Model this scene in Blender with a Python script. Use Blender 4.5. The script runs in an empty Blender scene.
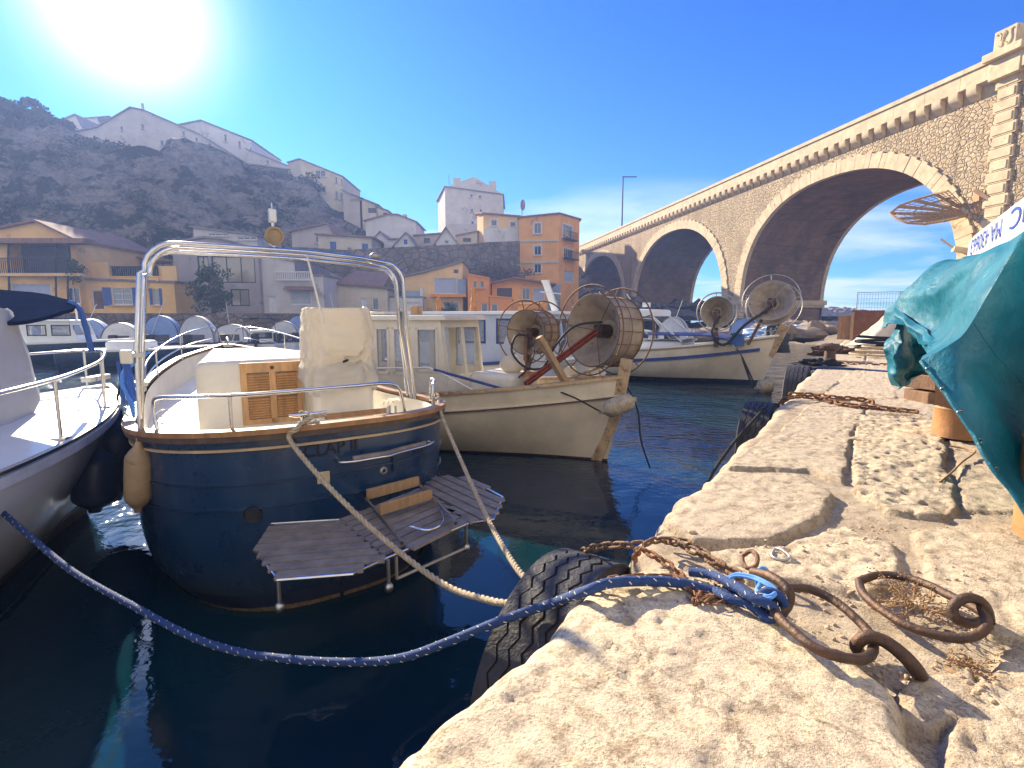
import bpy, bmesh, math, random
import numpy as np
from mathutils import Vector, Matrix, noise as mnoise
R = math.radians
random.seed(7); rng = np.random.default_rng(7)
SC = bpy.context.scene
COL = SC.collection
# ------------------------------------------------------------------ camera model
F = 520.0; PITCH = math.atan(66/520.0); CP, SP = math.cos(PITCH), math.sin(PITCH); EYE = 2.0
def ray(u, v):
    r = (u-512)/F; t = (384-v)/F
    return Vector((r, CP+t*SP, -SP+t*CP))
def onz(u, v, z=0.0):
    d = ray(u, v); return d*((z-EYE)/d.z)+Vector((0, 0, EYE))
def onY(u, v, Y):
    d = ray(u, v); return d*(Y/d.y)+Vector((0, 0, EYE))
def onpl(u, v, P, n):
    d = ray(u, v); c = Vector((0, 0, EYE)); return d*((Vector(P)-c).dot(n)/d.dot(n))+c
cam = bpy.data.cameras.new('camera'); camo = bpy.data.objects.new('camera', cam); COL.objects.link(camo)
camo.location = (0, 0, EYE); camo.rotation_euler = (R(90)-PITCH, 0, 0)
cam.sensor_width = 36; cam.lens = F/1024*36; cam.clip_end = 20000; cam.clip_start = 0.02
SC.camera = camo
# ------------------------------------------------------------------ helpers
def link(o, parent=None):
    COL.objects.link(o)
    if parent is not None: o.parent = parent
    return o
def tag(o, label=None, cat=None, group=None, kind=None):
    if label: o['label'] = label
    if cat: o['category'] = cat
    if group: o['group'] = group
    if kind: o['kind'] = kind
    return o
def thing(name, label, cat, loc=(0, 0, 0), rz=0.0, group=None):
    o = bpy.data.objects.new(name, None); link(o)
    o.empty_display_size = .1
    o.location = loc; o.rotation_euler = (0, 0, rz)
    return tag(o, label, cat, group)
def lmat(o):
    m = Matrix.LocRotScale(o.location, o.rotation_euler, o.scale)
    return m if o.parent is None else lmat(o.parent) @ m
class MB:
    def __init__(s): s.v = []; s.f = []; s.m = []; s.sm = True; s.ang = 35
    def add(s, vs, fs, mi=0, M=None):
        b = len(s.v)
        if M is not None: vs = [M @ Vector(p) for p in vs]
        s.v.extend([tuple(p) for p in vs])
        for f in fs: s.f.append(tuple(i+b for i in f)); s.m.append(mi)
        return s
    def box(s, c, d, mi=0, M=None, rz=0.0, tap=1.0):
        x, y, z = d[0]/2, d[1]/2, d[2]/2
        vs = []
        for zz, k in ((-z, 1.0), (z, tap)):
            for xx, yy in ((-x, -y), (x, -y), (x, y), (-x, y)): vs.append((xx*k, yy*k, zz))
        T = Matrix.Translation(Vector(c)) @ Matrix.Rotation(rz, 4, 'Z')
        if M is not None: T = M @ T
        return s.add(vs, [(0, 3, 2, 1), (4, 5, 6, 7), (0, 1, 5, 4), (1, 2, 6, 5), (2, 3, 7, 6), (3, 0, 4, 7)], mi, T)
    def beam(s, p, q, w, h, mi=0, up=(0, 0, 1), M=None):
        p = Vector(p); q = Vector(q); d = (q-p); L = d.length; d.normalize()
        x = d.cross(Vector(up)); 
        if x.length < 1e-4: x = d.cross(Vector((0, 1, 0)))
        x.normalize(); z = x.cross(d)
        vs = [p+x*(a*w/2)+z*(b*h/2) for a, b in ((-1, -1), (1, -1), (1, 1), (-1, 1))]+[q+x*(a*w/2)+z*(b*h/2) for a, b in ((-1, -1), (1, -1), (1, 1), (-1, 1))]
        return s.add(vs, [(0, 1, 2, 3), (4, 7, 6, 5), (0, 4, 5, 1), (1, 5, 6, 2), (2, 6, 7, 3), (3, 7, 4, 0)], mi, M)
    def tube(s, pts, r, n=8, mi=0, closed=False, M=None, caps=True):
        pts = [Vector(p) for p in pts]; N = len(pts)
        rs = r if isinstance(r, (list, tuple)) else [r]*N
        vs = []; fs = []; prev = None
        for i, p in enumerate(pts):
            a = pts[i-1] if (i > 0 or closed) else p
            b = pts[(i+1) % N] if (i < N-1 or closed) else p
            t = (b-a)
            if t.length < 1e-9: t = Vector((0, 0, 1))
            t.normalize()
            if prev is None:
                x = t.orthogonal().normalized()
            else:
                x = prev-t*prev.dot(t)
                x = x.normalized() if x.length > 1e-6 else t.orthogonal().normalized()
            prev = x; y = t.cross(x)
            for k in range(n):
                an = 2*math.pi*k/n
                vs.append(p+(x*math.cos(an)+y*math.sin(an))*rs[i])
        for i in range(N if closed else N-1):
            j = (i+1) % N
            for k in range(n):
                l = (k+1) % n
                fs.append((i*n+k, i*n+l, j*n+l, j*n+k))
        if not closed and caps:
            fs.append(tuple(range(n-1, -1, -1))); fs.append(tuple((N-1)*n+k for k in range(n)))
        return s.add(vs, fs, mi, M)
    def torus(s, R_, r, M=None, n=40, m=10, mi=0, sx=1, sy=1):
        return s.tube([(R_*sx*math.cos(2*math.pi*i/n), R_*sy*math.sin(2*math.pi*i/n), 0) for i in range(n)], r, m, mi, True, M)
    def lathe(s, prof, n=24, mi=0, M=None, a0=0, a1=2*math.pi):
        full = abs(a1-a0-2*math.pi) < 1e-6; K = n if full else n+1
        vs = [(r*math.cos(a0+(a1-a0)*k/n), r*math.sin(a0+(a1-a0)*k/n), z) for r, z in prof for k in range(K)]
        fs = []
        for i in range(len(prof)-1):
            for k in range(n):
                l = (k+1) % K
                fs.append((i*K+k, i*K+l, (i+1)*K+l, (i+1)*K+k))
        return s.add(vs, fs, mi, M)
    def ell(s, c, rad, n=16, m=10, mi=0, M=None):
        T = Matrix.Translation(Vector(c)) @ Matrix.Diagonal((rad[0], rad[1], rad[2], 1))
        if M is not None: T = M @ T
        return s.lathe([(max(1e-4, math.sin(math.pi*i/m)), -math.cos(math.pi*i/m)) for i in range(m+1)], n, mi, T)
    def prism(s, poly, h0, h1, mi=0, M=None):
        n = len(poly); vs = [(x, y, h0) for x, y in poly]+[(x, y, h1) for x, y in poly]
        fs = [tuple(range(n-1, -1, -1)), tuple(range(n, 2*n))]+[(i, (i+1) % n, n+(i+1) % n, n+i) for i in range(n)]
        return s.add(vs, fs, mi, M)
    def grid(s, P, mi=0, M=None, closed_u=False):
        nu, nv = len(P), len(P[0]); vs = [p for row in P for p in row]; fs = []
        for i in range(nu if closed_u else nu-1):
            j = (i+1) % nu
            for k in range(nv-1): fs.append((i*nv+k, j*nv+k, j*nv+k+1, i*nv+k+1))
        return s.add(vs, fs, mi, M)
    def sheet(s, P, th, mi=0):       # grid with thickness
        nu, nv = len(P), len(P[0]); V = [[Vector(p) for p in row] for row in P]; Q = []
        for i in range(nu):
            row = []
            for k in range(nv):
                a = V[min(i+1, nu-1)][k]-V[max(i-1, 0)][k]; b = V[i][min(k+1, nv-1)]-V[i][max(k-1, 0)]
                n = a.cross(b)
                if n.length > 1e-9: n.normalize()
                row.append(V[i][k]-n*th)
            Q.append(row)
        b = len(s.v); N = nu*nv
        vs = [p for r in V for p in r]+[p for r in Q for p in r]; fs = []
        for i in range(nu-1):
            for k in range(nv-1):
                a0, a1, a2, a3 = i*nv+k, (i+1)*nv+k, (i+1)*nv+k+1, i*nv+k+1
                fs.append((a0, a1, a2, a3)); fs.append((a3+N, a2+N, a1+N, a0+N))
        for i in range(nu-1):
            for k in (0, nv-1):
                fs.append((i*nv+k, (i+1)*nv+k, (i+1)*nv+k+N, i*nv+k+N))
        for k in range(nv-1):
            for i in (0, nu-1):
                fs.append((i*nv+k, i*nv+k+1, i*nv+k+1+N, i*nv+k+N))
        return s.add(vs, fs, mi)
    def mesh(s, name, mats, fixn=True):
        me = bpy.data.meshes.new(name)
        me.from_pydata(s.v, [], s.f)
        if not isinstance(mats, (list, tuple)): mats = [mats]
        for m in mats: me.materials.append(m)
        me.polygons.foreach_set('material_index', s.m)
        me.validate()
        if fixn:
            bm = bmesh.new(); bm.from_mesh(me); bmesh.ops.recalc_face_normals(bm, faces=bm.faces); bm.to_mesh(me); bm.free()
        if s.sm:
            me.polygons.foreach_set('use_smooth', [True]*len(me.polygons))
            me.set_sharp_from_angle(angle=R(s.ang))
        me.update()
        return me
    def build(s, name, mats, parent=None, world=False, fixn=True):
        if world and parent is not None:
            I = lmat(parent).inverted(); s.v = [tuple(I @ Vector(p)) for p in s.v]
        o = bpy.data.objects.new(name, s.mesh(name, mats, fixn))
        return link(o, parent)
def bevel(o, w, seg=2):
    m = o.modifiers.new('bevel', 'BEVEL'); m.width = w; m.segments = seg; m.limit_method = 'ANGLE'; m.angle_limit = R(40)
    return o
def copy_tree(o, parent=None):
    c = o.copy(); COL.objects.link(c); c.parent = parent
    for ch in [x for x in bpy.data.objects if x.parent == o]: copy_tree(ch, c)
    return c
def spline(pts, n=8):
    P = [Vector(p) for p in pts]; out = []
    for i in range(len(P)-1):
        p0 = P[max(i-1, 0)]; p1 = P[i]; p2 = P[i+1]; p3 = P[min(i+2, len(P)-1)]
        for k in range(n):
            t = k/n
            out.append(0.5*((2*p1)+(p2-p0)*t+(2*p0-5*p1+4*p2-p3)*t*t+(3*p1-p0-3*p2+p3)*t**3))
    out.append(P[-1]); return out
def lerp(a, b, t): return a+(b-a)*t
def smooth(t): t = max(0., min(1., t)); return t*t*(3-2*t)
def fn(x, y, z=0): return mnoise.fractal(Vector((x, y, z)), 1.0, 2.0, 4)
# ------------------------------------------------------------------ materials
def nodes(name):
    m = bpy.data.materials.new(name); m.use_nodes = True; nt = m.node_tree; nt.nodes.clear()
    out = nt.nodes.new('ShaderNodeOutputMaterial'); b = nt.nodes.new('ShaderNodeBsdfPrincipled')
    nt.links.new(b.outputs[0], out.inputs[0]); return m, nt, b
class NT:
    def __init__(s, nt): s.nt = nt
    def __call__(s, typ, props=None, **ins):
        n = s.nt.nodes.new('ShaderNode'+typ)
        for k, v in (props or {}).items(): setattr(n, k, v)
        for k, v in ins.items():
            key = int(k[1:]) if k[0] == 'i' and k[1:].isdigit() else k.replace('_', ' ')
            if isinstance(v, bpy.types.NodeSocket): s.nt.links.new(v, n.inputs[key])
            else: n.inputs[key].default_value = v
        return n
    def ramp(s, fac, stops):
        n = s.nt.nodes.new('ShaderNodeValToRGB'); s.nt.links.new(fac, n.inputs[0])
        e = n.color_ramp.elements
        while len(e) < len(stops): e.new(0.5)
        for el, (p, c) in zip(e, stops):
            el.position = p; el.color = (*c, 1) if hasattr(c, '__len__') else (c, c, c, 1)
        return n.outputs[0]
    def mix(s, fac, a, b, mode='MIX'):
        n = s.nt.nodes.new('ShaderNodeMix'); n.data_type = 'RGBA'; n.blend_type = mode
        for sock, v in ((n.inputs[0], fac), (n.inputs[6], a), (n.inputs[7], b)):
            if isinstance(v, bpy.types.NodeSocket): s.nt.links.new(v, sock)
            elif sock == n.inputs[0]: sock.default_value = v
            else: sock.default_value = (*v, 1)
        return n.outputs[2]
def mat(name, col, rough=.6, metal=0., var=.25, scale=6., bump=.0, bscale=40., col2=None, spots=None, coat=0., spec=.5, stretch=None, c2lo=.35, c2hi=.7):
    m, nt, b = nodes(name); N = NT(nt)
    tc = N('TexCoord'); v = tc.outputs['Object']
    if stretch: v = N('Mapping', Vector=v, Scale=stretch).outputs[0]
    n1 = N('TexNoise', Vector=v, Scale=scale, Detail=8., Roughness=.65)
    c2 = col2 or tuple(max(0, c*(1-var)) for c in col)
    c1 = col if col2 else tuple(min(1, c*(1+var*.5)) for c in col)
    c = N.mix(N.ramp(n1.outputs[0], [(c2lo, 0.), (c2hi, 1.)]), c1, c2)
    if spots:
        n2 = N('TexNoise', Vector=v, Scale=spots[1], Detail=6., Roughness=.7)
        c = N.mix(N.ramp(n2.outputs[0], [(spots[2], 0.), (spots[2]+.06, 1.)]), c, spots[0])
    nt.links.new(c, b.inputs['Base Color'])
    b.inputs['Roughness'].default_value = rough; b.inputs['Metallic'].default_value = metal
    b.inputs['Coat Weight'].default_value = coat; b.inputs['Coat Roughness'].default_value = .08
    b.inputs['Specular IOR Level'].default_value = spec
    if bump:
        n3 = N('TexNoise', Vector=v, Scale=bscale, Detail=8., Roughness=.6)
        bp = N('Bump', Strength=min(1, bump), Distance=.02*max(1, bump), Height=n3.outputs[0])
        nt.links.new(bp.outputs[0], b.inputs['Normal'])
    return m
M = {}
M['steel'] = mat('stainless_steel', (.62, .62, .62), .22, 1., .1, 20)
M['chrome_dull'] = mat('dull_steel', (.5, .5, .5), .38, 1., .2, 20)
M['gel_white'] = mat('white_gelcoat', (.78, .78, .75), .3, 0, .08, 3, coat=.3)
M['gel_cream'] = mat('cream_gelcoat', (.80, .73, .58), .35, 0, .1, 3, coat=.2)
M['navy'] = mat('navy_hull_paint', (.009, .035, .095), .25, 0, .3, 2.5, coat=.3, spots=((.016, .035, .07), 1.6, .58), stretch=(1, 1, .5))
M['antifoul'] = mat('antifoul_paint', (.012, .022, .06), .6, 0, .4, 5, bump=.3)
M['weed'] = mat('waterline_growth', (.20, .14, .08), .9, 0, .6, 30, bump=1., bscale=60)
M['teak'] = mat('weathered_teak', (.20, .16, .125), .75, 0, .35, 8, bump=.3, bscale=60, stretch=(1, 6, 6))
M['teak_dark'] = mat('grey_teak_slats', (.27, .225, .19), .75, 0, .35, 10, bump=.3, bscale=60)
M['teak_red'] = mat('varnished_wood', (.36, .18, .07), .45, 0, .4, 14, bump=.25, bscale=50, stretch=(1, 1, .25))
M['wood'] = mat('bare_wood', (.42, .26, .13), .75, 0, .35, 9, bump=.3, bscale=40, stretch=(2, 2, .3))
M['canvas'] = mat('cream_canvas', (.70, .66, .57), .8, 0, .07, 5, bump=.25, bscale=14)
M['canvas_grey'] = mat('grey_canvas', (.55, .54, .54), .8, 0, .1, 3, bump=.2, bscale=8)
M['canvas_navy'] = mat('navy_canvas', (.015, .025, .06), 1., 0, .2, 4, spec=.0)
M['canvas_blue'] = mat('blue_canvas', (.06, .14, .38), .8, 0, .2, 4)
M['rubber'] = mat('black_rubber', (.022, .022, .026), .7, 0, .3, 20, bump=.2)
M['tyre'] = mat('old_tyre_rubber', (.035, .035, .042), .65, 0, .4, 9, bump=.5, bscale=60, spots=((.16, .15, .13), 7, .64))
M['rope_nat'] = mat('natural_rope', (.50, .40, .26), .9, 0, .35, 30, bump=.4, bscale=90)
M['rope_blue'] = mat('blue_rope', (.018, .055, .18), .8, 0, .25, 60, bump=.4, bscale=120)
M['rope_fleck'] = mat('rope_fleck', (.75, .68, .5), .8, 0, .1, 30)
M['rope_light'] = mat('light_blue_rope', (.12, .33, .75), .8, 0, .2, 40)
M['rope_black'] = mat('black_rope', (.015, .016, .02), .8)
M['rust'] = mat('rusted_iron', (.13, .07, .04), .55, .45, .5, 14, bump=.35, bscale=60, col2=(.05, .038, .034))
M['rust_light'] = mat('rusted_steel_chain', (.26, .16, .10), .7, .35, .5, 25, bump=.6, bscale=90, col2=(.12, .065, .035))
M['rust_red'] = mat('red_primer_rust', (.24, .045, .02), .6, 0, .5, 16, bump=.4, spots=((.1, .03, .015), 12, .6))
M['galv'] = mat('galvanised', (.45, .43, .40), .5, .7, .3, 12)
M['fender_beige'] = mat('beige_fender_vinyl', (.36, .25, .14), .45, 0, .3, 6, spots=((.2, .14, .08), 9, .63))
M['fender_blue'] = mat('navy_fender_vinyl', (.015, .03, .085), .4, 0, .2, 6)
M['pvc_orange'] = mat('orange_buoy', (.45, .2, .07), .6, 0, .3, 12)
M['foam'] = mat('old_float', (.46, .38, .26), .8, 0, .4, 14, bump=.8, bscale=50, spots=((.2, .13, .07), 16, .6))
M['blue_paint'] = mat('blue_trim_paint', (.02, .05, .22), .45, 0, .3, 6)
M['cream_hull'] = mat('cream_hull_paint', (.72, .62, .47), .5, 0, .18, 2.2, spots=((.42, .27, .14), 5, .66), bump=.15, bscale=5)
M['cream_rust'] = mat('rust_streaked_cream', (.52, .36, .2), .6, 0, .4, 6, spots=((.3, .12, .05), 12, .56), bump=.3, bscale=40)
M['white_paint'] = mat('white_paint', (.72, .71, .66), .5, 0, .14, 4, spots=((.5, .38, .24), 8, .68))
M['cabin_blue'] = mat('pale_blue_cabin_paint', (.50, .55, .64), .45, 0, .12, 3)
def sheer_light(m, k, col):
    nt = m.node_tree; b = [n for n in nt.nodes if n.type == 'BSDF_PRINCIPLED'][0]; out = [n for n in nt.nodes if n.type == 'OUTPUT_MATERIAL'][0]
    t = nt.nodes.new('ShaderNodeBsdfTranslucent'); t.inputs[0].default_value = (*col, 1); mx = nt.nodes.new('ShaderNodeMixShader'); mx.inputs[0].default_value = k
    nt.links.new(b.outputs[0], mx.inputs[1]); nt.links.new(t.outputs[0], mx.inputs[2]); nt.links.new(mx.outputs[0], out.inputs[0])
sheer_light(M['canvas'], .35, (.80, .72, .58)); sheer_light(M['canvas_grey'], .2, (.6, .6, .6))
M['glass_dark'] = None
def glassmat(name, col, rough=.05):
    m, nt, b = nodes(name); b.inputs['Base Color'].default_value = (*col, 1); b.inputs['Roughness'].default_value = rough
    b.inputs['Specular IOR Level'].default_value = .9; b.inputs['Coat Weight'].default_value = .6; b.inputs['Coat Roughness'].default_value = .02
    return m
M['glass_dark'] = glassmat('window_glass', (.03, .045, .07))
M['glass_pale'] = glassmat('pale_window_glass', (.20, .23, .28), .1)
def clearglass():
    m, nt, b = nodes('clear_glass'); b.inputs['Base Color'].default_value = (.9, .95, 1, 1); b.inputs['Roughness'].default_value = .02
    tr = nt.nodes.new('ShaderNodeBsdfTransparent'); mx = nt.nodes.new('ShaderNodeMixShader'); mx.inputs[0].default_value = .28
    b.inputs['Base Color'].default_value = (.35, .4, .5, 1); b.inputs['Specular IOR Level'].default_value = 1
    out = [n for n in nt.nodes if n.type == 'OUTPUT_MATERIAL'][0]
    nt.links.new(tr.outputs[0], mx.inputs[1]); nt.links.new(b.outputs[0], mx.inputs[2]); nt.links.new(mx.outputs[0], out.inputs[0])
    return m
M['glass'] = clearglass()
# ------------------------------------------------------------------ sky, sun
SUN_AZ, SUN_EL = -34.5, 24.5
SUN_ST, SKY_ST, EXPO = 5.0, .064, 1.5
sundir = Vector((math.sin(R(SUN_AZ))*math.cos(R(SUN_EL)), math.cos(R(SUN_AZ))*math.cos(R(SUN_EL)), math.sin(R(SUN_EL))))
w = bpy.data.worlds.new('World'); SC.world = w; w.use_nodes = True
nt = w.node_tree; nt.nodes.clear(); N = NT(nt)
sky = N('TexSky', dict(sky_type='NISHITA', sun_disc=False)); sky.sun_elevation = R(SUN_EL); sky.sun_rotation = R(SUN_AZ)
sky.altitude = 0; sky.air_density = 1.0; sky.dust_density = .1; sky.ozone_density = 3.0
hs0 = N('HueSaturation', Hue=.5, Saturation=1.15, Value=1.0, Fac=1.0, Color=sky.outputs[0])
tc = N('TexCoord'); dirv = tc.outputs['Generated']
sep = N('SeparateXYZ', Vector=dirv)
tint = N.ramp(sep.outputs[2], [(0., (.42, .78, 1.15)), (.12, (.26, .70, 1.2)), (.35, (.13, .62, 1.3)), (.7, (.05, .50, 1.3))])
class _O: pass
hs = _O(); hs.outputs = [N.mix(1.0, hs0.outputs[0], tint, 'MULTIPLY')]
# thin low cloud bank seen through the arches
dv = N('VectorMath', dict(operation='DIVIDE'), i0=dirv)
cz = N('Math', dict(operation='ADD'), i0=sep.outputs[2], i1=.08)
comb = N('CombineXYZ', X=cz.outputs[0], Y=cz.outputs[0], Z=cz.outputs[0]); nt.links.new(comb.outputs[0], dv.inputs[1])
mp = N('Mapping', Vector=dv.outputs[0], Scale=(.42, .62, .5), Location=(5.3, 2.1, 0))
cn = N('TexNoise', Vector=mp.outputs[0], Scale=1.05, Detail=9., Roughness=.55, Distortion=.4)
cmask = N.ramp(cn.outputs[0], [(.40, 0.), (.58, 1.)])
hm = N.ramp(sep.outputs[2], [(0.0, .75), (.06, 1.), (.17, .9), (.25, 0.)])
cm = N('Math', dict(operation='MULTIPLY'), i0=cmask, i1=hm)
cm2 = N('Math', dict(operation='MULTIPLY'), i0=cm.outputs[0], i1=.85)
c0_ = N.mix(cm2.outputs[0], hs.outputs[0], (6.0, 6.9, 8.4))
# unseen warm cloud bank behind the camera, added to brighten what faces it
bk = N('Math', dict(operation='ADD'), i0=N('Math', dict(operation='MULTIPLY'), i0=sep.outputs[1], i1=-1.).outputs[0], i1=N('Math', dict(operation='MULTIPLY'), i0=cn.outputs[0], i1=.35).outputs[0])
c1 = N.mix(N.ramp(bk.outputs[0], [(.25, 0.), (.75, .85)]), c0_, (6.6, 6.1, 5.4))
# bright aureole of the air round the sun
dot = N('VectorMath', dict(operation='DOT_PRODUCT'), i0=dirv, i1=tuple(sundir))
dm = N('Math', dict(operation='MAXIMUM'), i0=dot.outputs['Value'], i1=0.)
pw1 = N('Math', dict(operation='POWER'), i0=dm.outputs[0], i1=14.)
pw2 = N('Math', dict(operation='POWER'), i0=dm.outputs[0], i1=260.)
a1 = N.mix(1.0, (1.0, 2.1, 2.6), (0, 0, 0), 'ADD')
m1 = N('VectorMath', dict(operation='SCALE'), i0=(.25, .9, 1.2)); nt.links.new(pw1.outputs[0], m1.inputs['Scale'])
m2 = N('VectorMath', dict(operation='SCALE'), i0=(14., 12., 9.)); nt.links.new(pw2.outputs[0], m2.inputs['Scale'])
s1 = N('VectorMath', dict(operation='ADD'), i0=c1, i1=m1.outputs[0])
s2 = N('VectorMath', dict(operation='ADD'), i0=s1.outputs[0], i1=m2.outputs[0])
bg = N('Background', Color=s2.outputs[0], Strength=SKY_ST)
wo = N('OutputWorld', Surface=bg.outputs[0])
sl = bpy.data.lights.new('sun', 'SUN'); sl.energy = SUN_ST; sl.angle = R(.5); sl.color = (1, .85, .62)
so = bpy.data.objects.new('sun', sl); link(so); so.rotation_euler = (-sundir).to_track_quat('-Z', 'Y').to_euler()
SC.view_settings.view_transform = 'Standard'; SC.view_settings.look = 'None'; SC.view_settings.exposure = EXPO; SC.view_settings.gamma = 1
SC.render.engine = 'CYCLES'; SC.cycles.use_denoising = True; SC.cycles.max_bounces = 7; SC.cycles.transparent_max_bounces = 12
SC.cycles.caustics_reflective = False; SC.cycles.caustics_refractive = False; SC.cycles.volume_step_rate = 4; SC.cycles.sample_clamp_indirect = 6
# ------------------------------------------------------------------ quay edge frame
ED = Vector((.5605, .8282, 0)).normalized(); EN = Vector((ED.y, -ED.x, 0)); E0 = Vector((.26, 1.64, 0)); QZ = 1.1
def ab(a, b, z=QZ): p = E0+ED*a+EN*b; return Vector((p.x, p.y, z))
def toab(p): d = Vector((p[0], p[1], 0))-E0; return d.dot(ED), d.dot(EN)
def qpx(u, v): return toab(onz(u, v, QZ))
def vnoise(x, y, seed=0):
    xi = np.floor(x).astype(np.int64); yi = np.floor(y).astype(np.int64); fx = x-xi; fy = y-yi
    def h(a, b):
        n = (a*374761393+b*668265263+seed*1442695041) & 0x7fffffff
        n = ((n ^ (n >> 13))*1274126177) & 0x7fffffff
        return ((n ^ (n >> 16)) & 0xffff)/65535.0
    sx = fx*fx*(3-2*fx); sy = fy*fy*(3-2*fy)
    return (h(xi, yi)*(1-sx)+h(xi+1, yi)*sx)*(1-sy)+(h(xi, yi+1)*(1-sx)+h(xi+1, yi+1)*sx)*sy
def fbm(x, y, o=5, seed=0, g=.5):
    r = 0*x; a = 1.; t = 0.
    for i in range(o): r = r+a*(vnoise(x*2**i, y*2**i, seed+i)-.5); t += a; a *= g
    return r/t*2
def pdist(A, B, poly):           # signed distance (positive inside)
    P = np.array(poly); n = len(P); d = np.full(A.shape, 1e9); ins = np.zeros(A.shape, bool)
    for i in range(n):
        x0, y0 = P[i]; x1, y1 = P[(i+1) % n]; ex, ey = x1-x0, y1-y0
        t = np.clip(((A-x0)*ex+(B-y0)*ey)/(ex*ex+ey*ey+1e-12), 0, 1)
        d = np.minimum(d, np.hypot(A-(x0+t*ex), B-(y0+t*ey)))
        c = ((y0 > B) != (y1 > B)) & (A < (x1-x0)*(B-y0)/(y1-y0+1e-12)+x0)
        ins ^= c
    return np.where(ins, d, -d)
def axis_pts(segs):
    out = []
    for a, b, st in segs: out += list(np.arange(a, b, st))
    out.append(segs[-1][1]); return np.array(out)
# stones: polygon in edge coordinates, height, corner radius, roughness (pits), tone
ST = []
def stone(px, h, r, pit, tone): ST.append(([qpx(*p) for p in px], h, r, pit, tone))
near = [(-3.2, -.02), (-.12, -.02)]+[qpx(*p) for p in [(612, 588), (668, 578), (722, 602), (765, 616), (812, 650), (866, 688), (903, 720), (908, 768)]]+[(-1.3, 1.6), (-3.2, 2.2)]
ST.append((near, .078, .06, .5, .0))
stone([(663, 527), (676, 505), (716, 474), (800, 478), (838, 500), (826, 522), (770, 545), (700, 548)], .03, .02, .35, .4)
stone([(722, 470), (779, 432), (812, 405), (868, 404), (852, 440), (846, 487), (806, 473)], .028, .012, .4, .3)
stone([(858, 418), (938, 420), (956, 512), (940, 522), (884, 515), (850, 492), (852, 440)], .032, .02, 1.2, .1)
stone([(706, 556), (782, 548), (842, 528), (896, 548), (905, 590), (862, 600), (800, 588), (746, 585)], .02, .03, 1.0, .15)
stone([(818, 402), (862, 362), (900, 362), (896, 402)], .035, .03, .4, .25)
stone([(866, 358), (892, 340), (915, 342), (903, 360)], .035, .03, .4, .25)
stone([(912, 530), (1060, 525), (1100, 640), (990, 640), (925, 590)], .02, .02, .5, .3)
stone([(946, 420), (1024, 430), (1150, 520), (965, 512)], .015, .02, .5, .3)
stone([(893, 700), (978, 672), (972, 712), (930, 742), (896, 728)], .028, .012, .5, .35)
stone([(940, 750), (1000, 655), (1100, 670), (1200, 768), (1000, 900), (930, 860)], .03, .02, .6, .3)
Ag = axis_pts([(-3.2, -2.0, .06), (-2.0, -1.4, .02), (-1.4, 1.6, .010), (1.6, 3.0, .014), (3.0, 4.5, .025), (4.5, 7, .05), (7, 14, .12), (14, 60, 1.0)])
Bg = axis_pts([(0, 1.5, .010), (1.5, 2.6, .018), (2.6, 5, .06), (5, 14, .4)])
A, B = np.meshgrid(Ag, Bg, indexing='ij')
def quay_height(A, B):
    wob = .035*fbm(A*5, B*5, 4, 3)
    z = .010*fbm(A*1.5, B*1.5, 5, 11)+.006*fbm(A*9, B*9, 4, 5)+.004*fbm(A*26, B*26, 3, 6)
    dirt = np.full(A.shape, .55)+.5*fbm(A*6, B*6, 4, 9); tone = .5+0*A
    # more blocks further along, regular courses
    cell = np.floor((A-4.2)/1.35); ca = (A-4.2)/1.35-cell
    far = (A > 4.3)
    row = (B > .75).astype(float)
    off = np.sin(cell*12.9898+row*4.1)*43758.5; off = off-np.floor(off)
    dj = np.minimum(np.minimum(ca, 1-ca)*1.35, np.minimum(np.abs(B-.75), B+.2))+wob*.6
    z = np.where(far, z+(.015+.035*off)*np.clip(dj/.035, 0, 1)**.5, z)
    dirt = np.where(far, np.clip(1-dj/.05, 0, 1)*.8+.3*fbm(A*4, B*4, 3, 2), dirt)
    for k, (poly, h, r, pit, tn) in enumerate(ST):
        d = pdist(A, B, poly)+wob*(.9 if k else .5)
        t = np.clip(d/r, 0, 1); prof = np.sqrt(np.clip(1-(1-t)**2, 0, 1))
        p1 = vnoise(A*38+k*7, B*38, 21+k); p2 = vnoise(A*17, B*17, 31+k)
        pits = -.008*np.clip((p1-.72)/.2, 0, 1)*np.clip((fbm(A*3, B*3, 3, 8)+.35), 0, 1)-.012*pit*np.clip((p2-.74)/.16, 0, 1)
        rough = pit*(.011*fbm(A*14, B*14, 5, 41+k)+.004*fbm(A*50, B*50, 3, 42+k))
        top = h+.007*fbm(A*2.2+k*5, B*2.2, 4, 17)+pits+rough+.0035*fbm(A*22, B*22, 4, 61+k)
        z = np.where(d > 0, np.maximum(z*(1-prof)+top*prof, -1), z)
        dirt = np.where(d > 0, np.clip(.9-d/.05, 0, 1)*.9+np.clip(-pits*60, 0, .8)+.1, dirt)
        tone = np.where(d > 0, tn, tone)
    # ground between stones sinks a little at the joints, broken inner edge of the near block
    return z, np.clip(dirt, 0, 1), tone
Z, Dt, Tn = quay_height(A, B)
def qh(a, b):
    z, _, _ = quay_height(np.array([[a]]), np.array([[b]])); return QZ+float(z[0, 0])
rnd = np.clip(B/.11, 0, 1); edge_wob = .05*fbm(A*2.3, B*0, 4, 77)+.02*fbm(A*9, B*0, 3, 78)
Zr = Z-(1-np.sqrt(1-(1-rnd)**2))*.10
Bs = B+edge_wob*np.clip(1-B/.4, 0, 1)
blk2 = np.clip((A-.05)/.12, 0, 1)*0
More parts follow.
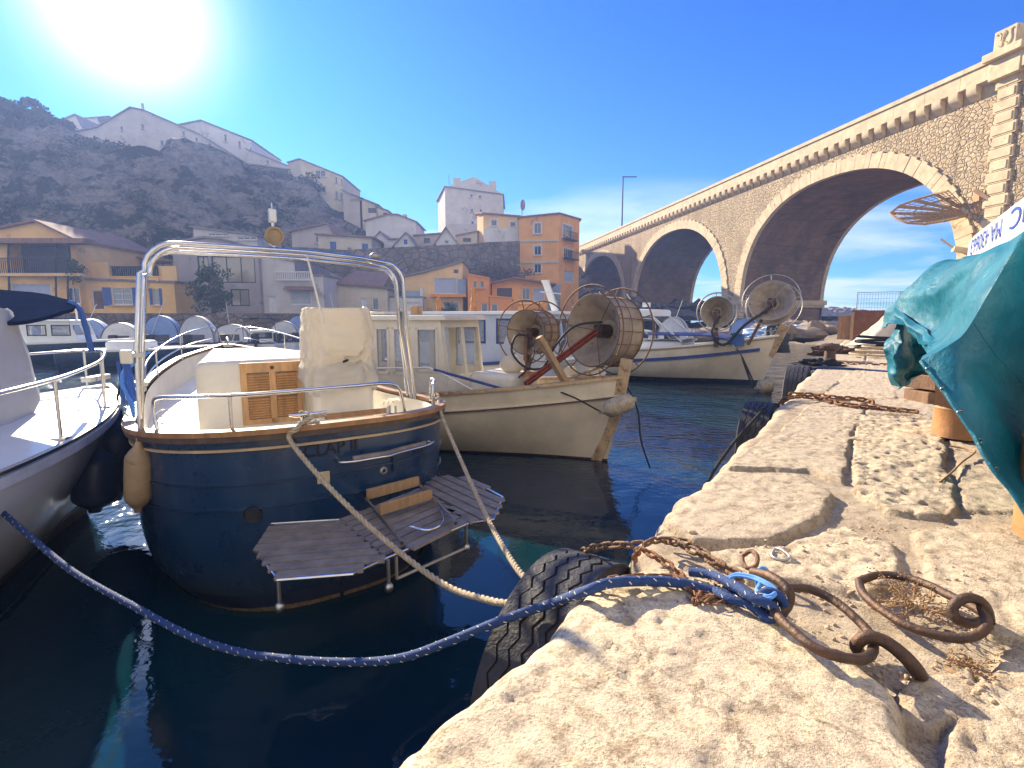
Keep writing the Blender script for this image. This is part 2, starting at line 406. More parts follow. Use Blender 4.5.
# notch between the near block and the next one
notch = np.exp(-((A-.30)/.10)**2)*np.clip(1-B/.22, 0, 1); Zr = Zr-.05*notch; Bs = Bs+.06*notch
V = np.empty(A.shape+(3,))
for k in range(2): V[..., k] = E0[k]+ED[k]*A+EN[k]*Bs
V[..., 2] = QZ+Zr
# side wall rows down to below the water
rows = []
for dz in (.06, .14, .25, .4, .6, .85, 1.15, 1.6):
    bb = edge_wob[:, 0]+.06*notch[:, 0]-.0-.03*(np.array([fn(a*3, dz*4, 5) for a in Ag]))-.015
    r_ = np.empty((len(Ag), 3))
    for k in range(2): r_[:, k] = E0[k]+ED[k]*Ag+EN[k]*bb
    r_[:, 2] = V[:, 0, 2]-dz; rows.append(r_)
side = np.stack(rows[::-1], 1)
full = np.concatenate([side, V], 1)
nA, nB = full.shape[:2]
idx = np.arange(nA*nB).reshape(nA, nB)
q = np.stack([idx[:-1, :-1], idx[1:, :-1], idx[1:, 1:], idx[:-1, 1:]], -1).reshape(-1, 4)
me = bpy.data.meshes.new('quay')
me.from_pydata(full.reshape(-1, 3).tolist(), [], q.tolist())
me.polygons.foreach_set('use_smooth', [True]*len(me.polygons))
def attr(me, name, arr):
    a = me.attributes.new(name, 'FLOAT', 'POINT'); a.data.foreach_set('value', arr.astype(np.float32).ravel())
pad = lambda X, v: np.concatenate([np.full((nA, 8), v), X], 1)
attr(me, 'dirt', pad(Dt, .5)); attr(me, 'tone', pad(Tn, .6))
bm = bmesh.new(); bm.from_mesh(me); bmesh.ops.recalc_face_normals(bm, faces=bm.faces); bm.to_mesh(me); bm.free()
if me.polygons[len(me.polygons)//2].normal.z < 0: me.flip_normals()
def stone_mat():
    m, nt, b = nodes('limestone_quay'); N = NT(nt); v = N('TexCoord').outputs['Object']
    n1 = N('TexNoise', Vector=v, Scale=2.2, Detail=10., Roughness=.62); n2 = N('TexNoise', Vector=v, Scale=17., Detail=8., Roughness=.7)
    n3 = N('TexNoise', Vector=v, Scale=120., Detail=4., Roughness=.7)
    base = N.mix(N.ramp(n1.outputs[0], [(.35, 0.), (.68, 1.)]), (.80, .67, .46), (.71, .58, .40))
    base = N.mix(N.ramp(n2.outputs[0], [(.36, 1.), (.52, 0.)]), base, (.37, .28, .18))
    tn = N('Attribute', dict(attribute_name='tone')).outputs['Fac']; dt = N('Attribute', dict(attribute_name='dirt')).outputs['Fac']
    base = N.mix(tn, base, (.41, .34, .265), 'MIX')
    base = N.mix(N.ramp(n3.outputs[0], [(.30, .55), (.50, 0.)]), base, (.22, .17, .12))
    ng = N('TexNoise', Vector=v, Scale=1.15, Detail=6., Roughness=.6, Distortion=.6)
    base = N.mix(N.ramp(ng.outputs[0], [(.54, 0.), (.60, .35)]), base, (.50, .42, .33))
    ck = N('TexVoronoi', dict(feature='DISTANCE_TO_EDGE'), Vector=N('VectorMath', dict(operation='ADD'), i0=v, i1=N('VectorMath', dict(operation='SCALE'), i0=n2.outputs['Color'], Scale=.12).outputs[0]).outputs[0], Scale=1.3)
    base = N.mix(N.ramp(ck.outputs['Distance'], [(.0, .75), (.006, 0.)]), base, (.16, .12, .08))
    rs = N('TexNoise', Vector=v, Scale=3.1, Detail=7., Roughness=.7); base = N.mix(N.ramp(rs.outputs[0], [(.64, 0.), (.72, .5)]), base, (.42, .22, .10))
    n4 = N('TexNoise', Vector=v, Scale=7., Detail=9., Roughness=.75)
    dm = N('Math', dict(operation='MULTIPLY'), i0=dt, i1=N.ramp(n4.outputs[0], [(.32, .2), (.62, 1.)]))
    base = N.mix(dm.outputs[0], base, (.30, .225, .15))
    vo = N('TexVoronoi', Vector=v, Scale=45.); sp = N.ramp(vo.outputs['Distance'], [(.05, 1.), (.12, 0.)])
    gate = N('Math', dict(operation='MULTIPLY'), i0=sp, i1=N.ramp(n2.outputs[0], [(.5, 0.), (.6, .8)]))
    base = N.mix(gate.outputs[0], base, (.14, .10, .07))
    # wet, weedy band near the water
    z = N('SeparateXYZ', Vector=N('NewGeometry').outputs['Position']).outputs[2]
    base = N.mix(N.ramp(z, [(.18, 1.), (.55, 0.)]), base, (.035, .035, .03))
    nt.links.new(base, b.inputs['Base Color']); b.inputs['Roughness'].default_value = .9; b.inputs['Specular IOR Level'].default_value = .2
    v2 = N('TexVoronoi', Vector=N('VectorMath', dict(operation='ADD'), i0=v, i1=N('VectorMath', dict(operation='SCALE'), i0=n3.outputs['Color'], Scale=.02).outputs[0]).outputs[0], Scale=95.)
    pk = N.ramp(v2.outputs['Distance'], [(.15, 1.), (.42, 0.)])
    n5 = N('TexNoise', Vector=v, Scale=9., Detail=5., Roughness=.7)
    gk = N('Math', dict(operation='MULTIPLY'), i0=pk, i1=N.ramp(n5.outputs[0], [(.42, 0.), (.60, 1.)]))
    h = N('Math', dict(operation='ADD'), i0=N('Math', dict(operation='MULTIPLY'), i0=n3.outputs[0], i1=1.1).outputs[0], i1=N('Math', dict(operation='MULTIPLY'), i0=n2.outputs[0], i1=.35).outputs[0])
    h2 = N('Math', dict(operation='SUBTRACT'), i0=h.outputs[0], i1=gate.outputs[0])
    h3 = N('Math', dict(operation='SUBTRACT'), i0=h2.outputs[0], i1=gk.outputs[0])
    bp = N('Bump', Strength=.8, Distance=.006, Height=h3.outputs[0]); nt.links.new(bp.outputs[0], b.inputs['Normal'])
    return m
M['quay'] = stone_mat(); me.materials.append(M['quay'])
qo = link(bpy.data.objects.new('quay', me)); tag(qo, kind='structure', label='pale limestone quay of big worn blocks')
# ------------------------------------------------------------------ water
def water_mat():
    m, nt, b = nodes('harbour_water'); N = NT(nt); geo = N('NewGeometry').outputs['Position']
    mp = N('Mapping', Vector=geo, Scale=(1., 1., 1.))
    n1 = N('TexNoise', Vector=mp.outputs[0], Scale=1.1, Detail=3., Roughness=.5)
    n2 = N('TexNoise', Vector=mp.outputs[0], Scale=4.5, Detail=4., Roughness=.55)
    n3 = N('TexNoise', Vector=mp.outputs[0], Scale=.35, Detail=2.)
    d = N('VectorMath', dict(operation='LENGTH'), i0=geo).outputs['Value']
    # the sheltered corner by the quay is calmer than the open basin
    k = N('MapRange', Value=d, i1=5.0, i2=13., i3=.05, i4=1.0).outputs[0]
    h = N('Math', dict(operation='ADD'), i0=n1.outputs[0], i1=N('Math', dict(operation='MULTIPLY'), i0=n2.outputs[0], i1=.45).outputs[0])
    hh = N('Math', dict(operation='MULTIPLY'), i0=h.outputs[0], i1=k)
    bp = N('Bump', Strength=1., Distance=.16, Height=hh.outputs[0]); nt.links.new(bp.outputs[0], b.inputs['Normal'])
    c = N.mix(N.ramp(n3.outputs[0], [(.4, 0.), (.65, 1.)]), (.003, .020, .042), (.003, .032, .042))
    nt.links.new(c, b.inputs['Base Color']); b.inputs['Roughness'].default_value = .02; b.inputs['IOR'].default_value = 1.42
    return m
mb = MB(); mb.sm = False
mb.add([(-900, -60, 0), (900, -60, 0), (900, 1800, 0), (-900, 1800, 0)], [(0, 1, 2, 3)])
wa = mb.build('water', water_mat()); tag(wa, 'dark blue harbour water', kind='structure')
# ------------------------------------------------------------------ bridge
def rubble_mat(name, c1, c2, mortar, scale, bump=.8, zs=1.25):
    m, nt, b = nodes(name); N = NT(nt); v = N('TexCoord').outputs['Object']
    w_ = N('TexNoise', Vector=v, Scale=1.6, Detail=3.)
    vv = N('VectorMath', dict(operation='ADD'), i0=v, i1=N('VectorMath', dict(operation='SCALE'), i0=w_.outputs['Color'], Scale=.35).outputs[0])
    vv = N('Mapping', Vector=vv.outputs[0], Scale=(1, 1, zs))
    e = N('TexVoronoi', dict(feature='DISTANCE_TO_EDGE'), Vector=vv.outputs[0], Scale=scale)
    c = N('TexVoronoi', Vector=vv.outputs[0], Scale=scale)
    cs = N('SeparateColor', Color=c.outputs['Color'])
    n1 = N('TexNoise', Vector=v, Scale=9., Detail=8., Roughness=.7); nb = N('TexNoise', Vector=v, Scale=.35, Detail=5., Roughness=.6)
    col = N.mix(cs.outputs[0], c1, c2)
    col = N.mix(N.ramp(n1.outputs[0], [(.35, .5), (.6, 0.)]), col, tuple(x*.55 for x in c2))
    col = N.mix(N.ramp(nb.outputs[0], [(.42, 0.), (.72, .55)]), col, tuple(x*.5 for x in c2))
    st = N('Mapping', Vector=v, Scale=(.9, .9, .07)).outputs[0]; ns = N('TexNoise', Vector=st, Scale=1.4, Detail=6., Roughness=.6)
    col = N.mix(N.ramp(ns.outputs[0], [(.54, 0.), (.70, .6)]), col, tuple(x*.42 for x in c2))
    mo = N.ramp(e.outputs['Distance'], [(.03, 1.), (.075, 0.)])
    col = N.mix(mo, col, mortar)
    nt.links.new(col, b.inputs['Base Color']); b.inputs['Roughness'].default_value = .95; b.inputs['Specular IOR Level'].default_value = .15
    h = N('Math', dict(operation='ADD'), i0=N.ramp(e.outputs['Distance'], [(.0, 0.), (.16, 1.)]), i1=N('Math', dict(operation='MULTIPLY'), i0=n1.outputs[0], i1=.35).outputs[0])
    bp = N('Bump', Strength=bump, Distance=.08, Height=h.outputs[0]); nt.links.new(bp.outputs[0], b.inputs['Normal'])
    return m
M['rubble'] = rubble_mat('rubble_masonry', (.66, .53, .35), (.54, .42, .27), (.36, .27, .18), 3.6)
M['ashlar'] = mat('dressed_limestone', (.66, .53, .35), .9, 0, .25, 1.6, bump=.5, bscale=9, spots=((.3, .22, .14), 2.5, .62), spec=.2)
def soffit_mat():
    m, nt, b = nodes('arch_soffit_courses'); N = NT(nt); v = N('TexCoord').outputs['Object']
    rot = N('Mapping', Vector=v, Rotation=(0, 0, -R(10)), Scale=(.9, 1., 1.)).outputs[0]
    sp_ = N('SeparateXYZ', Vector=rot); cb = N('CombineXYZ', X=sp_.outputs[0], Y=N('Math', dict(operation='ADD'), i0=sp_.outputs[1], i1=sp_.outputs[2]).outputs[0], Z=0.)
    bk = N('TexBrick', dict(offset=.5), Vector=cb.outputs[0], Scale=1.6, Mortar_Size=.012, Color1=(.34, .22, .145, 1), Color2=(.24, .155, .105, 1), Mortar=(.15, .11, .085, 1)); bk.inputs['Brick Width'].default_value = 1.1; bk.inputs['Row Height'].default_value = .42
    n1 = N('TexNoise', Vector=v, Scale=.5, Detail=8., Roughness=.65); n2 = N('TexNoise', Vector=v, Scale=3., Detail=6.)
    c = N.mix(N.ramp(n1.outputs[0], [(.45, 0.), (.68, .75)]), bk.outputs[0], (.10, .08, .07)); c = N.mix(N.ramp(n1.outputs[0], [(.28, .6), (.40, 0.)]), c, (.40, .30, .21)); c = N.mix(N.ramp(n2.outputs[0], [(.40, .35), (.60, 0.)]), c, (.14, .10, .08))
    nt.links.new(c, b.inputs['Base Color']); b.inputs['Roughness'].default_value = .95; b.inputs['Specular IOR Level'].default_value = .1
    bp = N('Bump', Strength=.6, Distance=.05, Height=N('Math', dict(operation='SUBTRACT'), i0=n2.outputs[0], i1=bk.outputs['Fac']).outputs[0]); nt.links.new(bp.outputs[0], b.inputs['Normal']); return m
M['soffit'] = soffit_mat()
BD = Vector((.17302, -.98492, 0)); BN = Vector((.98492, .17302, 0)); B0 = Vector((26.35, 30.67, 0)); BW = 9.2   # s grows away from the camera
def bp_(s, w_, z): return B0-BD*s+BN*w_+Vector((0, 0, z))
ARCH = [(11.1, 10.6, 2.3), (36.4, 11.5, 2.2), (63.9, 11.7, 2.2)]; SPR, TOP = 3.6, 12.75
def arch_z(s, c, a, n, top=TOP): x = abs(s-c)/a; return SPR+(top-SPR)*max(0, 1-x**n)**(1/n)
bridge = thing('stone_bridge', 'pale stone viaduct with three tall round arches crossing the harbour mouth', 'bridge', (B0.x, B0.y, 0))
mb = MB(); mb.ang = 30
S_LO, S_HI = -16., 80.; TZ = 14.1; BZ = -.5
def arcpts(c, a, n, K=40):
    out = []
    for i in range(K+1):
        th = math.pi*i/K; x = -math.cos(th); y = abs(math.sin(th))
        sx = math.copysign(abs(x)**(2/n), x); out.append((c+a*sx, SPR+(TOP-SPR)*y**(2/n)))
    return out
edges_s = [S_LO]
for (c, a, n) in ARCH: edges_s += [c-a, c+a]
edges_s.append(S_HI)
for w_ in (0, BW):
    for i in range(0, len(edges_s), 2):
        s0, s1 = edges_s[i], edges_s[i+1]
        mb.add([bp_(s0, w_, BZ), bp_(s1, w_, BZ), bp_(s1, w_, SPR), bp_(s1, w_, TZ), bp_(s0, w_, TZ), bp_(s0, w_, SPR)], [(0, 1, 2, 3, 4, 5)])
    for (c, a, n) in ARCH:
        ap = arcpts(c, a, n)
        for (p, q_) in zip(ap[:-1], ap[1:]):
            mb.add([bp_(p[0], w_, p[1]), bp_(q_[0], w_, q_[1]), bp_(q_[0], w_, TZ), bp_(p[0], w_, TZ)], [(0, 1, 2, 3)])
for s_ in (S_LO, S_HI): mb.add([bp_(s_, 0, BZ), bp_(s_, BW, BZ), bp_(s_, BW, TZ), bp_(s_, 0, TZ)], [(0, 1, 2, 3)])
mb.add([bp_(S_LO, 0, TZ), bp_(S_HI, 0, TZ), bp_(S_HI, BW, TZ), bp_(S_LO, BW, TZ)], [(0, 1, 2, 3)])
mb.build('wall', M['rubble'], bridge, True)
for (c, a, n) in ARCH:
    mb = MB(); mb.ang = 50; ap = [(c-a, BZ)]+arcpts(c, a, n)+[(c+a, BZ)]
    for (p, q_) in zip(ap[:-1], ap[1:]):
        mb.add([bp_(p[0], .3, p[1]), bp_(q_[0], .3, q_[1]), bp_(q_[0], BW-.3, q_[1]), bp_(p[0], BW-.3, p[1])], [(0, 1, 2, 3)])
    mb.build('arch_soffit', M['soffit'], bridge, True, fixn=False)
    # voussoir ring, stones of uneven depth, front and back
    for w_, w2 in ((-.09, .3), (BW-.3, BW+.09)):
        mb = MB(); mb.ang = 20
        K = 54; pts = arcpts(c, a, n, K)
        # resample by arc length
        L = [0]
        for p, q_ in zip(pts[:-1], pts[1:]): L.append(L[-1]+math.hypot(q_[0]-p[0], q_[1]-p[1]))
        def atL(l):
            for i in range(len(L)-1):
                if l <= L[i+1]+1e-9:
                    t = (l-L[i])/(L[i+1]-L[i]); return (lerp(pts[i][0], pts[i+1][0], t), lerp(pts[i][1], pts[i+1][1], t))
            return pts[-1]
        nst = int(L[-1]/.42); cc = (c, SPR+.2)
        for i in range(nst):
            l0, l1 = L[-1]*i/nst+.008, L[-1]*(i+1)/nst-.008
            p, q_ = atL(l0), atL(l1)
            dp = 1.05 if i % 2 else .95
            dx, dz = q_[0]-p[0], q_[1]-p[1]; dl = math.hypot(dx, dz); nx, nz = -dz/dl, dx/dl
            def nrm(l):
                a_, b_ = atL(max(0, l-.5)), atL(min(L[-1], l+.5)); ddx, ddz = b_[0]-a_[0], b_[1]-a_[1]; k = math.hypot(ddx, ddz); return (-ddz/k, ddx/k)
            n0, n1 = nrm(l0), nrm(l1)
            pr = (-1 if w_ < 0 else 1)*random.uniform(0, .03)
            wa_, wb_ = (w_+pr, w2) if w_ < 0 else (w_, w2+pr)
            v = []
            for ww in (wa_, wb_):
                for (P_, N_, d_) in ((p, n0, 0), (q_, n1, 0), (q_, n1, dp), (p, n0, dp)):
                    v.append(bp_(P_[0]+N_[0]*d_, ww, P_[1]+N_[1]*d_))
            mb.add(v, [(0, 1, 2, 3), (7, 6, 5, 4), (0, 4, 5, 1), (1, 5, 6, 2), (2, 6, 7, 3), (3, 7, 4, 0)])
        mb.build('voussoir_ring', M['ashlar'], bridge, True)
# impost mouldings and jamb quoins on the piers
for (s0, s1) in ((21.7, 24.9), (47.9, 52.2)):
    mb = MB()
    for (z0, z1, o) in ((3.3, 3.75, .28), (3.05, 3.3, .14)):
        v = [bp_(s0-o, -o, z0), bp_(s1+o, -o, z0), bp_(s1+o, BW+o, z0), bp_(s0-o, BW+o, z0), bp_(s0-o, -o, z1), bp_(s1+o, -o, z1), bp_(s1+o, BW+o, z1), bp_(s0-o, BW+o, z1)]
        mb.add(v, [(0, 3, 2, 1), (4, 5, 6, 7), (0, 1, 5, 4), (1, 2, 6, 5), (2, 3, 7, 6), (3, 0, 4, 7)])
    mb.build('impost_moulding', M['ashlar'], bridge, True)
    for (s, w_, ls, lw) in ((s0, 0, 1, 1), (s1, 0, -1, 1)):
        mb = MB(); z = -.4; h = .42
        while z < 3.0:
            k = .75 if int(z*10) % 2 else .45
            c = bp_(s+ls*k/2-ls*.04, .2-.05, z+h/2)
            mb.box((0, 0, 0), (k, .5, h-.03), M=Matrix.Translation(c) @ Matrix(((-BD.x, BN.x, 0, 0), (-BD.y, BN.y, 0, 0), (0, 0, 1, 0), (0, 0, 0, 1))))
            z += h
        mb.build('pier_quoins', M['ashlar'], bridge, True)
BM = Matrix(((-BD.x, BN.x, 0, 0), (-BD.y, BN.y, 0, 0), (0, 0, 1, 0), (0, 0, 0, 1)))
def bbox_(mb, s0, s1, w0, w1, z0, z1, mi=0):
    mb.box((0, 0, 0), (s1-s0, w1-w0, z1-z0), mi, Matrix.Translation(bp_((s0+s1)/2, (w0+w1)/2, (z0+z1)/2)) @ BM)
# parapets in long dressed blocks with coping
for sg, (wa_, wb_) in ((-1, (-.42, .1)), (1, (BW-.1, BW+.42))):
    mb = MB(); s = S_LO
    while s < S_HI:
        L_ = 2.15; bbox_(mb, s+.01, s+L_-.01, wa_, wb_, 14.92, 15.74); s += L_
    mb.build('parapet', M['ashlar'], bridge, True)
    mb = MB(); s = S_LO
    while s < S_HI:
        L_ = 1.7; bbox_(mb, s+.008, s+L_-.008, wa_-.09, wb_+.09, 15.745, 16.0); s += L_
    mb.build('coping', M['ashlar'], bridge, True)
mb = MB(); bbox_(mb, S_LO, S_HI, .1, BW-.1, 14.1, 14.9); mb.build('deck', M['ashlar'], bridge, True)
cme = None
s = .55
while s < 76:
    mb = MB()
    if cme is None:
        mb.prism([(0, 0), (-.42, 0), (-.42, -.3), (-.30, -.5), (-.16, -.62), (0, -.78)], -.27, .27)
        cme = mb.mesh('corbel', M['ashlar']); proto_rot = Matrix(((BN.x, 0, -BD.x, 0), (BN.y, 0, -BD.y, 0), (0, 1, 0, 0), (0, 0, 0, 1)))
    o = bpy.data.objects.new('corbel', cme); link(o, bridge)
    o.matrix_local = Matrix.Translation(bp_(s, 0, 14.92)-Vector((B0.x, B0.y, 0))) @ proto_rot; s += 1.02
# pilaster with rusticated quoins and the crested block over it
mb = MB(); mb.ang = 20; z = 0; k = 0
while z < 14.7:
    h = .62; wd = (1.25 if k % 2 else .95)
    bbox_(mb, -1.15-wd/2, -1.15+wd/2, -.12, .2, z+.015, z+h-.015); bbox_(mb, -1.15-wd/2+.1, -1.15+wd/2-.1, -.16, -.1, z+.1, z+h-.1)
    z += h; k += 1
pz = mb.build('pilaster', M['ashlar'], bridge, True)
mb = MB(); bbox_(mb, -1.9, -.35, -.46, .6, 14.75, 15.75); bbox_(mb, -2.1, -.15, -.75, .6, 15.75, 16.15); bbox_(mb, -1.65, -.55, -.55, .6, 16.15, 17.15)
bevel(mb.build('crest_block', M['ashlar'], bridge, True), .03)
mb = MB()
def bt(sz): return [bp_(s_*.68-.62, -.56, 16.28+(z_-16.05)*.62) for s_, z_ in sz]
mb.tube(spline(bt([(-.25, 16.2), (-.45, 16.05), (-.55, 16.5), (-.62, 17.2), (-.75, 17.0), (-.6, 16.7)]), 5), .05, 6)
mb.tube(spline(bt([(-.1, 17.1), (-.25, 17.2), (-.4, 17.0), (-.42, 16.6)]), 5), .045, 6)
mb.tube(spline(bt([(-.75, 16.3), (-.95, 16.05), (-1.15, 16.4), (-1.1, 17.1), (-1.25, 17.2)]), 5), .05, 6)
mb.build('carved_relief', M['ashlar'], bridge, True)
mb = MB(); s = -2.12
while s > -15.5: bbox_(mb, s-2.15, s-.02, -.3, .1, 15.74, 17.0); s -= 2.15
mb.build('upper_parapet', M['rubble'], bridge, True)
# ------------------------------------------------------------------ hulls
class Hull:
    """local frame: origin at the stern on the waterline, +Y to the bow, +X starboard"""
    def __init__(s, L, B, zs, ys=1.6, ns=2.6, tm=.5, pb=2.2, zk=-.35, full=8., vbow=1.5, rake=.5, tuck=.0, transom=0.0, camber=0.):
        s.L, s.B, s.zs, s.ys, s.ns, s.tm, s.pb, s.zk, s.full, s.vbow, s.rake, s.tuck, s.tr = L, B, zs, ys, ns, tm, pb, zk, full, vbow, rake, tuck, transom
    def b(s, t):
        y = t*s.L; h = s.B/2
        k = 1.
        if y < s.ys: k = max(0, 1-(1-y/s.ys)**s.ns)**(1/s.ns); k = s.tr+(1-s.tr)*k
        if t > s.tm: k *= max(0., 1-((t-s.tm)/(1-s.tm))**s.pb)
        return h*k
    def z(s, t): return s.zs(t)
    def P(s, t, q, side=1, off=0.):
        zt = s.z(t); z = s.zk+(zt-s.zk)*q
        n = lerp(s.full, s.vbow, smooth((t-.35)/.65)); g = 1-max(0., 1-q)**n
        if t > .6: g = lerp(g, g*lerp(.55, 1, q), smooth((t-.6)/.4))
        b = s.b(t)*g
        y = s.L*t-s.rake*max(0., 1-q)**1.3*smooth((t-.55)/.45)
        if t < .3: y += s.tuck*(1-q)**2*smooth(1-t/.3)
        x = max(0, b+off) if off < 0 else b+off
        if off and t < .25:
            y += -off*smooth(1-t/.18) if True else 0
        return Vector((side*x, y, z))
    def ts(s, n=44):
        out = []
        for i in range(n+1):
            u = i/n; out.append(u**2*.5/.25 if u < .5 else None)
        # dense at the rounded stern and the bow
        o = []
        for i in range(n+1):
            u = i/n; o.append((1-math.cos(math.pi*u))/2*.5+u*.5 if s.tr else ((1-math.cos(math.pi*u))/2*.75+u**1.5*.25))
        return o
    def skin(s, mb, q0=0., q1=1., nq=14, mi=0, off=0., band=None):
        T = s.ts(); rows = []
        for side in (-1, 1):
            pts = [[s.P(t, lerp(q0, q1, k/nq), side, off) for k in range(nq+1)] for t in T]
            mb.grid(pts, mi)
        if s.tr > 0:
            vs = [s.P(0, lerp(q0, q1, k/nq), -1, off) for k in range(nq+1)]+[s.P(0, lerp(q0, q1, k/nq), 1, off) for k in range(nq+1)]
            n = nq+1; mb.add(vs, [(k, k+1, n+k+1, n+k) for k in range(nq)], mi)
        return mb
    def qz(s, t, z): return (z-s.zk)/(s.z(t)-s.zk)
    def line(s, dz=0., off=0., z=None, n=44, t0=0., t1=1., sides=(-1, 1)):
        """closed run round the hull at dz below the sheer (or at height z)"""
        T = [t for t in s.ts(n) if t0 <= t <= t1]; f = lambda t: s.qz(t, z if z is not None else s.z(t)-dz)
        L_ = [s.P(t, f(t), -1, off) for t in T]; R_ = [s.P(t, f(t), 1, off) for t in T]
        return L_, R_
    def rail(s, mb, dz, w_, h, off=.0, z=None, t0=0., t1=1., mi=0):
        """rectangular strake run bow-port-stern-starboard-bow"""
        L_, R_ = s.line(dz, off, z, t0=t0, t1=t1)
        path = L_[::-1]+(R_[1:] if s.tr == 0 and t0 == 0 else R_)
        prof = []
        N_ = len(path)
        for i, p in enumerate(path):
            a = path[max(i-1, 0)]; c = path[min(i+1, N_-1)]; d = c-a; d.z = 0
            d = d.normalized() if d.length > 1e-6 else Vector((1, 0, 0)); n_ = Vector((d.y, -d.x, 0)) # outward for anticlockwise run
            if n_.dot(Vector((p.x, p.y-s.L*.5, 0))) < 0: n_ = -n_
            prof.append([p+n_*w_/2+Vector((0, 0, h/2)), p+n_*w_/2-Vector((0, 0, h/2)), p-n_*w_/2-Vector((0, 0, h/2)), p-n_*w_/2+Vector((0, 0, h/2)), p+n_*w_/2+Vector((0, 0, h/2))])
        return mb.grid(prof, mi)
    def deck(s, mb, dz, off, t0=0., t1=1., mi=0, z=None, camber=.03):
        L_, R_ = s.line(dz, off, z, t0=t0, t1=t1); rows = []
        for a, b in zip(L_, R_):
            rows.append([a.lerp(b, k/6)+Vector((0, 0, camber*math.sin(math.pi*k/6)*min(1, (b-a).length))) for k in range(7)])
        return mb.grid(rows, mi)
    def hit(s, u, v, T, side=None, tmax=1.):
        """hull point seen at a place in the photograph, with its outward normal (local)"""
        best = None
        for sd in ((-1, 1) if side is None else (side,)):
            for i in range(241):
                t = (i/240)**1.6*tmax
                for k in range(61):
                    q = k/60; p = s.P(t, q, sd); g = T @ p
                    fw = g.y*CP-(g.z-EYE)*SP; up = g.y*SP+(g.z-EYE)*CP
                    if fw < .1: continue
                    e = (512+F*g.x/fw-u)**2+(384-F*up/fw-v)**2
                    n_ = s.nrm(t, q, sd) if (best is None or e < best[0]) else None
                    if n_ is not None and (T.to_3x3() @ n_).dot(g-Vector((0, 0, EYE))) < 0: best = (e, p, n_, t, q, sd)
        return best[1:]
    def nrm(s, t, q, sd):
        t0, t1 = max(0, t-.004), min(1, t+.004); q0, q1 = max(0, q-.02), min(1, q+.02)
        a = s.P(t1, q, sd)-s.P(t0, q, sd); b = s.P(t, q1, sd)-s.P(t, q0, sd)
        n_ = a.cross(b)
        if n_.length < 1e-9: return Vector((0, -1, 0))
        n_.normalize(); c = s.P(t, q, sd)-Vector((0, s.L*.5, .3))
        return n_ if n_.dot(c) > 0 else -n_
def thwm(x, y, az): return Matrix.Translation((x, y, 0)) @ Matrix.Rotation(-R(az), 4, 'Z')
def textmesh(txt, size, ext=0.0):
    cu = bpy.data.curves.new('lettering', 'FONT'); cu.body = txt; cu.size = size; cu.resolution_u = 3; cu.extrude = ext; cu.align_x = 'CENTER'; cu.align_y = 'CENTER'
    o = bpy.data.objects.new('tmp', cu); COL.objects.link(o); bpy.context.view_layer.update()
    me = bpy.data.meshes.new_from_object(o.evaluated_get(bpy.context.evaluated_depsgraph_get()))
    v = [tuple(x.co) for x in me.vertices]; f = [tuple(p.vertices) for p in me.polygons]
    bpy.data.objects.remove(o); bpy.data.curves.remove(cu); bpy.data.meshes.remove(me)
    return v, f
def subdivide(v, f, cuts=0): return v, f
# ------------------------------------------------------------------ navy boat, stern to the quay
AX, AY, AZ = -1.20, 3.5, -34.
HB = Hull(7.0, 2.40, lambda t: 1.27-.13*math.sin(math.pi*min(1, t/.8))*1+.30*max(0, t-.35)**2*2.0, ys=1.5, ns=2.6, tm=.45, pb=2.1, full=7, vbow=1.5, rake=.5, tuck=.12)
TB = thwm(AX, AY, AZ); TBi = TB.inverted()
boat = thing('motor_cruiser', 'navy blue round-sterned motor boat with slatted swim platform and steel arch', 'boat', (AX, AY, 0), -R(AZ))
mb = MB(); mb.ang = 60; HB.skin(mb, 0, 1, 22); hull_o = mb.build('hull', M['navy'], boat)
def band(H, z0, z1, off, name, m, parent, n=3):
    mb = MB(); mb.ang = 60
    for sd in (-1, 1):
        mb.grid([[H.P(t, H.qz(t, lerp(z0, z1, k/n)+(.012*fn(t*40, sd*3+k) if k == n and 'growth' in name else 0)), sd, off) for k in range(n+1)] for t in H.ts(60)])
    return mb.build(name, m, parent)
band(HB, -.3, .13, .006, 'boot_stripe', M['antifoul'], boat)
band(HB, -.05, .03, .014, 'waterline_growth', M['weed'], boat)
def navymat():
    m, nt, b = nodes('worn_navy_paint'); N = NT(nt); v = N('TexCoord').outputs['Object']
    st = N('Mapping', Vector=v, Scale=(5., 5., .5)).outputs[0]; ns = N('TexNoise', Vector=st, Scale=1.6, Detail=7., Roughness=.65); n1 = N('TexNoise', Vector=v, Scale=2.2, Detail=8., Roughness=.65)
    z = N('SeparateXYZ', Vector=v).outputs[2]
    c = N.mix(N.ramp(n1.outputs[0], [(.35, 0.), (.7, 1.)]), (.007, .030, .085), (.014, .048, .115))
    c = N.mix(N.ramp(ns.outputs[0], [(.55, 0.), (.72, .45)]), c, (.05, .085, .14))
    lo = N('Math', dict(operation='MULTIPLY'), i0=N.ramp(z, [(.10, 1.), (.42, 0.)]), i1=N.ramp(n1.outputs[0], [(.35, .2), (.6, .8)])); c = N.mix(lo.outputs[0], c, (.035, .04, .04))
    nt.links.new(c, b.inputs['Base Color']); nt.links.new(N.ramp(n1.outputs[0], [(.3, .18), (.7, .42)]), b.inputs['Roughness']); b.inputs['Coat Weight'].default_value = .3; b.inputs['Coat Roughness'].default_value = .1
    bp = N('Bump', Strength=.25, Distance=.01, Height=n1.outputs[0]); nt.links.new(bp.outputs[0], b.inputs['Normal']); return m
hull_o.data.materials[0] = navymat()
mb = MB(); HB.rail(mb, -.015, .085, .035, .012); mb.build('gunwale', M['teak_red'], boat)
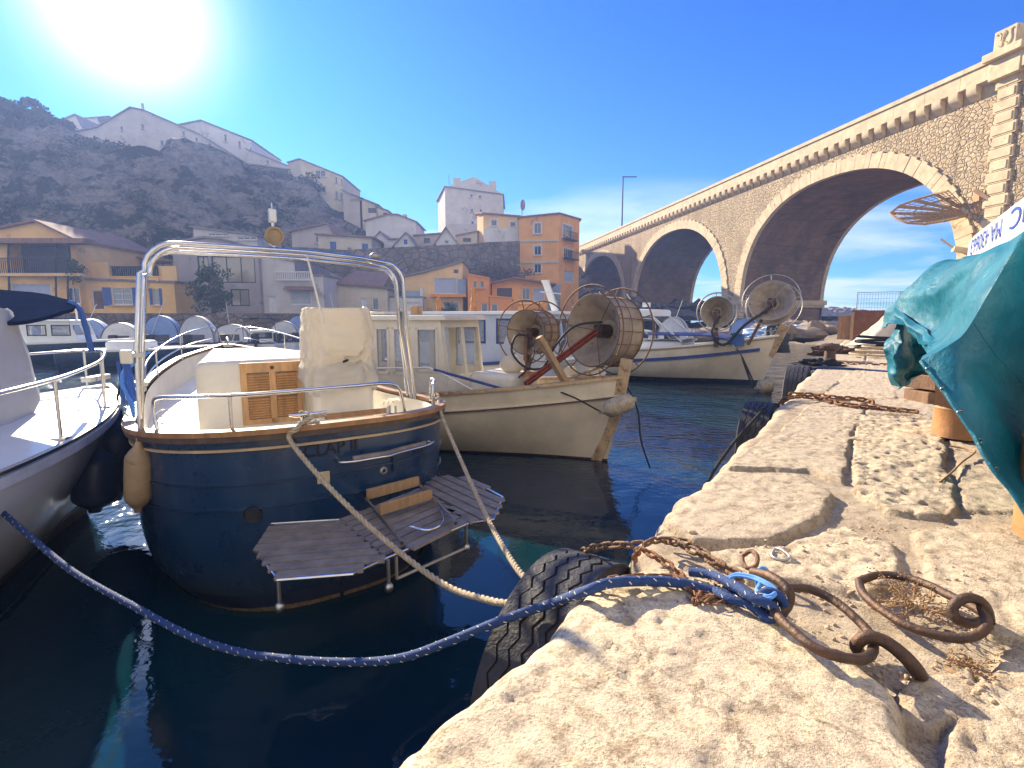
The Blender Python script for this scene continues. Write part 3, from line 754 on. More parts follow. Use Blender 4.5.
mb = MB(); HB.rail(mb, .015, .05, .05, .02); mb.build('rub_rail', mat('dark_teak_rail', (.10, .06, .04), .5, 0, .4, 14), boat)
mb = MB(); HB.rail(mb, .10, .022, .016, .010); mb.build('gold_line', mat('sandy_trim_line', (.52, .38, .22), .6), boat)
for dz in (.33, .50): mb = MB(); HB.rail(mb, dz, .018, .014, .004); mb.build('strake', M['navy'], boat)
mb = MB(); mb.ang = 50
for sd in (-1, 1): mb.grid([[HB.P(t, HB.qz(t, HB.z(t)-.32*k/3), sd, -.06) for k in range(4)] for t in HB.ts() if t < .97])
mb.build('bulwark', M['gel_cream'], boat)
mb = MB(); mb.ang = 50; HB.deck(mb, .31, -.055, 0, .985); mb.build('deck', M['gel_white'], boat)
# cabin trunk
def rbox(mb, x0, x1, y0, y1, z0, z1, r=.1, mi=0, tz=.0, n=6, taper=0.):
    """box with rounded plan corners and rounded top edge; taper pulls the far end in"""
    prof = [(0, z0)]+[(r*(1-math.cos(math.pi/2*k/n))*1.0, z1-r+r*math.sin(math.pi/2*k/n)) for k in range(n+1)]
    rings = []
    for ins, z in prof:
        ring = []
        cx = [(x1, y0), (x1, y1), (x0, y1), (x0, y0)]; rr = r*1.2
        for ci, (X, Y_) in enumerate(cx):
            sx = -1 if X == x1 else 1; sy = 1 if Y_ == y0 else -1
            for k in range(n+1):
                a = {0: -math.pi/2, 1: 0, 2: math.pi/2, 3: math.pi}[ci]+math.pi/2*k/n
                px = X+sx*rr+math.cos(a)*(rr-ins); py = Y_+sy*rr+math.sin(a)*(rr-ins)
                f_ = 1-taper*(py-y0)/(y1-y0); ring.append(((px-(x0+x1)/2)*f_+(x0+x1)/2, py, z+tz*(py-y0)/(y1-y0)))
        rings.append(ring)
    n_ = len(rings[0]); vs = [p for r_ in rings for p in r_]; fs = []
    for i in range(len(rings)-1):
        for k in range(n_): l = (k+1) % n_; fs.append((i*n_+k, i*n_+l, (i+1)*n_+l, (i+1)*n_+k))
    fs.append(tuple((len(rings)-1)*n_+k for k in range(n_)))
    return mb.add(vs, fs, mi)
mb = MB(); mb.ang = 40; rbox(mb, -.72, .80, 2.2, 5.0, .85, 1.585, .09, taper=.45, tz=-.02); cab = mb.build('cabin_trunk', M['gel_cream'], boat)
mb = MB(); mb.ang = 40; rbox(mb, -.52, .56, 4.6, 5.7, .85, 1.50, .12, taper=.5, tz=-.1); mb.build('foredeck_hatch', M['gel_white'], boat)
# louvred door
dx0, dx1, dz0, dz1, dy = -.33, .25, .93, 1.555, 2.185
mb = MB()
fw_ = .055
for (x0, x1, z0, z1) in ((dx0, dx0+fw_, dz0, dz1), (dx1-fw_, dx1, dz0, dz1), ((dx0+dx1)/2-.03, (dx0+dx1)/2+.03, dz0, dz1-.1), (dx0+fw_, dx1-fw_, dz1-.10, dz1), (dx0+fw_, dx1-fw_, dz0, dz0+.05), (dx0+fw_, dx1-fw_, 1.21, 1.25)):
    mb.box(((x0+x1)/2, dy, (z0+z1)/2), (x1-x0, .03, z1-z0))
M['door_wood'] = mat('light_orange_wood', (.60, .33, .13), .5, 0, .35, 14, bump=.25, bscale=50, stretch=(1, 1, .25)); door = mb.build('door', M['door_wood'], boat)
mb = MB(); mid = (dx0+dx1)/2
for (x0, x1) in ((dx0+fw_, mid-.03), (mid+.03, dx1-fw_)):
    for (z0, z1) in ((dz0+.05, 1.21), (1.25, dz1-.10)):
        z = z0+.018
        while z < z1-.005:
            mb.box((0, 0, 0), (x1-x0, .03, .008), M=Matrix.Translation(((x0+x1)/2, dy+.004, z)) @ Matrix.Rotation(R(38), 4, 'X')); z += .026
mb.build('louvres', M['door_wood'], door)
mb = MB(); mb.box((mid, dy+.02, 1.24), (dx1-dx0-.06, .01, .6)); mb.build('backing_panel', M['teak_dark'], door)
mb = MB(); mb.ell((mid, dy-.02, 1.50), (.02, .012, .02), 10, 6); mb.build('door_knob', M['rust'], door)
# helm seat under canvas
def cover(mb, cx, cy, w_, d, z0, z1, seed=0, hem=.06):
    rings = []; nk = 72; nz = 40
    for i in range(nz+1):
        q = i/nz; z = lerp(z0, z1, q); ring = []
        for k in range(nk):
            a = 2*math.pi*k/nk; c, s_ = math.cos(a), math.sin(a); e = 2/5.
            x = math.copysign(abs(c)**e, c)*w_/2; y = math.copysign(abs(s_)**e, s_)*d/2
            f_ = 1+.03*math.sin(q*3+seed)-(.05*smooth((q-.85)/.15))
            if q < .35: f_ += .07*math.sin(q/.35*math.pi)
            wr = .028*fn(c*2+seed, s_*2, z*3.0)+.010*fn(c*6, s_*6+seed, z*8)+.018*(1-min(1., 5*abs(fn(c*3+seed, s_*3, z*5))))+.018*math.sin(k*.52+2*fn(z*3, k*.1))*(1-q)**2
            # gather at the tie
            dd = math.hypot((a-4.85)*w_*.55, (z-(z0+.30)))
            wr -= .06*math.exp(-dd*dd/.008); wr += .032*math.sin(math.atan2(z-z0-.30, (a-4.85)*.5)*7)*math.exp(-dd*dd/.05)
            r_ = f_
            zz = z-(hem*(.5+.5*math.sin(a*3+seed)) if i == 0 else hem*(.5+.5*math.sin(a*3+seed))*(1-q)**3)
            ring.append((cx+x*r_+c*wr, cy+y*r_+s_*wr, zz))
        rings.append(ring)
    # sagging top with a piped rim
    for q, dz in ((.93, .012), (.86, -.01), (.6, -.02), (.3, -.012), (.02, -.01)):
        ring = []
        for k in range(nk):
            x, y, z = rings[nz][k]; ring.append((cx+(x-cx)*q, cy+(y-cy)*q, z1+dz+.012*fn(x*7, y*7, seed)))
        rings.append(ring)
    n_ = nk; vs = [p for r_ in rings for p in r_]; fs = []
    for i in range(len(rings)-1):
        for k in range(n_): l = (k+1) % n_; fs.append((i*n_+k, i*n_+l, (i+1)*n_+l, (i+1)*n_+k))
    fs.append(tuple((len(rings)-1)*n_+k for k in range(n_)))
    return mb.add(vs, fs)
mb = MB(); mb.ang = 35; rbox(mb, .27, .90, 1.80, 2.3, .9, 1.55, .07); helm = mb.build('helm_console', M['gel_cream'], boat)
mb = MB(); mb.ang = 70; cover(mb, .57, 1.98, .68, .48, 1.28, 2.09, 2); mb.build('canvas_cover', M['canvas'], boat)
mb = MB(); mb.tube([(.55, 1.72, 1.56), (.60, 1.70, 1.58)], .012); mb.build('tie', M['rope_black'], boat)
mb = MB(); mb.box((.62, 1.55, 1.05), (.62, .05, .05)); mb.build('footrest', M['teak_red'], boat)
for (x, y) in ((.83, 1.15),):
    mb = MB()
    for dx_, dy_ in ((-.04, 0), (.04, 0), (0, .05)): mb.tube([(x+dx_, y+dy_, .95), (x+dx_, y+dy_, 1.16)], .012)
    mb.tube([(x-.05, y, 1.08), (x+.05, y, 1.08), (x, y+.06, 1.08)], .008, closed=True); mb.build('rod_holder', M['steel'], boat)
mb = MB(); mb.box((.6, .75, .985), (.34, .2, .02)); mb.build('deck_hatch', M['canvas_grey'], boat)
for x in (.92, .98, 1.03):
    mb = MB(); mb.box((0, 0, 0), (.012, .16, .035), M=Matrix.Translation((x+.09, 1.75+x*.2, 1.08)) @ Matrix.Rotation(R(30), 4, 'Y')); mb.build('vent_slot', M['gel_cream'], boat)
# steel arch of three tubes
arch_m = []
for k, (o, i_) in enumerate(((0, 0), (.09, .03), (.2, .0))):
    zt = 2.52-.02*k; xr = 1.0-.03*k
    p = [(-1.12, .78+o*.5, 1.2), (-1.10+i_, .8+o*.6, 1.8), (-1.05+i_, .82+o, 2.3)]
    for j in range(7): a = math.pi-math.pi/2*j/6; p.append((-.82+.20*math.cos(a)+i_, .84+o, zt-.20+.20*math.sin(a)))
    p += [(-.4, .9+o, zt+.01), (0.1, .98+o, zt+.02), (.55, 1.08+o, zt+.01)]
    for j in range(7): a = math.pi/2-math.pi/2*j/6; p.append((.80-i_+.18*math.cos(a), 1.15+o, zt-.19+.18*math.sin(a)))
    p += [(1.02-i_, 1.2+o*.9, 1.9), (1.12, 1.25+o, 1.2)]
    mb = MB(); mb.ang = 60; mb.tube(p, .0165 if k < 2 else .014, 10); arch_m.append(mb.build('arch_tube', M['steel'], boat))
for (x, y, z) in ((-1.09, .82, 1.55), (-1.10, .80, 1.75)): mb = MB(); mb.box((x, y+.03, z), (.07, .12, .03)); mb.build('arch_bracket', M['chrome_dull'], boat)
mb = MB(); mb.box((1.02, 1.27, 1.95), (.05, .16, .22)); mb.box((1.0, 1.25, 2.08), (.08, .12, .02)); mb.build('arch_bracket', M['chrome_dull'], boat)
mb = MB(); mb.box((-1.16, .78, 1.74), (.07, .07, .09)); bevel(mb.build('gps_puck', M['gel_cream'], boat), .01)
# mast light: stem, round lamp, box lamp
mb = MB(); mb.tube([(-.16, 1.0, 2.53), (-.16, 1.0, 2.83)], .012); 
mast = mb.build('light_stem', M['steel'], boat)
mb = MB(); mb.tube([(-.16, .96, 2.64), (-.16, 1.04, 2.64)], .062, 20); mb.torus(.062, .012, Matrix.Translation((-.16, .955, 2.64)) @ Matrix.Rotation(R(90), 4, 'X'), 24, 8); mb.build('round_lamp', M['fender_beige'], mast)
mb = MB(); mb.box((-.16, 1.0, 2.80), (.055, .06, .10)); bevel(mb.build('top_lamp', M['gel_white'], mast), .008)
mb = MB(); mb.tube([(-.16, 1.0, 2.85), (-.16, 1.0, 2.90)], .005); mb.build('aerial', M['steel'], mast)
mb = MB(); mb.tube([(.10, 1.05, 2.50), (.35, 1.6, 1.95)], .009); mb.build('whip_aerial', M['gel_white'], boat)
mb = MB(); mb.ell((.72, 1.16, 2.56), (.05, .05, .035)); mb.tube([(.72, 1.16, 2.50), (.72, 1.16, 2.55)], .02); mb.build('nav_lamp', M['galv'], boat)
# rails
def railpts(H, seq, off=-.03):
    return [H.P(t, 1.0, sd, off)+Vector((0, 0, h)) for t, sd, h in seq]
def stern_pt(H, x, h, off=-.03):
    sd = 1 if x >= 0 else -1; best = min((abs(H.P(t, 1, sd, off).x-x), t) for t in [i/400*.3 for i in range(401)])
    return H.P(best[1], 1, sd, off)+Vector((0, 0, h))
xs = [-1.02, -1.03, -1.0, -.9, -.7, -.5, -.2, .1, .35, .47, .52, .55]; hs_ = [0, .20, .245, .25, .25, .25, .255, .26, .26, .23, .14, 0]
mb = MB(); mb.ang = 60; mb.tube(spline([stern_pt(HB, x, h) for x, h in zip(xs, hs_)], 5), .0125, 10)
for x in (-.62,): mb.tube([stern_pt(HB, x, 0), stern_pt(HB, x, .25)], .011)
mb.build('stern_rail', M['steel'], boat)
mb = MB(); q_ = railpts(HB, [(.055, 1, 0), (.055, 1, .17), (.062, 1, .215), (.075, 1, .225), (.10, 1, .225), (.12, 1, .225), (.125, 1, .20), (.128, 1, 0)]); mb.tube(spline(q_, 5), .0125, 8); mb.build('quarter_rail', M['steel'], boat)
for sd in (-1, 1):
    mb = MB(); mb.ang = 60
    sq = [(.50, sd, .02), (.52, sd, .22), (.56, sd, .30), (.64, sd, .33), (.74, sd, .36), (.84, sd, .38), (.92, sd, .38), (.955, sd, .30), (.97, sd, .05)]
    top = railpts(HB, sq, -.05); mb.tube(spline(top, 6), .0115, 8)
    mb.tube(spline(railpts(HB, [(.53, sd, .14), (.64, sd, .17), (.74, sd, .18), (.84, sd, .19), (.93, sd, .18)], -.05), 4), .009, 6)
    for t, h in ((.64, .33), (.79, .37)): p_ = railpts(HB, [(t, sd, 0), (t, sd, h)], -.05); mb.tube(p_, .010, 6)
    mb.build('bow_rail', M['steel'], boat)
def cleat(mb, c, rz=0., k=1.):
    T = Matrix.Translation(Vector(c)) @ Matrix.Rotation(rz, 4, 'Z') @ Matrix.Diagonal((k, k, k, 1))
    mb.box((0, 0, .008), (.12, .045, .016), M=T); mb.tube([(-.035, 0, .01), (-.035, 0, .055)], .011, 8, M=T); mb.tube([(.035, 0, .01), (.035, 0, .055)], .011, 8, M=T)
    mb.tube([(-.11, 0, .062), (-.07, 0, .055), (0, 0, .055), (.07, 0, .055), (.11, 0, .062)], [.008, .012, .013, .012, .008], 8, M=T)
mb = MB(); cleat(mb, stern_pt(HB, -.18, .03, -.02), 0, 1.1); mb.build('cleat', M['steel'], boat)
mb = MB(); cleat(mb, HB.P(.12, 1, 1, -.02)+Vector((0, 0, .02)), R(70), 1.1); mb.build('cleat', M['steel'], boat)
mb = MB(); cleat(mb, (-.25, 5.9, 1.30), R(90), 1.); mb.build('cleat', M['steel'], boat)
mb = MB(); cleat(mb, (.3, 5.9, 1.30), R(90), 1.); mb.build('cleat', M['steel'], boat)
mb = MB(); mb.box((0, 6.75, 1.53), (.14, .3, .05)); mb.tube([(-.06, 6.9, 1.56), (.06, 6.9, 1.56)], .03); mb.tube(spline([(0, 6.95, 1.58), (0, 6.7, 1.66), (0, 6.5, 1.60)], 4), .018); mb.build('anchor_roller', M['galv'], boat)
# name, plate, grab handle and outlets on the stern
def decal(H, T, txt, u, v, wpx, hgt, m, parent, off=.004, name='lettering', side=None, mirror=False, tilt=0.):
    p, n_, t, q, sd = H.hit(u, v, T, side, .3 if H is HB else 1.)
    vs, fs = textmesh(txt, hgt)
    x0 = min(a[0] for a in vs); x1 = max(a[0] for a in vs)
    e1 = Vector((0, 0, 1)).cross(n_).normalized(); g = T.to_3x3() @ e1
    k = hgt/ hgt
    # walk along the hull so the letters follow its curve
    def at_arc(l):
        t_, d = t, 0.
        # sign: e1 points to the reader's right
        base = H.P(t, q, sd); step = .0008
        dirn = 1 if (H.P(min(1, t+.002), q, sd)-base).dot(e1) > 0 else -1
        s_ = dirn if l >= 0 else -dirn; sdd = sd; prev = base
        while d < abs(l):
            t_ += s_*step
            if t_ < 0: t_ = -t_; s_ = -s_; sdd = -sdd
            c = H.P(t_, q, sdd); d += (c-prev).length; prev = c
        return prev, H.nrm(t_, q, sdd)
    tab = [(l, *at_arc(l)) for l in [x0+(x1-x0)*i/24 for i in range(25)]]
    out = []
    for a in vs:
        f_ = (a[0]-x0)/(x1-x0)*24; i = min(23, int(f_)); fr = f_-i
        P0 = tab[i][1].lerp(tab[i+1][1], fr); N0 = tab[i][2].lerp(tab[i+1][2], fr).normalized(); upv = (Vector((0, 0, 1))-N0*N0.z).normalized()
        out.append(P0+upv*(a[1]+tilt*a[0])+N0*off)
    mb = MB(); mb.sm = False; mb.add(out, fs); return mb.build(name, m, parent, fixn=False)
M['letter_dark'] = mat('dark_letter_paint', (.006, .008, .016), .35)
M['letter_blue'] = mat('blue_letter_paint', (.02, .07, .35), .5)
def stern_xz(x, z, off):
    sd = 1 if x >= 0 else -1; lo, hi = 0., .25
    for _ in range(40):
        m_ = (lo+hi)/2
        if HB.P(m_, HB.qz(m_, z), 1).x < abs(x): lo = m_
        else: hi = m_
    t_ = (lo+hi)/2; q_ = HB.qz(t_, z); p = HB.P(t_, q_, sd); return p+Vector((.25*x, -1, 0))*off
vs, fs = textmesh('CLAP II', .125); xa = HB.hit(305, 452, TB, None, .3)[0].x; xb = HB.hit(358, 445, TB, None, .3)[0].x
x0 = min(v[0] for v in vs); x1 = max(v[0] for v in vs); zc_ = HB.hit(331, 448, TB, None, .3)[0].z
mb = MB(); mb.sm = False; mb.add([stern_xz(lerp(xa, xb, (v[0]-x0)/(x1-x0)), zc_+v[1]+.03*(v[0]-x0), .010) for v in vs], fs); mb.build('lettering', M['letter_dark'], boat, fixn=False)
def hull_frame(H, T, u, v, side=None):
    p, n_, t, q, sd = H.hit(u, v, T, side, .3 if H is HB else 1.); e1 = Vector((0, 0, 1)).cross(n_).normalized(); e2 = n_.cross(e1)
    return Matrix(((e1.x, e2.x, n_.x, p.x), (e1.y, e2.y, n_.y, p.y), (e1.z, e2.z, n_.z, p.z), (0, 0, 0, 1)))
T = hull_frame(HB, TB, 322, 478); mb = MB(); mb.box((0, 0, .004), (.085, .085, .012), M=T); bevel(mb.build('registration_plate', mat('beige_plate', (.55, .45, .28), .5), boat), .01)
T = hull_frame(HB, TB, 253, 513); mb = MB(); mb.lathe([(.0, .004), (.045, .004), (.055, .02), (.055, -.02)], 24, M=T); mb.build('exhaust_outlet', M['rubber'], boat)
T = hull_frame(HB, TB, 384, 471); mb = MB(); mb.lathe([(.012, .012), (.018, .02), (.03, .008), (.03, -.01)], 16, M=T); mb.build('drain_outlet', M['galv'], boat)
ha = HB.hit(338, 458, TB)[:2]; hb_ = HB.hit(384, 454, TB)[:2]; hc = HB.hit(428, 442, TB)[:2]
mb = MB(); mb.ang = 60
pth = [ha[0]+ha[1]*.0, ha[0]+ha[1]*.07]+[ha[0].lerp(hb_[0], k/4)+ha[1].lerp(hb_[1], k/4)*.10 for k in range(1, 5)]+[hb_[0].lerp(hc[0], k/4)+hb_[1].lerp(hc[1], k/4)*.09 for k in range(1, 4)]+[hc[0]+hc[1]*.05, hc[0]]
mb.tube(spline(pth, 4), .012, 8); mb.build('grab_handle', M['steel'], boat)
mb = MB(); mb.sheet([[p_+Vector((0, 0, dz)) for dz in (.0, .022)] for p_ in spline([x+Vector((0, 0, .012)) for x in pth[2:-2]], 3)], .02); mb.build('handle_pad', M['teak_dark'], boat)
mb = MB(); T = hull_frame(HB, TB, 394, 462); mb.box((0, 0, .01), (.025, .14, .015), M=T); mb.build('handle_bracket', M['navy'], boat)
mb = MB(); mb.tube([hb_[0], hb_[0]+hb_[1]*.1], .01); mb.build('handle_post', M['steel'], boat)
# slatted swim platform in three leaves
PZ = .68
def pf(px): return [TBi @ onz(u, v, PZ) for u, v in px]
def inside(poly, x, y):
    c = False; n = len(poly)
    for i in range(n):
        x0, y0 = poly[i][:2]; x1, y1 = poly[(i+1) % n][:2]
        if (y0 > y) != (y1 > y) and x < (x1-x0)*(y-y0)/(y1-y0)+x0: c = not c
    return c
def clipseg(poly, p, d):
    """parameters where line p+d*s crosses the polygon"""
    out = []; n = len(poly)
    for i in range(n):
        a = Vector(poly[i][:2]); b = Vector(poly[(i+1) % n][:2]); e = b-a; den = d.x*e.y-d.y*e.x
        if abs(den) < 1e-9: continue
        s_ = ((a.x-p.x)*e.y-(a.y-p.y)*e.x)/den; r_ = ((a.x-p.x)*d.y-(a.y-p.y)*d.x)/den
        if 0 <= r_ < 1: out.append(s_)
    return sorted(out)
def slats(mb, poly, dirv, pitch, wd, z, th=.018):
    d = dirv.normalized(); n_ = Vector((-d.y, d.x)); c = [Vector(p[:2]).dot(n_) for p in poly]; s = min(c)+wd*.6
    while s < max(c)-wd*.3:
        xs_ = clipseg(poly, n_*s, d)
        if len(xs_) >= 2 and xs_[-1]-xs_[0] > .03:
            a = n_*s+d*xs_[0]; b = n_*s+d*xs_[-1]; mb.beam((a.x, a.y, z), (b.x, b.y, z), wd, th)
        s += pitch
leafL = pf([(271, 524), (340, 519), (386, 558), (353, 573), (278, 579), (254, 550)])
leafM = pf([(340, 519), (422, 488), (468, 523), (386, 558)])
leafR = pf([(422, 488), (436, 476), (467, 478), (503, 497), (493, 519), (468, 523)])
tr = [tuple(p) for p in leafL]
e = (leafL[1]-leafL[0]); ax = Vector((leafL[3]-leafL[4]).xy)
def leaf(poly, name, dirv, parent):
    mb = MB(); mb.sm = False; slats(mb, [tuple(p) for p in poly], dirv, .092, .074, PZ); o = mb.build(name, M['teak_dark'], parent)
    mb = MB(); mb.tube([Vector((p.x, p.y, PZ-.005)) for p in poly], .0115, 8, closed=True); mb.build('edge_tube', M['steel'], o); return o
dL = Vector((leafL[1]-leafL[0]).xy); dR = Vector((leafM[1]-leafM[0]).xy)
leaf(leafL, 'platform_leaf', dL, boat)
lm = leaf(leafM, 'platform_leaf', dR, boat)
leaf(leafR, 'platform_leaf', Vector((leafR[4]-leafR[1]).xy) if False else Vector((leafR[5]-leafR[0]).xy)+Vector((.12, -.02)), boat)
# folding ladder lying on the middle leaf
lad = pf([(364, 505), (401, 552), (458, 530), (421, 489)])
U = lambda a, b: lad[0].lerp(lad[3], a).lerp(lad[1].lerp(lad[2], a), b)+Vector((0, 0, .05))
mb = MB(); mb.tube([U(.02, 0), U(.02, 1)], .012); mb.tube([U(.96, 0), U(.96, 1)], .012); mb.tube(spline([U(.3, .8), U(.5, .95), U(.8, .9), U(.93, .6)], 5), .009); ld = mb.build('ladder', M['steel'], boat)
for b_ in (.03, .42): 
    mb = MB(); mb.beam(U(.04, b_)+Vector((0, 0, .03)), U(.94, b_)+Vector((0, 0, .03)), .03, .075); bevel(mb.build('rung', M['wood'], ld), .005)
for px in ((278, 578), (388, 560), (466, 524)):
    mb = MB(); p = TBi @ onz(*px, PZ); mb.tube([(p.x, p.y, PZ), (p.x, p.y, PZ-.14)], .011); mb.ell((p.x, p.y, PZ-.16), (.025, .025, .03)); mb.build('platform_leg', M['chrome_dull'], boat)
a_ = TBi @ onz(396, 552, PZ); b_ = TBi @ onz(466, 524, PZ); mb = MB(); mb.tube([(a_.x, a_.y, PZ-.16), (b_.x, b_.y, PZ-.16)], .01); mb.tube([(a_.x, a_.y, PZ-.16), (a_.x, a_.y, PZ)], .01); mb.build('under_brace', M['galv'], boat)
# ------------------------------------------------------------------ net hauler: flared drum in guard hoops on an arm
def hauler(parent, c, axis, r, w_, base, hoop=1.2, rustm='rust_red', post=True, guard='rust_light'):
    """c, base: local points; axis: local direction the open bowl faces"""
    ax = Vector(axis).normalized(); X = Vector((0, 0, 1)).cross(ax).normalized(); Y_ = ax.cross(X)
    T = Matrix(((X.x, Y_.x, ax.x, c[0]), (X.y, Y_.y, ax.y, c[1]), (X.z, Y_.z, ax.z, c[2]), (0, 0, 0, 1)))
    mb = MB(); mb.ang = 35
    mb.lathe([(.001, -w_*.30), (r*.24, -w_*.30), (r*.30, -w_*.22), (r*.42, -w_*.12), (r*.82, w_*.36), (r, w_*.5), (r*1.02, w_*.5), (r*.99, w_*.44), (r*.985, -w_*.44), (r*1.02, -w_*.5), (r, -w_*.5), (r*.8, -w_*.36), (r*.3, -w_*.18), (.001, -w_*.17)], 40, M=T)
    dr = mb.build('net_hauler', mat('rusty_drum_paint', (.36, .28, .20), .65, .05, .35, 5, bump=.3, spots=((.20, .10, .05), 3.5, .60)), parent)
    mb = MB(); mb.tube([T @ Vector((0, 0, -w_*.2)), T @ Vector((0, 0, w_*.22))], r*.2, 14); mb.box((0, 0, w_*.18), (r*.34, r*.34, r*.16), M=T)
    for k in range(6): a = k*math.pi/3; mb.tube([T @ Vector((r*.17*math.cos(a), r*.17*math.sin(a), w_*.2)), T @ Vector((r*.17*math.cos(a), r*.17*math.sin(a), w_*.30))], r*.035, 6)
    mb.build('hub', M['rust'], dr)
    for k, z in enumerate((.62, -.62)):
        mb = MB(); mb.ang = 60; mb.torus(r*hoop, .0115 if r > .3 else .009, T @ Matrix.Translation((0, 0, z*w_)), 48, 8)
        mb.torus(r*1.03, .009, T @ Matrix.Translation((0, 0, z*w_*.8)), 40, 6)
        for i in range(5):
            a = 2*math.pi*i/5+.4; mb.tube([T @ Vector((r*1.03*math.cos(a), r*1.03*math.sin(a), z*w_*.8)), T @ Vector((r*hoop*math.cos(a), r*hoop*math.sin(a), z*w_))], .008, 6)
        for i in range(3):
            a = 2*math.pi*i/3+.9; mb.tube([T @ Vector((0, 0, z*w_*.5)), T @ Vector((r*1.03*math.cos(a), r*1.03*math.sin(a), z*w_*.8))], .007, 6)
        mb.build('guard_hoop', M[guard], dr)
    mb = MB()
    for i in range(18):
        a = 2*math.pi*i/18; mb.tube([T @ Vector((r*1.03*math.cos(a), r*1.03*math.sin(a), -w_*.5)), T @ Vector((r*1.05*math.cos(a), r*1.05*math.sin(a), 0)), T @ Vector((r*1.03*math.cos(a), r*1.03*math.sin(a), w_*.5))], .006, 5)
    mb.torus(r*1.05, .006, T, 40, 6); mb.build('guard_cage', M[guard], dr)
    mb = MB(); h = T @ Vector((0, 0, w_*.24)); bs = Vector(base)
    mb.beam(h, bs, .075, .05, up=ax); mb.beam(h+ax*.05, bs+ax*.03, .02, .075, up=ax); mb.build('arm', M[rustm], dr)
    return dr, T
# ------------------------------------------------------------------ cream fishing boat with two net haulers
def loc(T, u, v, Y=None, z=None): return T.inverted() @ (onY(u, v, Y) if Y is not None else onz(u, v, z))
HP = Hull(7.2, 2.35, lambda t: .80+.50*max(0, t-.35)**1.6*1.55+.35*max(0, .2-t)*1.2, ys=1.6, ns=2.2, tm=.42, pb=2.3, full=3.4, vbow=1.7, rake=.28, zk=-.35)
bx, by, baz = 1.52, 7.05, 117.
ahd = Vector((math.sin(R(baz)), math.cos(R(baz)), 0)); st2 = Vector((bx, by, 0))-ahd*7.2
TP = thwm(st2.x, st2.y, baz)
fb = thing('fishing_boat', 'cream wooden fishing boat with glazed wheelhouse and two rusty net haulers at its bow', 'boat', st2, -R(baz))
mb = MB(); mb.ang = 60; HP.skin(mb, 0, 1, 18); mb.build('hull', M['cream_hull'], fb)
band(HP, -.3, .03, .008, 'boot_stripe', mat('dark_red_antifoul', (.07, .025, .02), .8, 0, .5, 12, bump=.5), fb)
mb = MB(); HP.rail(mb, -.02, .09, .04, .0); mb.build('gunwale', M['cream_rust'], fb)
mb = MB(); HP.rail(mb, .26, .03, .022, .012); mb.build('rub_strake', mat('rusty_strake', (.16, .09, .06), .7, 0, .5, 20), fb)
mb = MB(); HP.rail(mb, .235, .045, .018, .012); mb.build('strake_cap', M['cream_hull'], fb)
mb = MB(); mb.ang = 50
for sd in (-1, 1): mb.grid([[HP.P(t, HP.qz(t, HP.z(t)-.16*k/3), sd, -.06) for k in range(4)] for t in HP.ts() if t < .97])
mb.build('bulwark', M['cream_rust'], fb)
mb = MB(); mb.ang = 50; HP.deck(mb, .14, -.055, 0, .98, camber=.06); mb.build('deck', mat('grey_blue_deck', (.30, .36, .40), .6, 0, .2, 6), fb)
zb = HP.z(1.)
mb = MB(); mb.beam((0, 6.78, -.2), (0, 7.12, zb*.6), .09, .14, up=(0, 1, 0)); mb.beam((0, 7.12, zb*.6), (0, 7.24, zb+.26), .10, .14, up=(0, 1, 0)); mb.build('stem_post', M['cream_rust'], fb)
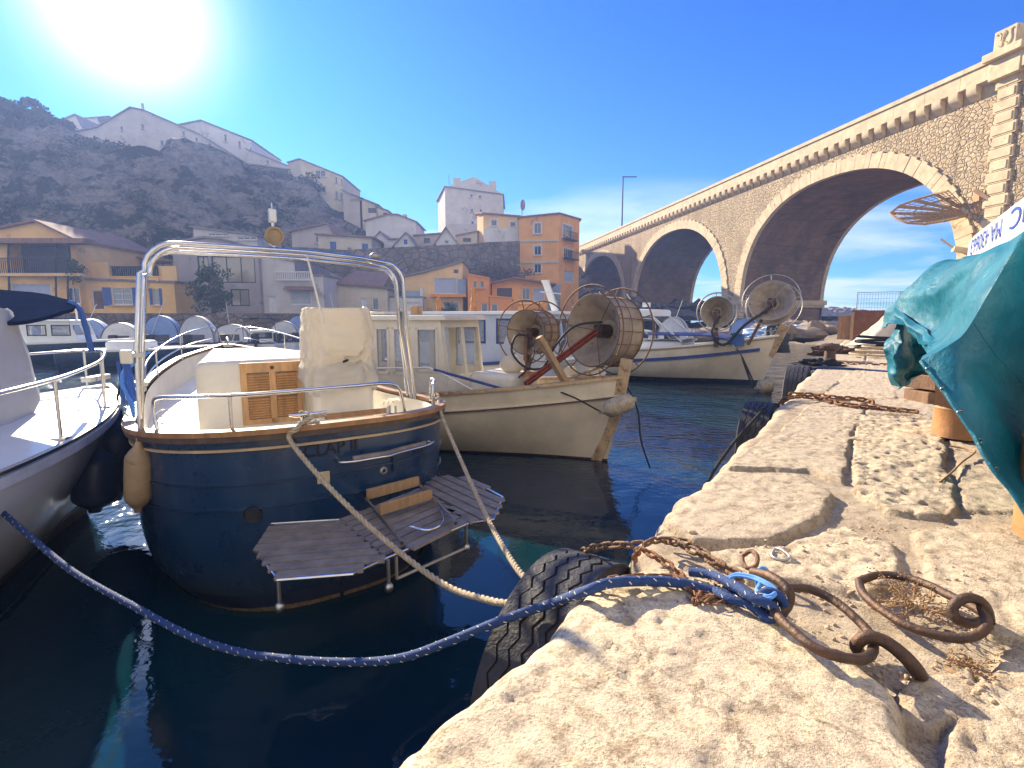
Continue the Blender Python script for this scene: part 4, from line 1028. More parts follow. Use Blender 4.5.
# wheelhouse
def wheelhouse(parent, x0, x1, y0, y1, z0, z1, wins, wall_m, trim_m, slope=.12, roof_over=.08, frontwins=2, roof_m=None, sill=.5, gl=None):
    """wins: (ya, yb, za, zb) openings on the starboard and port walls; front leans back by slope"""
    th = .035; mb = MB(); mb.sm = False
    def wallside(x):
        ys = sorted(set([y0, y1]+[a for w_ in wins for a in w_[:2]])); zs_ = sorted(set([z0, z1]+[a for w_ in wins for a in w_[2:]]))
        for i in range(len(ys)-1):
            for k in range(len(zs_)-1):
                cy, cz = (ys[i]+ys[i+1])/2, (zs_[k]+zs_[k+1])/2
                if any(w_[0] < cy < w_[1] and w_[2] < cz < w_[3] for w_ in wins): continue
                sh = lambda y, z: y-(slope*(z-z0)/(z1-z0) if y > y1-.01 else 0)
                P_ = [(x-th/2, sh(ys[i], zs_[k]), zs_[k]), (x-th/2, sh(ys[i+1], zs_[k]), zs_[k]), (x-th/2, sh(ys[i+1], zs_[k+1]), zs_[k+1]), (x-th/2, sh(ys[i], zs_[k+1]), zs_[k+1])]
                Q_ = [(x+th/2, p[1], p[2]) for p in P_]
                mb.add(P_+Q_, [(3, 2, 1, 0), (4, 5, 6, 7), (0, 1, 5, 4), (1, 2, 6, 5), (2, 3, 7, 6), (3, 0, 4, 7)])
    wallside(x0); wallside(x1)
    # front and back walls with windows
    wzs = (min(w_[2] for w_ in wins), max(w_[3] for w_ in wins)); n = frontwins
    for yy, sl in ((y1, slope), (y0, 0)):
        xa, xb = x0+th/2, x1-th/2; sh = lambda z: yy-sl*(z-z0)/(z1-z0)
        def bar(xl, xr, zl, zr):
            mb.add([(xl, sh(zl)-th/2, zl), (xr, sh(zl)-th/2, zl), (xr, sh(zr)-th/2, zr), (xl, sh(zr)-th/2, zr), (xl, sh(zl)+th/2, zl), (xr, sh(zl)+th/2, zl), (xr, sh(zr)+th/2, zr), (xl, sh(zr)+th/2, zr)], [(0, 3, 2, 1), (4, 5, 6, 7), (0, 1, 5, 4), (1, 2, 6, 5), (2, 3, 7, 6), (3, 0, 4, 7)])
        bar(xa, xb, z0, wzs[0]); bar(xa, xb, wzs[1], z1)
        wdt = (xb-xa)/n
        for i in range(n+1):
            c = xa+wdt*i; bar(max(xa, c-.04), min(xb, c+.04), wzs[0], wzs[1])
    wl = mb.build('wheelhouse', wall_m, parent)
    mb = MB(); rbox(mb, x0-roof_over, x1+roof_over, y0-roof_over*2, y1-slope+roof_over*1.5, z1, z1+.07, .035); mb.build('roof', roof_m or wall_m, wl)
    for w_ in wins:
        for x, o in ((x0, -1), (x1, 1)):
            mb = MB(); f_ = .03
            for (a, b, c, d) in ((w_[0]-.01, w_[0]+f_, w_[2], w_[3]), (w_[1]-f_, w_[1]+.01, w_[2], w_[3]), (w_[0]-.01, w_[1]+.01, w_[3]-f_, w_[3]+.01), (w_[0]-.01, w_[1]+.01, w_[2]-.01, w_[2]+f_)):
                mb.box((x+o*(th/2+.006), (a+b)/2, (c+d)/2), (.016, b-a, d-c))
            fr = mb.build('window_frame', trim_m, wl)
            mb = MB(); mb.box((x, (w_[0]+w_[1])/2, (w_[2]+w_[3])/2), (.006, w_[1]-w_[0], w_[3]-w_[2])); mb.build('pane', gl or M['glass'], fr)
    return wl
whm = mat('cream_wheelhouse_paint', (.70, .64, .53), .5, 0, .15, 4, spots=((.42, .3, .18), 9, .68))
wh = wheelhouse(fb, -.32, .72, 2.60, 4.85, .70, 1.97, [(2.70, 3.32, 1.22, 1.86), (3.50, 3.76, 1.15, 1.86), (3.84, 4.16, 1.15, 1.86), (4.28, 4.66, 1.22, 1.86)], whm, whm, slope=.14, roof_m=whm)
mb = MB(); rbox(mb, -.5, .5, 5.0, 5.75, .75, 1.2, .09, taper=.1); mb.build('low_coachroof', whm, fb)
mb = MB(); mb.ell((.1, 5.55, 1.32), (.16, .2, .14)); mb.tube([(.1, 5.5, 1.1), (.1, 5.5, 1.25)], .08); mb.build('vent_cowl', M['canvas'], fb)
mb = MB(); mb.box((.12, 5.85, 1.19), (.3, .12, .06)); mb.build('orange_cushion', M['pvc_orange'], fb)
mb = MB(); mb.box((.35, 4.0, 2.12), (.14, .14, .13)); bevel(mb.build('roof_box', M['wood'], wh), .01)
mb = MB(); mb.tube([(.3, 2.9, 2.03), (.3, 2.9, 2.12)], .02); mb.ell((.3, 2.9, 2.14), (.05, .05, .05)); mb.build('anchor_light', M['gel_white'], wh)
mb = MB(); mb.box((0, 3.1, 2.08), (.5, .3, .05)); bevel(mb.build('roof_hatch', whm, wh), .01)
# side rails amidships
mb = MB(); q_ = railpts(HP, [(.30, 1, .0), (.30, 1, .38), (.36, 1, .42), (.5, 1, .42), (.62, 1, .40), (.66, 1, .36), (.74, 1, .02)], -.05); mb.tube(spline(q_, 4), .014, 8)
for t in (.42, .52, .6): mb.tube(railpts(HP, [(t, 1, 0), (t, 1, .41)], -.05), .012, 6)
mb.build('side_rail', M['white_paint'], fb)
mb = MB(); mb.tube(railpts(HP, [(.66, 1, .36), (.80, 1, .0)], -.05), .02, 8); mb.build('rail_brace', M['blue_paint'], fb)
# haulers
adir = TP.inverted().to_3x3() @ Vector((-.80, -.60, .05))
c1_ = loc(TP, 604, 331, 7.55); b1_ = HP.P(.86, 1, 1, -.1)+Vector((0, -.25, .02))
h1, Th1 = hauler(fb, c1_, adir, .50, .50, b1_, 1.27)
mb = MB(); p0 = loc(TP, 570, 390, 7.1); p1 = loc(TP, 539, 337, 6.95); mb.beam(p0, p1, .085, .075, up=adir); mb.build('wooden_post', M['wood'], fb)
c2_ = loc(TP, 533, 332, 8.1); h2, Th2 = hauler(fb, c2_, TP.inverted().to_3x3() @ Vector((-.55, -.80, .0)), .33, .42, loc(TP, 527, 385, 8.0), 1.45, 'rust_light')
mb = MB(); mb.tube(spline([loc(TP, 524, 388, 7.9), loc(TP, 526, 336, 7.9)], 2), .03); mb.build('steel_post', M['rust_light'], fb)
# hydraulic hoses
mb = MB(); mb.ang = 60; mb.tube(spline([loc(TP, 602, 322, 7.2), loc(TP, 575, 326, 7.05), loc(TP, 556, 345, 7.1), loc(TP, 543, 367, 7.3), loc(TP, 525, 367, 7.4), loc(TP, 512, 352, 7.6), loc(TP, 516, 336, 7.7), loc(TP, 529, 336, 7.8)], 6), .017, 8); mb.build('hydraulic_hose', M['rubber'], fb)
mb = MB(); mb.ang = 60; mb.tube(spline([loc(TP, 530, 338, 7.8), loc(TP, 534, 352, 7.5), loc(TP, 528, 368, 7.4), loc(TP, 516, 382, 7.5), loc(TP, 518, 400, 7.6)], 6), .012, 8); mb.build('hydraulic_hose', M['rubber'], fb)
mb = MB()
for (u, v) in ((556, 385), (566, 380), (590, 372), (600, 370)): 
    p_ = loc(TP, u, v, 7.5); mb.tube([p_, p_-Vector((0, 0, .2))], .02)
mb.tube([loc(TP, 553, 384, 7.5), loc(TP, 604, 366, 7.5)], .02); mb.build('hauler_frame', M['cream_rust'], fb)
for (u, v, L_) in ((572, 370, .5), (592, 362, .4)):
    p_ = loc(TP, u, v, 8.0); mb = MB(); mb.tube([p_, p_+Vector((0, .02, L_*.0))+Vector((L_*.5, .0, 0))], .07, 12); mb.build('rolled_canvas', M['canvas'], fb)
# draped net sheet seen beside the wheelhouse of the boat behind is on the next boat
# ------------------------------------------------------------------ pale cabin boat behind
HW = Hull(6.9, 2.7, lambda t: .95+.5*max(0, t-.4)**1.6*1.5, ys=1.6, ns=2.4, tm=.45, pb=2.3, full=4, vbow=1.7, rake=.4)
waz = 120.; wb = Vector((3.05, 10.6, 0)); wd_ = Vector((math.sin(R(waz)), math.cos(R(waz)), 0)); ws = wb-wd_*8.0
TW = thwm(ws.x, ws.y, waz)
wbt = thing('cabin_boat', 'pale blue-grey cabin boat with two blue-rimmed windows behind the cream fishing boat', 'boat', ws, -R(waz))
mb = MB(); mb.ang = 60; HW.skin(mb, 0, 1, 12); mb.build('hull', M['gel_white'], wbt)
mb = MB(); HW.rail(mb, .02, .06, .07, .01); mb.build('rub_rail', M['blue_paint'], wbt)
mb = MB(); HW.deck(mb, .12, -.05, 0, .98); mb.build('deck', M['white_paint'], wbt)
wh2 = wheelhouse(wbt, -.95, .95, 1.6, 5.9, .75, 2.08, [(3.55, 4.35, 1.45, 1.98), (4.65, 5.45, 1.45, 1.98), (2.2, 3.2, 1.45, 1.98)], M['cabin_blue'], M['blue_paint'], slope=.2, roof_m=M['gel_white'])
mb = MB(); vs, fs = textmesh('40976', .15); Tt = Matrix.Translation(loc(TW, 477, 345.5, None, 1.28) if False else (0.972, 5.15, 1.30)) @ Matrix(((0, 0, 1, 0), (1, 0, 0, 0), (0, 1, 0, 0), (0, 0, 0, 1)))
mb.sm = False; mb.add([Tt @ Vector(a) for a in vs], fs); mb.build('registration_number', M['letter_blue'], wbt, fixn=False)
mb = MB(); mb.beam((.3, 5.75, 2.15), (.3, 5.5, 2.8), .07, .14, up=(0, 1, 0)); mb.box((.3, 5.5, 2.8), (.1, .16, .05)); mb.tube([(-.3, 5.6, 2.55), (.75, 5.6, 2.55)], .012); mb.build('mast', M['gel_white'], wh2)
p_ = loc(TW, 497, 303, 9.6); mb = MB(); mb.tube([(.1, 4.75, 2.25), (.1, 5.35, 2.25)], [.10, .10], 14); mb.build('rolled_net', M['pvc_orange'], wh2)
def bundle(mb, c, h, r, seed):
    prof = []
    for i in range(12):
        q = i/11; prof.append([(c[0]+(r*(1.1-.65*q)+.03*fn(q*4, k*.7, seed))*math.cos(2*math.pi*k/18), c[1]+(r*(1.1-.65*q)+.03*fn(q*4, k*.7, seed))*math.sin(2*math.pi*k/18), c[2]+h*q) for k in range(19)])
    mb.grid(prof)
for (u, v, h, nm) in ((456, 318, .55, 0), (430, 318, .45, 1)):
    p_ = loc(TW, u, v, 9.5); mb = MB(); bundle(mb, (.3, 3.6-nm*1.05, 2.12), h*1.05, .09-.03*nm, nm); mb.build('furled_flag', M['pvc_orange'], wh2)
mb = MB(); mb.ang = 70
for k, (y, x, hh) in enumerate(((5.2, .75, .75), (5.75, .5, .6), (6.35, .3, .5))):
    rows = []
    for i in range(13):
        a = -1.4+2.8*i/12; rows.append([(x+.42*math.sin(a)+.04*fn(i, j, k), y+.32*(j/8-.5)*2, .95+hh*math.cos(a)+.07*fn(i*.9, j*.9, k+5)) for j in range(9)])
    mb.grid(rows)
mb.build('deck_tarpaulin', M['canvas_grey'], wbt)
mb = MB(); mb.tube([(.9, 5.4, 1.5), (.95, 6.0, 1.1), (.8, 6.6, 1.2)], .04); mb.build('white_hose', M['gel_white'], wbt)
# ------------------------------------------------------------------ cream boat with a blue stripe further along
HT = Hull(8.6, 2.8, lambda t: .98+.60*max(0, t-.38)**1.7*1.95, ys=1.6, ns=2.4, tm=.42, pb=2.2, full=3.6, vbow=1.6, rake=.55)
taz = 124.; tb = Vector((7.85, 15.3, 0)); td = Vector((math.sin(R(taz)), math.cos(R(taz)), 0)); ts_ = tb-td*8.6
TT = thwm(ts_.x, ts_.y, taz)
sb = thing('fishing_boat', 'cream fishing boat with a blue stripe and white canopy, moored nearest the bridge', 'boat', ts_, -R(taz))
mb = MB(); mb.ang = 60; HT.skin(mb, 0, 1, 14); mb.build('hull', M['cream_hull'], sb)
band(HT, -.3, .14, .008, 'boot_stripe', M['antifoul'], sb)
mb = MB(); HT.rail(mb, .0, .08, .05, .01); mb.build('gunwale', M['gel_white'], sb)
mb = MB(); HT.rail(mb, .36, .03, .10, .006, t1=.955); mb.build('blue_stripe', M['blue_paint'], sb)
mb = MB(); HT.rail(mb, .06, .035, .03, .012); mb.build('rub_strake', M['wood'], sb)
mb = MB(); HT.deck(mb, .1, -.05, 0, .98); mb.build('deck', M['white_paint'], sb)
mb = MB(); mb.beam((0, 8.35, .9), (0, 8.72, HT.z(1)+.3), .12, .26, up=(0, 1, 0)); mb.build('stem_post', M['cream_rust'], sb)
mb = MB(); rbox(mb, -.95, .95, 2.6, 6.0, .9, 1.28, .1, taper=.2); mb.build('coachroof', M['gel_white'], sb)
mb = MB(); mb.sheet([[(x, y, 1.45+.06*math.cos(x*1.4)-(.1 if y > 6.9 else 0)) for x in np.linspace(-1., 1., 7)] for y in np.linspace(4.4, 7.3, 8)], .03); mb.build('blue_cover', M['blue_paint'], sb)
mb = MB(); rbox(mb, -1.0, 1.0, 2.7, 5.1, 2.06, 2.28, .09); can = mb.build('canopy', M['gel_white'], sb)
mb = MB()
for sx in (-.9, .9):
    mb.tube([(sx, 2.9, 2.1), (sx, 2.7, 1.2)], .025); mb.tube([(sx, 4.0, 2.1), (sx, 3.4, 1.25)], .02); mb.tube([(sx, 5.0, 2.1), (sx, 6.0, 1.3)], .035); mb.tube([(sx, 4.4, 2.1), (sx, 5.1, 1.3)], .02)
mb.tube([(-.9, 6.0, 1.3), (.9, 6.0, 1.3)], .03); mb.build('canopy_frame', M['white_paint'], sb)
mb = MB(); mb.tube([(.8, 2.2, 2.3), (.8, 2.9, 2.3)], .1, 12); mb.build('rolled_mat', M['fender_beige'], sb)
mb = MB(); mb.box((.7, 4.8, 2.42), (.2, .2, .14)); mb.tube([(.2, 3.4, 2.3), (.4, 3.0, 2.9)], .012); mb.tube([(.2, 4.3, 2.3), (.4, 4.0, 2.8)], .012); mb.build('roof_gear', M['gel_white'], sb)
c3 = loc(TT, 772, 303, 15.2); h3, _ = hauler(sb, c3, TT.inverted().to_3x3() @ Vector((-.55, -.80, .35)), .58, .45, loc(TT, 748, 345, 15.2), 1.3, 'rust_light', guard='galv')
c4 = loc(TT, 717, 312, 15.6); h4, _ = hauler(sb, c4, TT.inverted().to_3x3() @ Vector((-.35, -.93, .0)), .44, .5, loc(TT, 716, 347, 15.5), 1.28, 'rust_light', guard='galv')
mb = MB(); mb.tube([loc(TT, 716, 347, 15.5), loc(TT, 716, 314, 15.5)], .07); mb.build('steel_post', M['rust_light'], sb)
mb = MB(); mb.tube(spline([loc(TT, 720, 316, 15.3), loc(TT, 712, 332, 15.2), loc(TT, 724, 345, 15.2), loc(TT, 745, 325, 15.), loc(TT, 770, 308, 15.)], 5), .04); mb.build('hydraulic_hose', M['rubber'], sb)
mb = MB(); mb.box(loc(TT, 738, 340, 15.3), (.3, .3, .35)); mb.build('blue_bin', M['canvas_blue'], sb)
# ------------------------------------------------------------------ white boat at the left
HL = Hull(6.2, 2.3, lambda t: 1.12+.25*max(0, t-.3)**2*1.2, ys=1.6, ns=2.5, tm=.40, pb=2.4, full=1.7, vbow=1.25, rake=.8, transom=.8)
laz = -9.; lb = Vector((-4.50, 5.75, 0)); ldir = Vector((math.sin(R(laz)), math.cos(R(laz)), 0)); ls = lb-ldir*6.2
TL = thwm(ls.x, ls.y, laz)
lbt = thing('motor_boat', 'white motor boat with grey covered windscreen and black sunshade at the left edge', 'boat', ls, -R(laz))
mb = MB(); mb.ang = 60; HL.skin(mb, 0, 1, 16); mb.build('hull', mat('lilac_white_gelcoat', (.80, .78, .80), .28, 0, .08, 2, coat=.4), lbt)
band(HL, -.3, .12, .006, 'boot_stripe', mat('brown_antifoul', (.12, .09, .08), .6, 0, .3, 8), lbt)
band(HL, .13, .155, .007, 'pin_stripe', M['blue_paint'], lbt)
mb = MB(); HL.rail(mb, .05, .06, .06, .01); mb.build('rub_rail', mat('grey_rub_rail', (.62, .62, .64), .4), lbt)
mb = MB(); HL.rail(mb, -.0, .04, .02, .0); mb.build('toe_rail', M['steel'], lbt)
mb = MB(); mb.ang = 50; HL.deck(mb, .0, -.02, 0, .99, camber=.08); mb.build('deck', M['gel_white'], lbt)
mb = MB(); rbox(mb, -.62, .55, 1.2, 3.9, 1.1, 1.42, .1, taper=.35); mb.build('coachroof', M['gel_white'], lbt)
def wgrid(rows, parent, nu=6, nv=6, amp=.015, sc=4.):
    I = lmat(parent).inverted(); R1 = [spline([onY(*p) for p in r], nv) for r in rows]; out = [spline([r[k] for r in R1], nu) for k in range(len(R1[0]))]
    return [[I @ (p+Vector((fn(p.x*sc, p.y*sc, p.z*sc), fn(p.x*sc+5, p.y*sc, p.z*sc), 0))*amp) for p in c] for c in out]
mb = MB(); mb.ang = 60
mb.sheet(wgrid([[(-120, 296, 3.2), (-125, 380, 3.0), (-130, 560, 2.9)], [(-50, 300, 3.6), (-45, 380, 3.4), (-40, 505, 3.3)], [(0, 308, 4.05), (6, 370, 3.95), (10, 462, 3.7)], [(13, 313, 4.3), (24, 345, 4.3), (40, 400, 4.3)]], lbt), .02)
mb.build('windscreen_cover', M['canvas_grey'], lbt)
mb = MB(); I_ = lmat(lbt).inverted(); mb.sheet(wgrid([[(8, 308, 4.25), (19, 345, 4.25), (32, 402, 4.25)], [(14, 313, 4.45), (27, 345, 4.5), (42, 398, 4.55)]], lbt), .02); mb.build('screen_edge', M['gel_white'], lbt)
mb = MB(); mb.ang = 50; mb.sheet(wgrid([[(-90, 286, 5.6), (-20, 291, 5.5), (40, 296, 5.4), (77, 305, 5.2)], [(-100, 300, 4.7), (-20, 306, 4.7), (40, 309, 4.8), (74, 311, 4.9)], [(-130, 325, 3.9), (-30, 326, 4.0), (30, 324, 4.2), (62, 315, 4.6)]], lbt, amp=.02), .03)
bi = mb.build('sunshade', M['canvas_navy'], lbt)
for pp in ([(70, 302, 5.1), (79, 308, 5.05), (85, 325, 5.0), (92, 352, 4.95)], [(-60, 290, 5.0), (-55, 330, 4.2), (-50, 400, 3.8)]):
    mb = MB(); mb.tube(spline([I_ @ onY(*p) for p in pp], 5), .024, 8); mb.build('sunshade_frame', M['canvas_blue'], bi)
mb = MB(); mb.ang = 60
q_ = railpts(HL, [(.45, 1, .42), (.55, 1, .43), (.65, 1, .43), (.78, 1, .43), (.90, 1, .42), (.965, 1, .40)], -.07)
q2 = railpts(HL, [(.965, -1, .40), (.90, -1, .42), (.78, -1, .43), (.65, -1, .43), (.55, -1, .43), (.45, -1, .42)], -.07)
mb.tube(spline(q_, 5), .0135, 8); mb.tube(spline([q_[-1], Vector((0, 6.05, q_[-1].z)), q2[0]], 5), .0135, 8); mb.tube(spline(q2, 5), .0135, 8)
for t, sd in ((.62, 1), (.80, 1), (.965, 1), (.62, -1), (.80, -1), (.965, -1)): mb.tube(railpts(HL, [(t, sd, 0), (t, sd, .42)], -.07), .012, 8); p_ = railpts(HL, [(t, sd, 0)], -.07)[0]; mb.box(p_+Vector((0, 0, .012)), (.09, .07, .015))
mb.build('bow_rail', M['steel'], lbt)
mb = MB(); mb.box((0, 6.0, 1.36), (.09, .35, .05)); mb.build('anchor_roller', M['steel'], lbt)
# ------------------------------------------------------------------ fenders
def fender(mb, top, bot, r, n=20):
    top, bot = Vector(top), Vector(bot); d = (bot-top); L_ = d.length; d.normalize(); x = d.orthogonal().normalized(); y = d.cross(x)
    T = Matrix(((x.x, y.x, d.x, top.x), (x.y, y.y, d.y, top.y), (x.z, y.z, d.z, top.z), (0, 0, 0, 1)))
    prof = [(.001, 0), (r*.22, 0), (r*.28, .03*L_), (r*.34, .07*L_), (r*.7, .14*L_), (r*.95, .21*L_), (r, .26*L_), (r*1.02, .5*L_), (r, .76*L_), (r*.93, .82*L_), (r*.65, .89*L_), (r*.32, .94*L_), (r*.26, L_), (.001, L_)]
    mb.lathe(prof, n, M=T); mb.torus(r*.16, r*.07, T @ Matrix.Translation((0, 0, -.01)) @ Matrix.Rotation(R(90), 4, 'X'), 16, 6); return T
def rope(mb, pts, r, twist=True, n=8, strands=3, pitch=None, mi=0, seg=10):
    P = spline(pts, seg)
    if not twist: mb.tube(P, r, n, mi); return P
    # resample evenly, then wind the strands
    pitch = pitch or r*7; out = [P[0]]; step = pitch/8
    for p, q in zip(P[:-1], P[1:]):
        d = (q-p); L_ = d.length; k = max(1, int(round(L_/step)))
        for i in range(1, k+1): out.append(p.lerp(q, i/k))
    X = None; fr = []; s_ = 0
    for i, p in enumerate(out):
        t = (out[min(i+1, len(out)-1)]-out[max(i-1, 0)])
        t = t.normalized() if t.length > 1e-9 else Vector((1, 0, 0))
        X = t.orthogonal().normalized() if X is None else (X-t*X.dot(t)).normalized()
        if i: s_ += (p-out[i-1]).length
        fr.append((p, X.copy(), t.cross(X), s_))
    for j in range(strands):
        mb.tube([p+(x*math.cos(s_/pitch*2*math.pi+j*2*math.pi/strands)+y*math.sin(s_/pitch*2*math.pi+j*2*math.pi/strands))*r*.5 for p, x, y, s_ in fr], r*.56, 6, mi)
    return out
f1 = onY(139, 441, 3.42); f1b = onY(138, 512, 3.42)
mb = MB(); mb.ang = 50; fender(mb, f1, f1b, .082); fo = mb.build('fender', M['fender_beige']); tag(fo, 'beige cylindrical fender hanging at the port quarter of the navy boat', 'fender', 'boat fenders')
mb = MB(); rope(mb, [f1, f1+Vector((.01, .03, .1)), TB @ (HB.P(.1, 1, -1, 0)+Vector((0, 0, .1)))], .008); mb.build('lanyard', M['rope_nat'], fo)
f2 = onY(96, 446, 4.35); f2b = onY(95, 512, 4.3)
mb = MB(); mb.ang = 50; fender(mb, f2, f2b, .165); fo = mb.build('fender', M['fender_blue']); tag(fo, 'small navy fender hung by a white cord on the white boat', 'fender', 'boat fenders')
mb = MB(); rope(mb, [f2, onY(93, 430, 4.3), onY(84, 414, 4.35), onY(62, 402, 4.4)], .008); mb.build('lanyard', M['gel_white'], fo)
f3 = onY(115, 414, 4.9); f3b = onY(113, 500, 4.85)
mb = MB(); mb.ang = 50; fender(mb, f3, f3b, .26, 24); fo = mb.build('fender', M['fender_blue']); tag(fo, 'biggest navy fender squeezed between the white and the navy boat', 'fender', 'boat fenders')
mb = MB(); rope(mb, [f3, onY(118, 395, 5.0), onY(128, 350, 5.1)], .012); mb.build('lanyard', M['rope_black'], fo)
p_ = TP @ HP.P(.93, .8, 1, .0); fa, fb_ = onY(601, 412, 6.72), onY(636, 399, 6.80)
mb = MB(); mb.ang = 60; fender(mb, fa, fb_, .12, 22); fo = mb.build('float', M['foam']); tag(fo, 'worn beige float tied under the bow of the cream fishing boat', 'fender', 'boat fenders')
mb = MB(); rope(mb, [fa, onY(575, 398, 6.95), onY(547, 387, 7.1)], .011, False); mb.build('lashing', M['rope_black'], fo)
fa, fb_ = onY(756, 388, 14.0), onY(774, 385, 14.0)
mb = MB(); mb.ang = 60; fender(mb, fa, fb_, .19, 18); fo = mb.build('float', M['foam']); tag(fo, 'pale float at the bow of the blue-striped boat', 'fender', 'boat fenders')
mb = MB(); rope(mb, [fa, onY(752, 385, 14.1), onY(742, 357, 14.3)], .03, False); mb.build('lashing', M['rope_black'], fo)
# ------------------------------------------------------------------ mooring ropes
def ropething(name, label, m, pts, r, group='mooring ropes', twist=True, **k):
    mb = MB(); mb.ang = 70; rope(mb, pts, r, twist, **k); o = mb.build(name, m); return tag(o, label, 'rope', group)
c0 = TB @ (stern_pt(HB, -.18, .08, -.02)); 
ropething('mooring_rope', 'natural rope from the stern cleat of the navy boat down behind the tyre', M['rope_nat'],
          [c0+Vector((.1, .05, .0)), c0, c0+Vector((-.06, .02, .02)), c0+Vector((.03, -.02, .0)), TB @ stern_pt(HB, -.22, .05, .03), TB @ stern_pt(HB, -.20, .02, .075), onY(290, 440, 3.28), onY(330, 488, 3.0), onY(385, 540, 2.75), onY(440, 582, 2.45), onY(480, 598, 2.2), onY(520, 603, 1.98), onY(560, 585, 1.95)], .0165)
c1r = TB @ (HB.P(.12, 1, 1, -.02)+Vector((0, 0, .07)))
ropething('mooring_rope', 'natural rope from the starboard quarter of the navy boat to the quay', M['rope_nat'],
          [c1r+Vector((-.08, .05, 0)), c1r, c1r+Vector((.05, -.02, 0)), onY(441, 413, 4.2), onY(463, 465, 3.6), onY(487, 517, 3.0), onY(505, 550, 2.55), onY(524, 577, 2.2), onY(545, 590, 2.0)], .0150)
# gear hanging at the port quarter
mb = MB(); mb.ang = 60
for k in range(5): mb.tube(spline([TBi @ onY(150-k*4, 352+k*3, 4.6), TBi @ onY(128-k*2, 362+k*4, 4.4), TBi @ onY(124+k, 385+k*3, 4.2), TBi @ onY(134, 405+k*3, 4.0)], 5), .012, 6)
mb.build('coiled_line', M['rope_light'], boat)
mb = MB(); mb.ang = 60; mb.tube([TBi @ onY(124, 352, 4.5), TBi @ onY(133, 400, 4.1)], .03, 8); mb.tube([TBi @ onY(118, 362, 4.5), TBi @ onY(124, 404, 4.2)], .012, 8); mb.build('boarding_fender_strap', M['canvas_blue'], boat)
mb = MB(); mb.torus(.045, .004, Matrix.Translation(stern_pt(HB, -.98, .12)) @ Matrix.Rotation(R(80), 4, 'X'), 20, 6); mb.build('hanging_ring', M['steel'], boat)
# ------------------------------------------------------------------ tyres hung along the quay wall
def tyre(a_c, z_c, Rr, w_, label, b0=-.035, grooves=34, squash=1.0, tilt=0.):
    c = ab(a_c, b0-w_/2, z_c); X = ED; Y_ = Vector((0, 0, 1)); Zx = EN
    T = Matrix(((X.x, Y_.x, Zx.x, c.x), (X.y, Y_.y, Zx.y, c.y), (X.z, Y_.z, Zx.z, c.z), (0, 0, 0, 1))) @ Matrix.Rotation(tilt, 4, 'Y')
    t = thing('truck_tyre', label, 'tyre', c, 0, 'old tyres hung along the quay wall')
    mb = MB(); mb.ang = 40; h = w_/2
    prof = [(Rr*.56, -h*.75), (Rr*.60, -h*.98), (Rr*.75, -h*1.08), (Rr*.90, -h*1.0), (Rr*.965, -h*.90), (Rr*.975, -h*.5), (Rr*.98, 0), (Rr*.975, h*.5), (Rr*.965, h*.90), (Rr*.90, h*1.0), (Rr*.75, h*1.08), (Rr*.60, h*.98), (Rr*.56, h*.75), (Rr*.60, h*.6), (Rr*.86, h*.8), (Rr*.9, 0), (Rr*.86, -h*.8), (Rr*.60, -h*.6), (Rr*.56, -h*.75)]
    mb.lathe(prof, 64, M=T); mb.build('sidewall', M['tyre'], t, True)
    # tread ribs separated by zigzag grooves
    mb = MB(); mb.ang = 30; nz = grooves*2; bands = 5; g = .0085
    for k in range(bands):
        z0 = -h*.92+2*h*.92*k/bands; z1 = -h*.92+2*h*.92*(k+1)/bands
        rows = []
        for i in range(nz):
            an = 2*math.pi*i/nz; zz = (.011 if i % 2 else -.011)*squash
            za = z0+(g/2+zz if k else 0); zb_ = z1-(g/2-zz if k < bands-1 else 0)
            ca, sa = math.cos(an), math.sin(an); dz = 1-.018*((abs((za+zb_)/2)/h)**2)
            r0 = Rr*.962; r1 = Rr*dz+.003*fn(i*.3, k)
            rows.append([(r0*ca, r0*sa, za), (r1*ca, r1*sa, za+.001), (r1*ca, r1*sa, zb_-.001), (r0*ca, r0*sa, zb_)])
        mb.grid(rows, 0, T, True)
    mb.build('tread', M['tyre'], t, True)
    return t
tyre(.20, .56, .50, .28, 'large truck tyre hanging against the quay just left of the rust chain and blue rope')
tyre(-.52, -.02, .44, .24, 'lowest truck tyre, half sunk at the foot of the nearest quay block')
tyre(4.62, .58, .52, .30, 'truck tyre hanging by a rusty chain at the middle of the quay', grooves=26)
tyre(8.6, .62, .58, .34, 'farthest truck tyre, black and hung with blue cord on the quay wall', grooves=26)
# ------------------------------------------------------------------ iron rings
def zz(u, v, z): return onz(u, v, z)
rp = [(790, 588, 1.215), (809, 589, 1.21), (831.5, 599, 1.20), (851, 614, 1.19), (869, 633, 1.175), (873, 650, 1.18), (863, 659, 1.195), (840, 657, 1.21), (815, 648, 1.215), (793, 631, 1.22), (777, 615, 1.22), (772, 603, 1.22), (778, 593, 1.21)]
P_ = [zz(*p) for p in rp]; P_ = spline(P_+[P_[0]], 6)[:-1]
rt = thing('mooring_ring', 'long oval iron mooring ring tied with the blue rope', 'iron ring', P_[0], 0, 'rusty iron rings set in the quay')
mb = MB(); mb.ang = 60; mb.tube(P_, .0125, 12, closed=True); mb.build('ring', M['rust'], rt, True)
mb = MB(); mb.ang = 60
st_ = spline([zz(862, 655, 1.12), zz(856, 646, 1.175), zz(866, 637, 1.205), zz(884, 641, 1.205), zz(903, 655, 1.185), zz(917, 671, 1.15), zz(922, 682, 1.09)], 6)
mb.tube(st_, [.0145+.004*(i/len(st_)) for i in range(len(st_))], 12); mb.build('staple', M['rust'], rt, True)
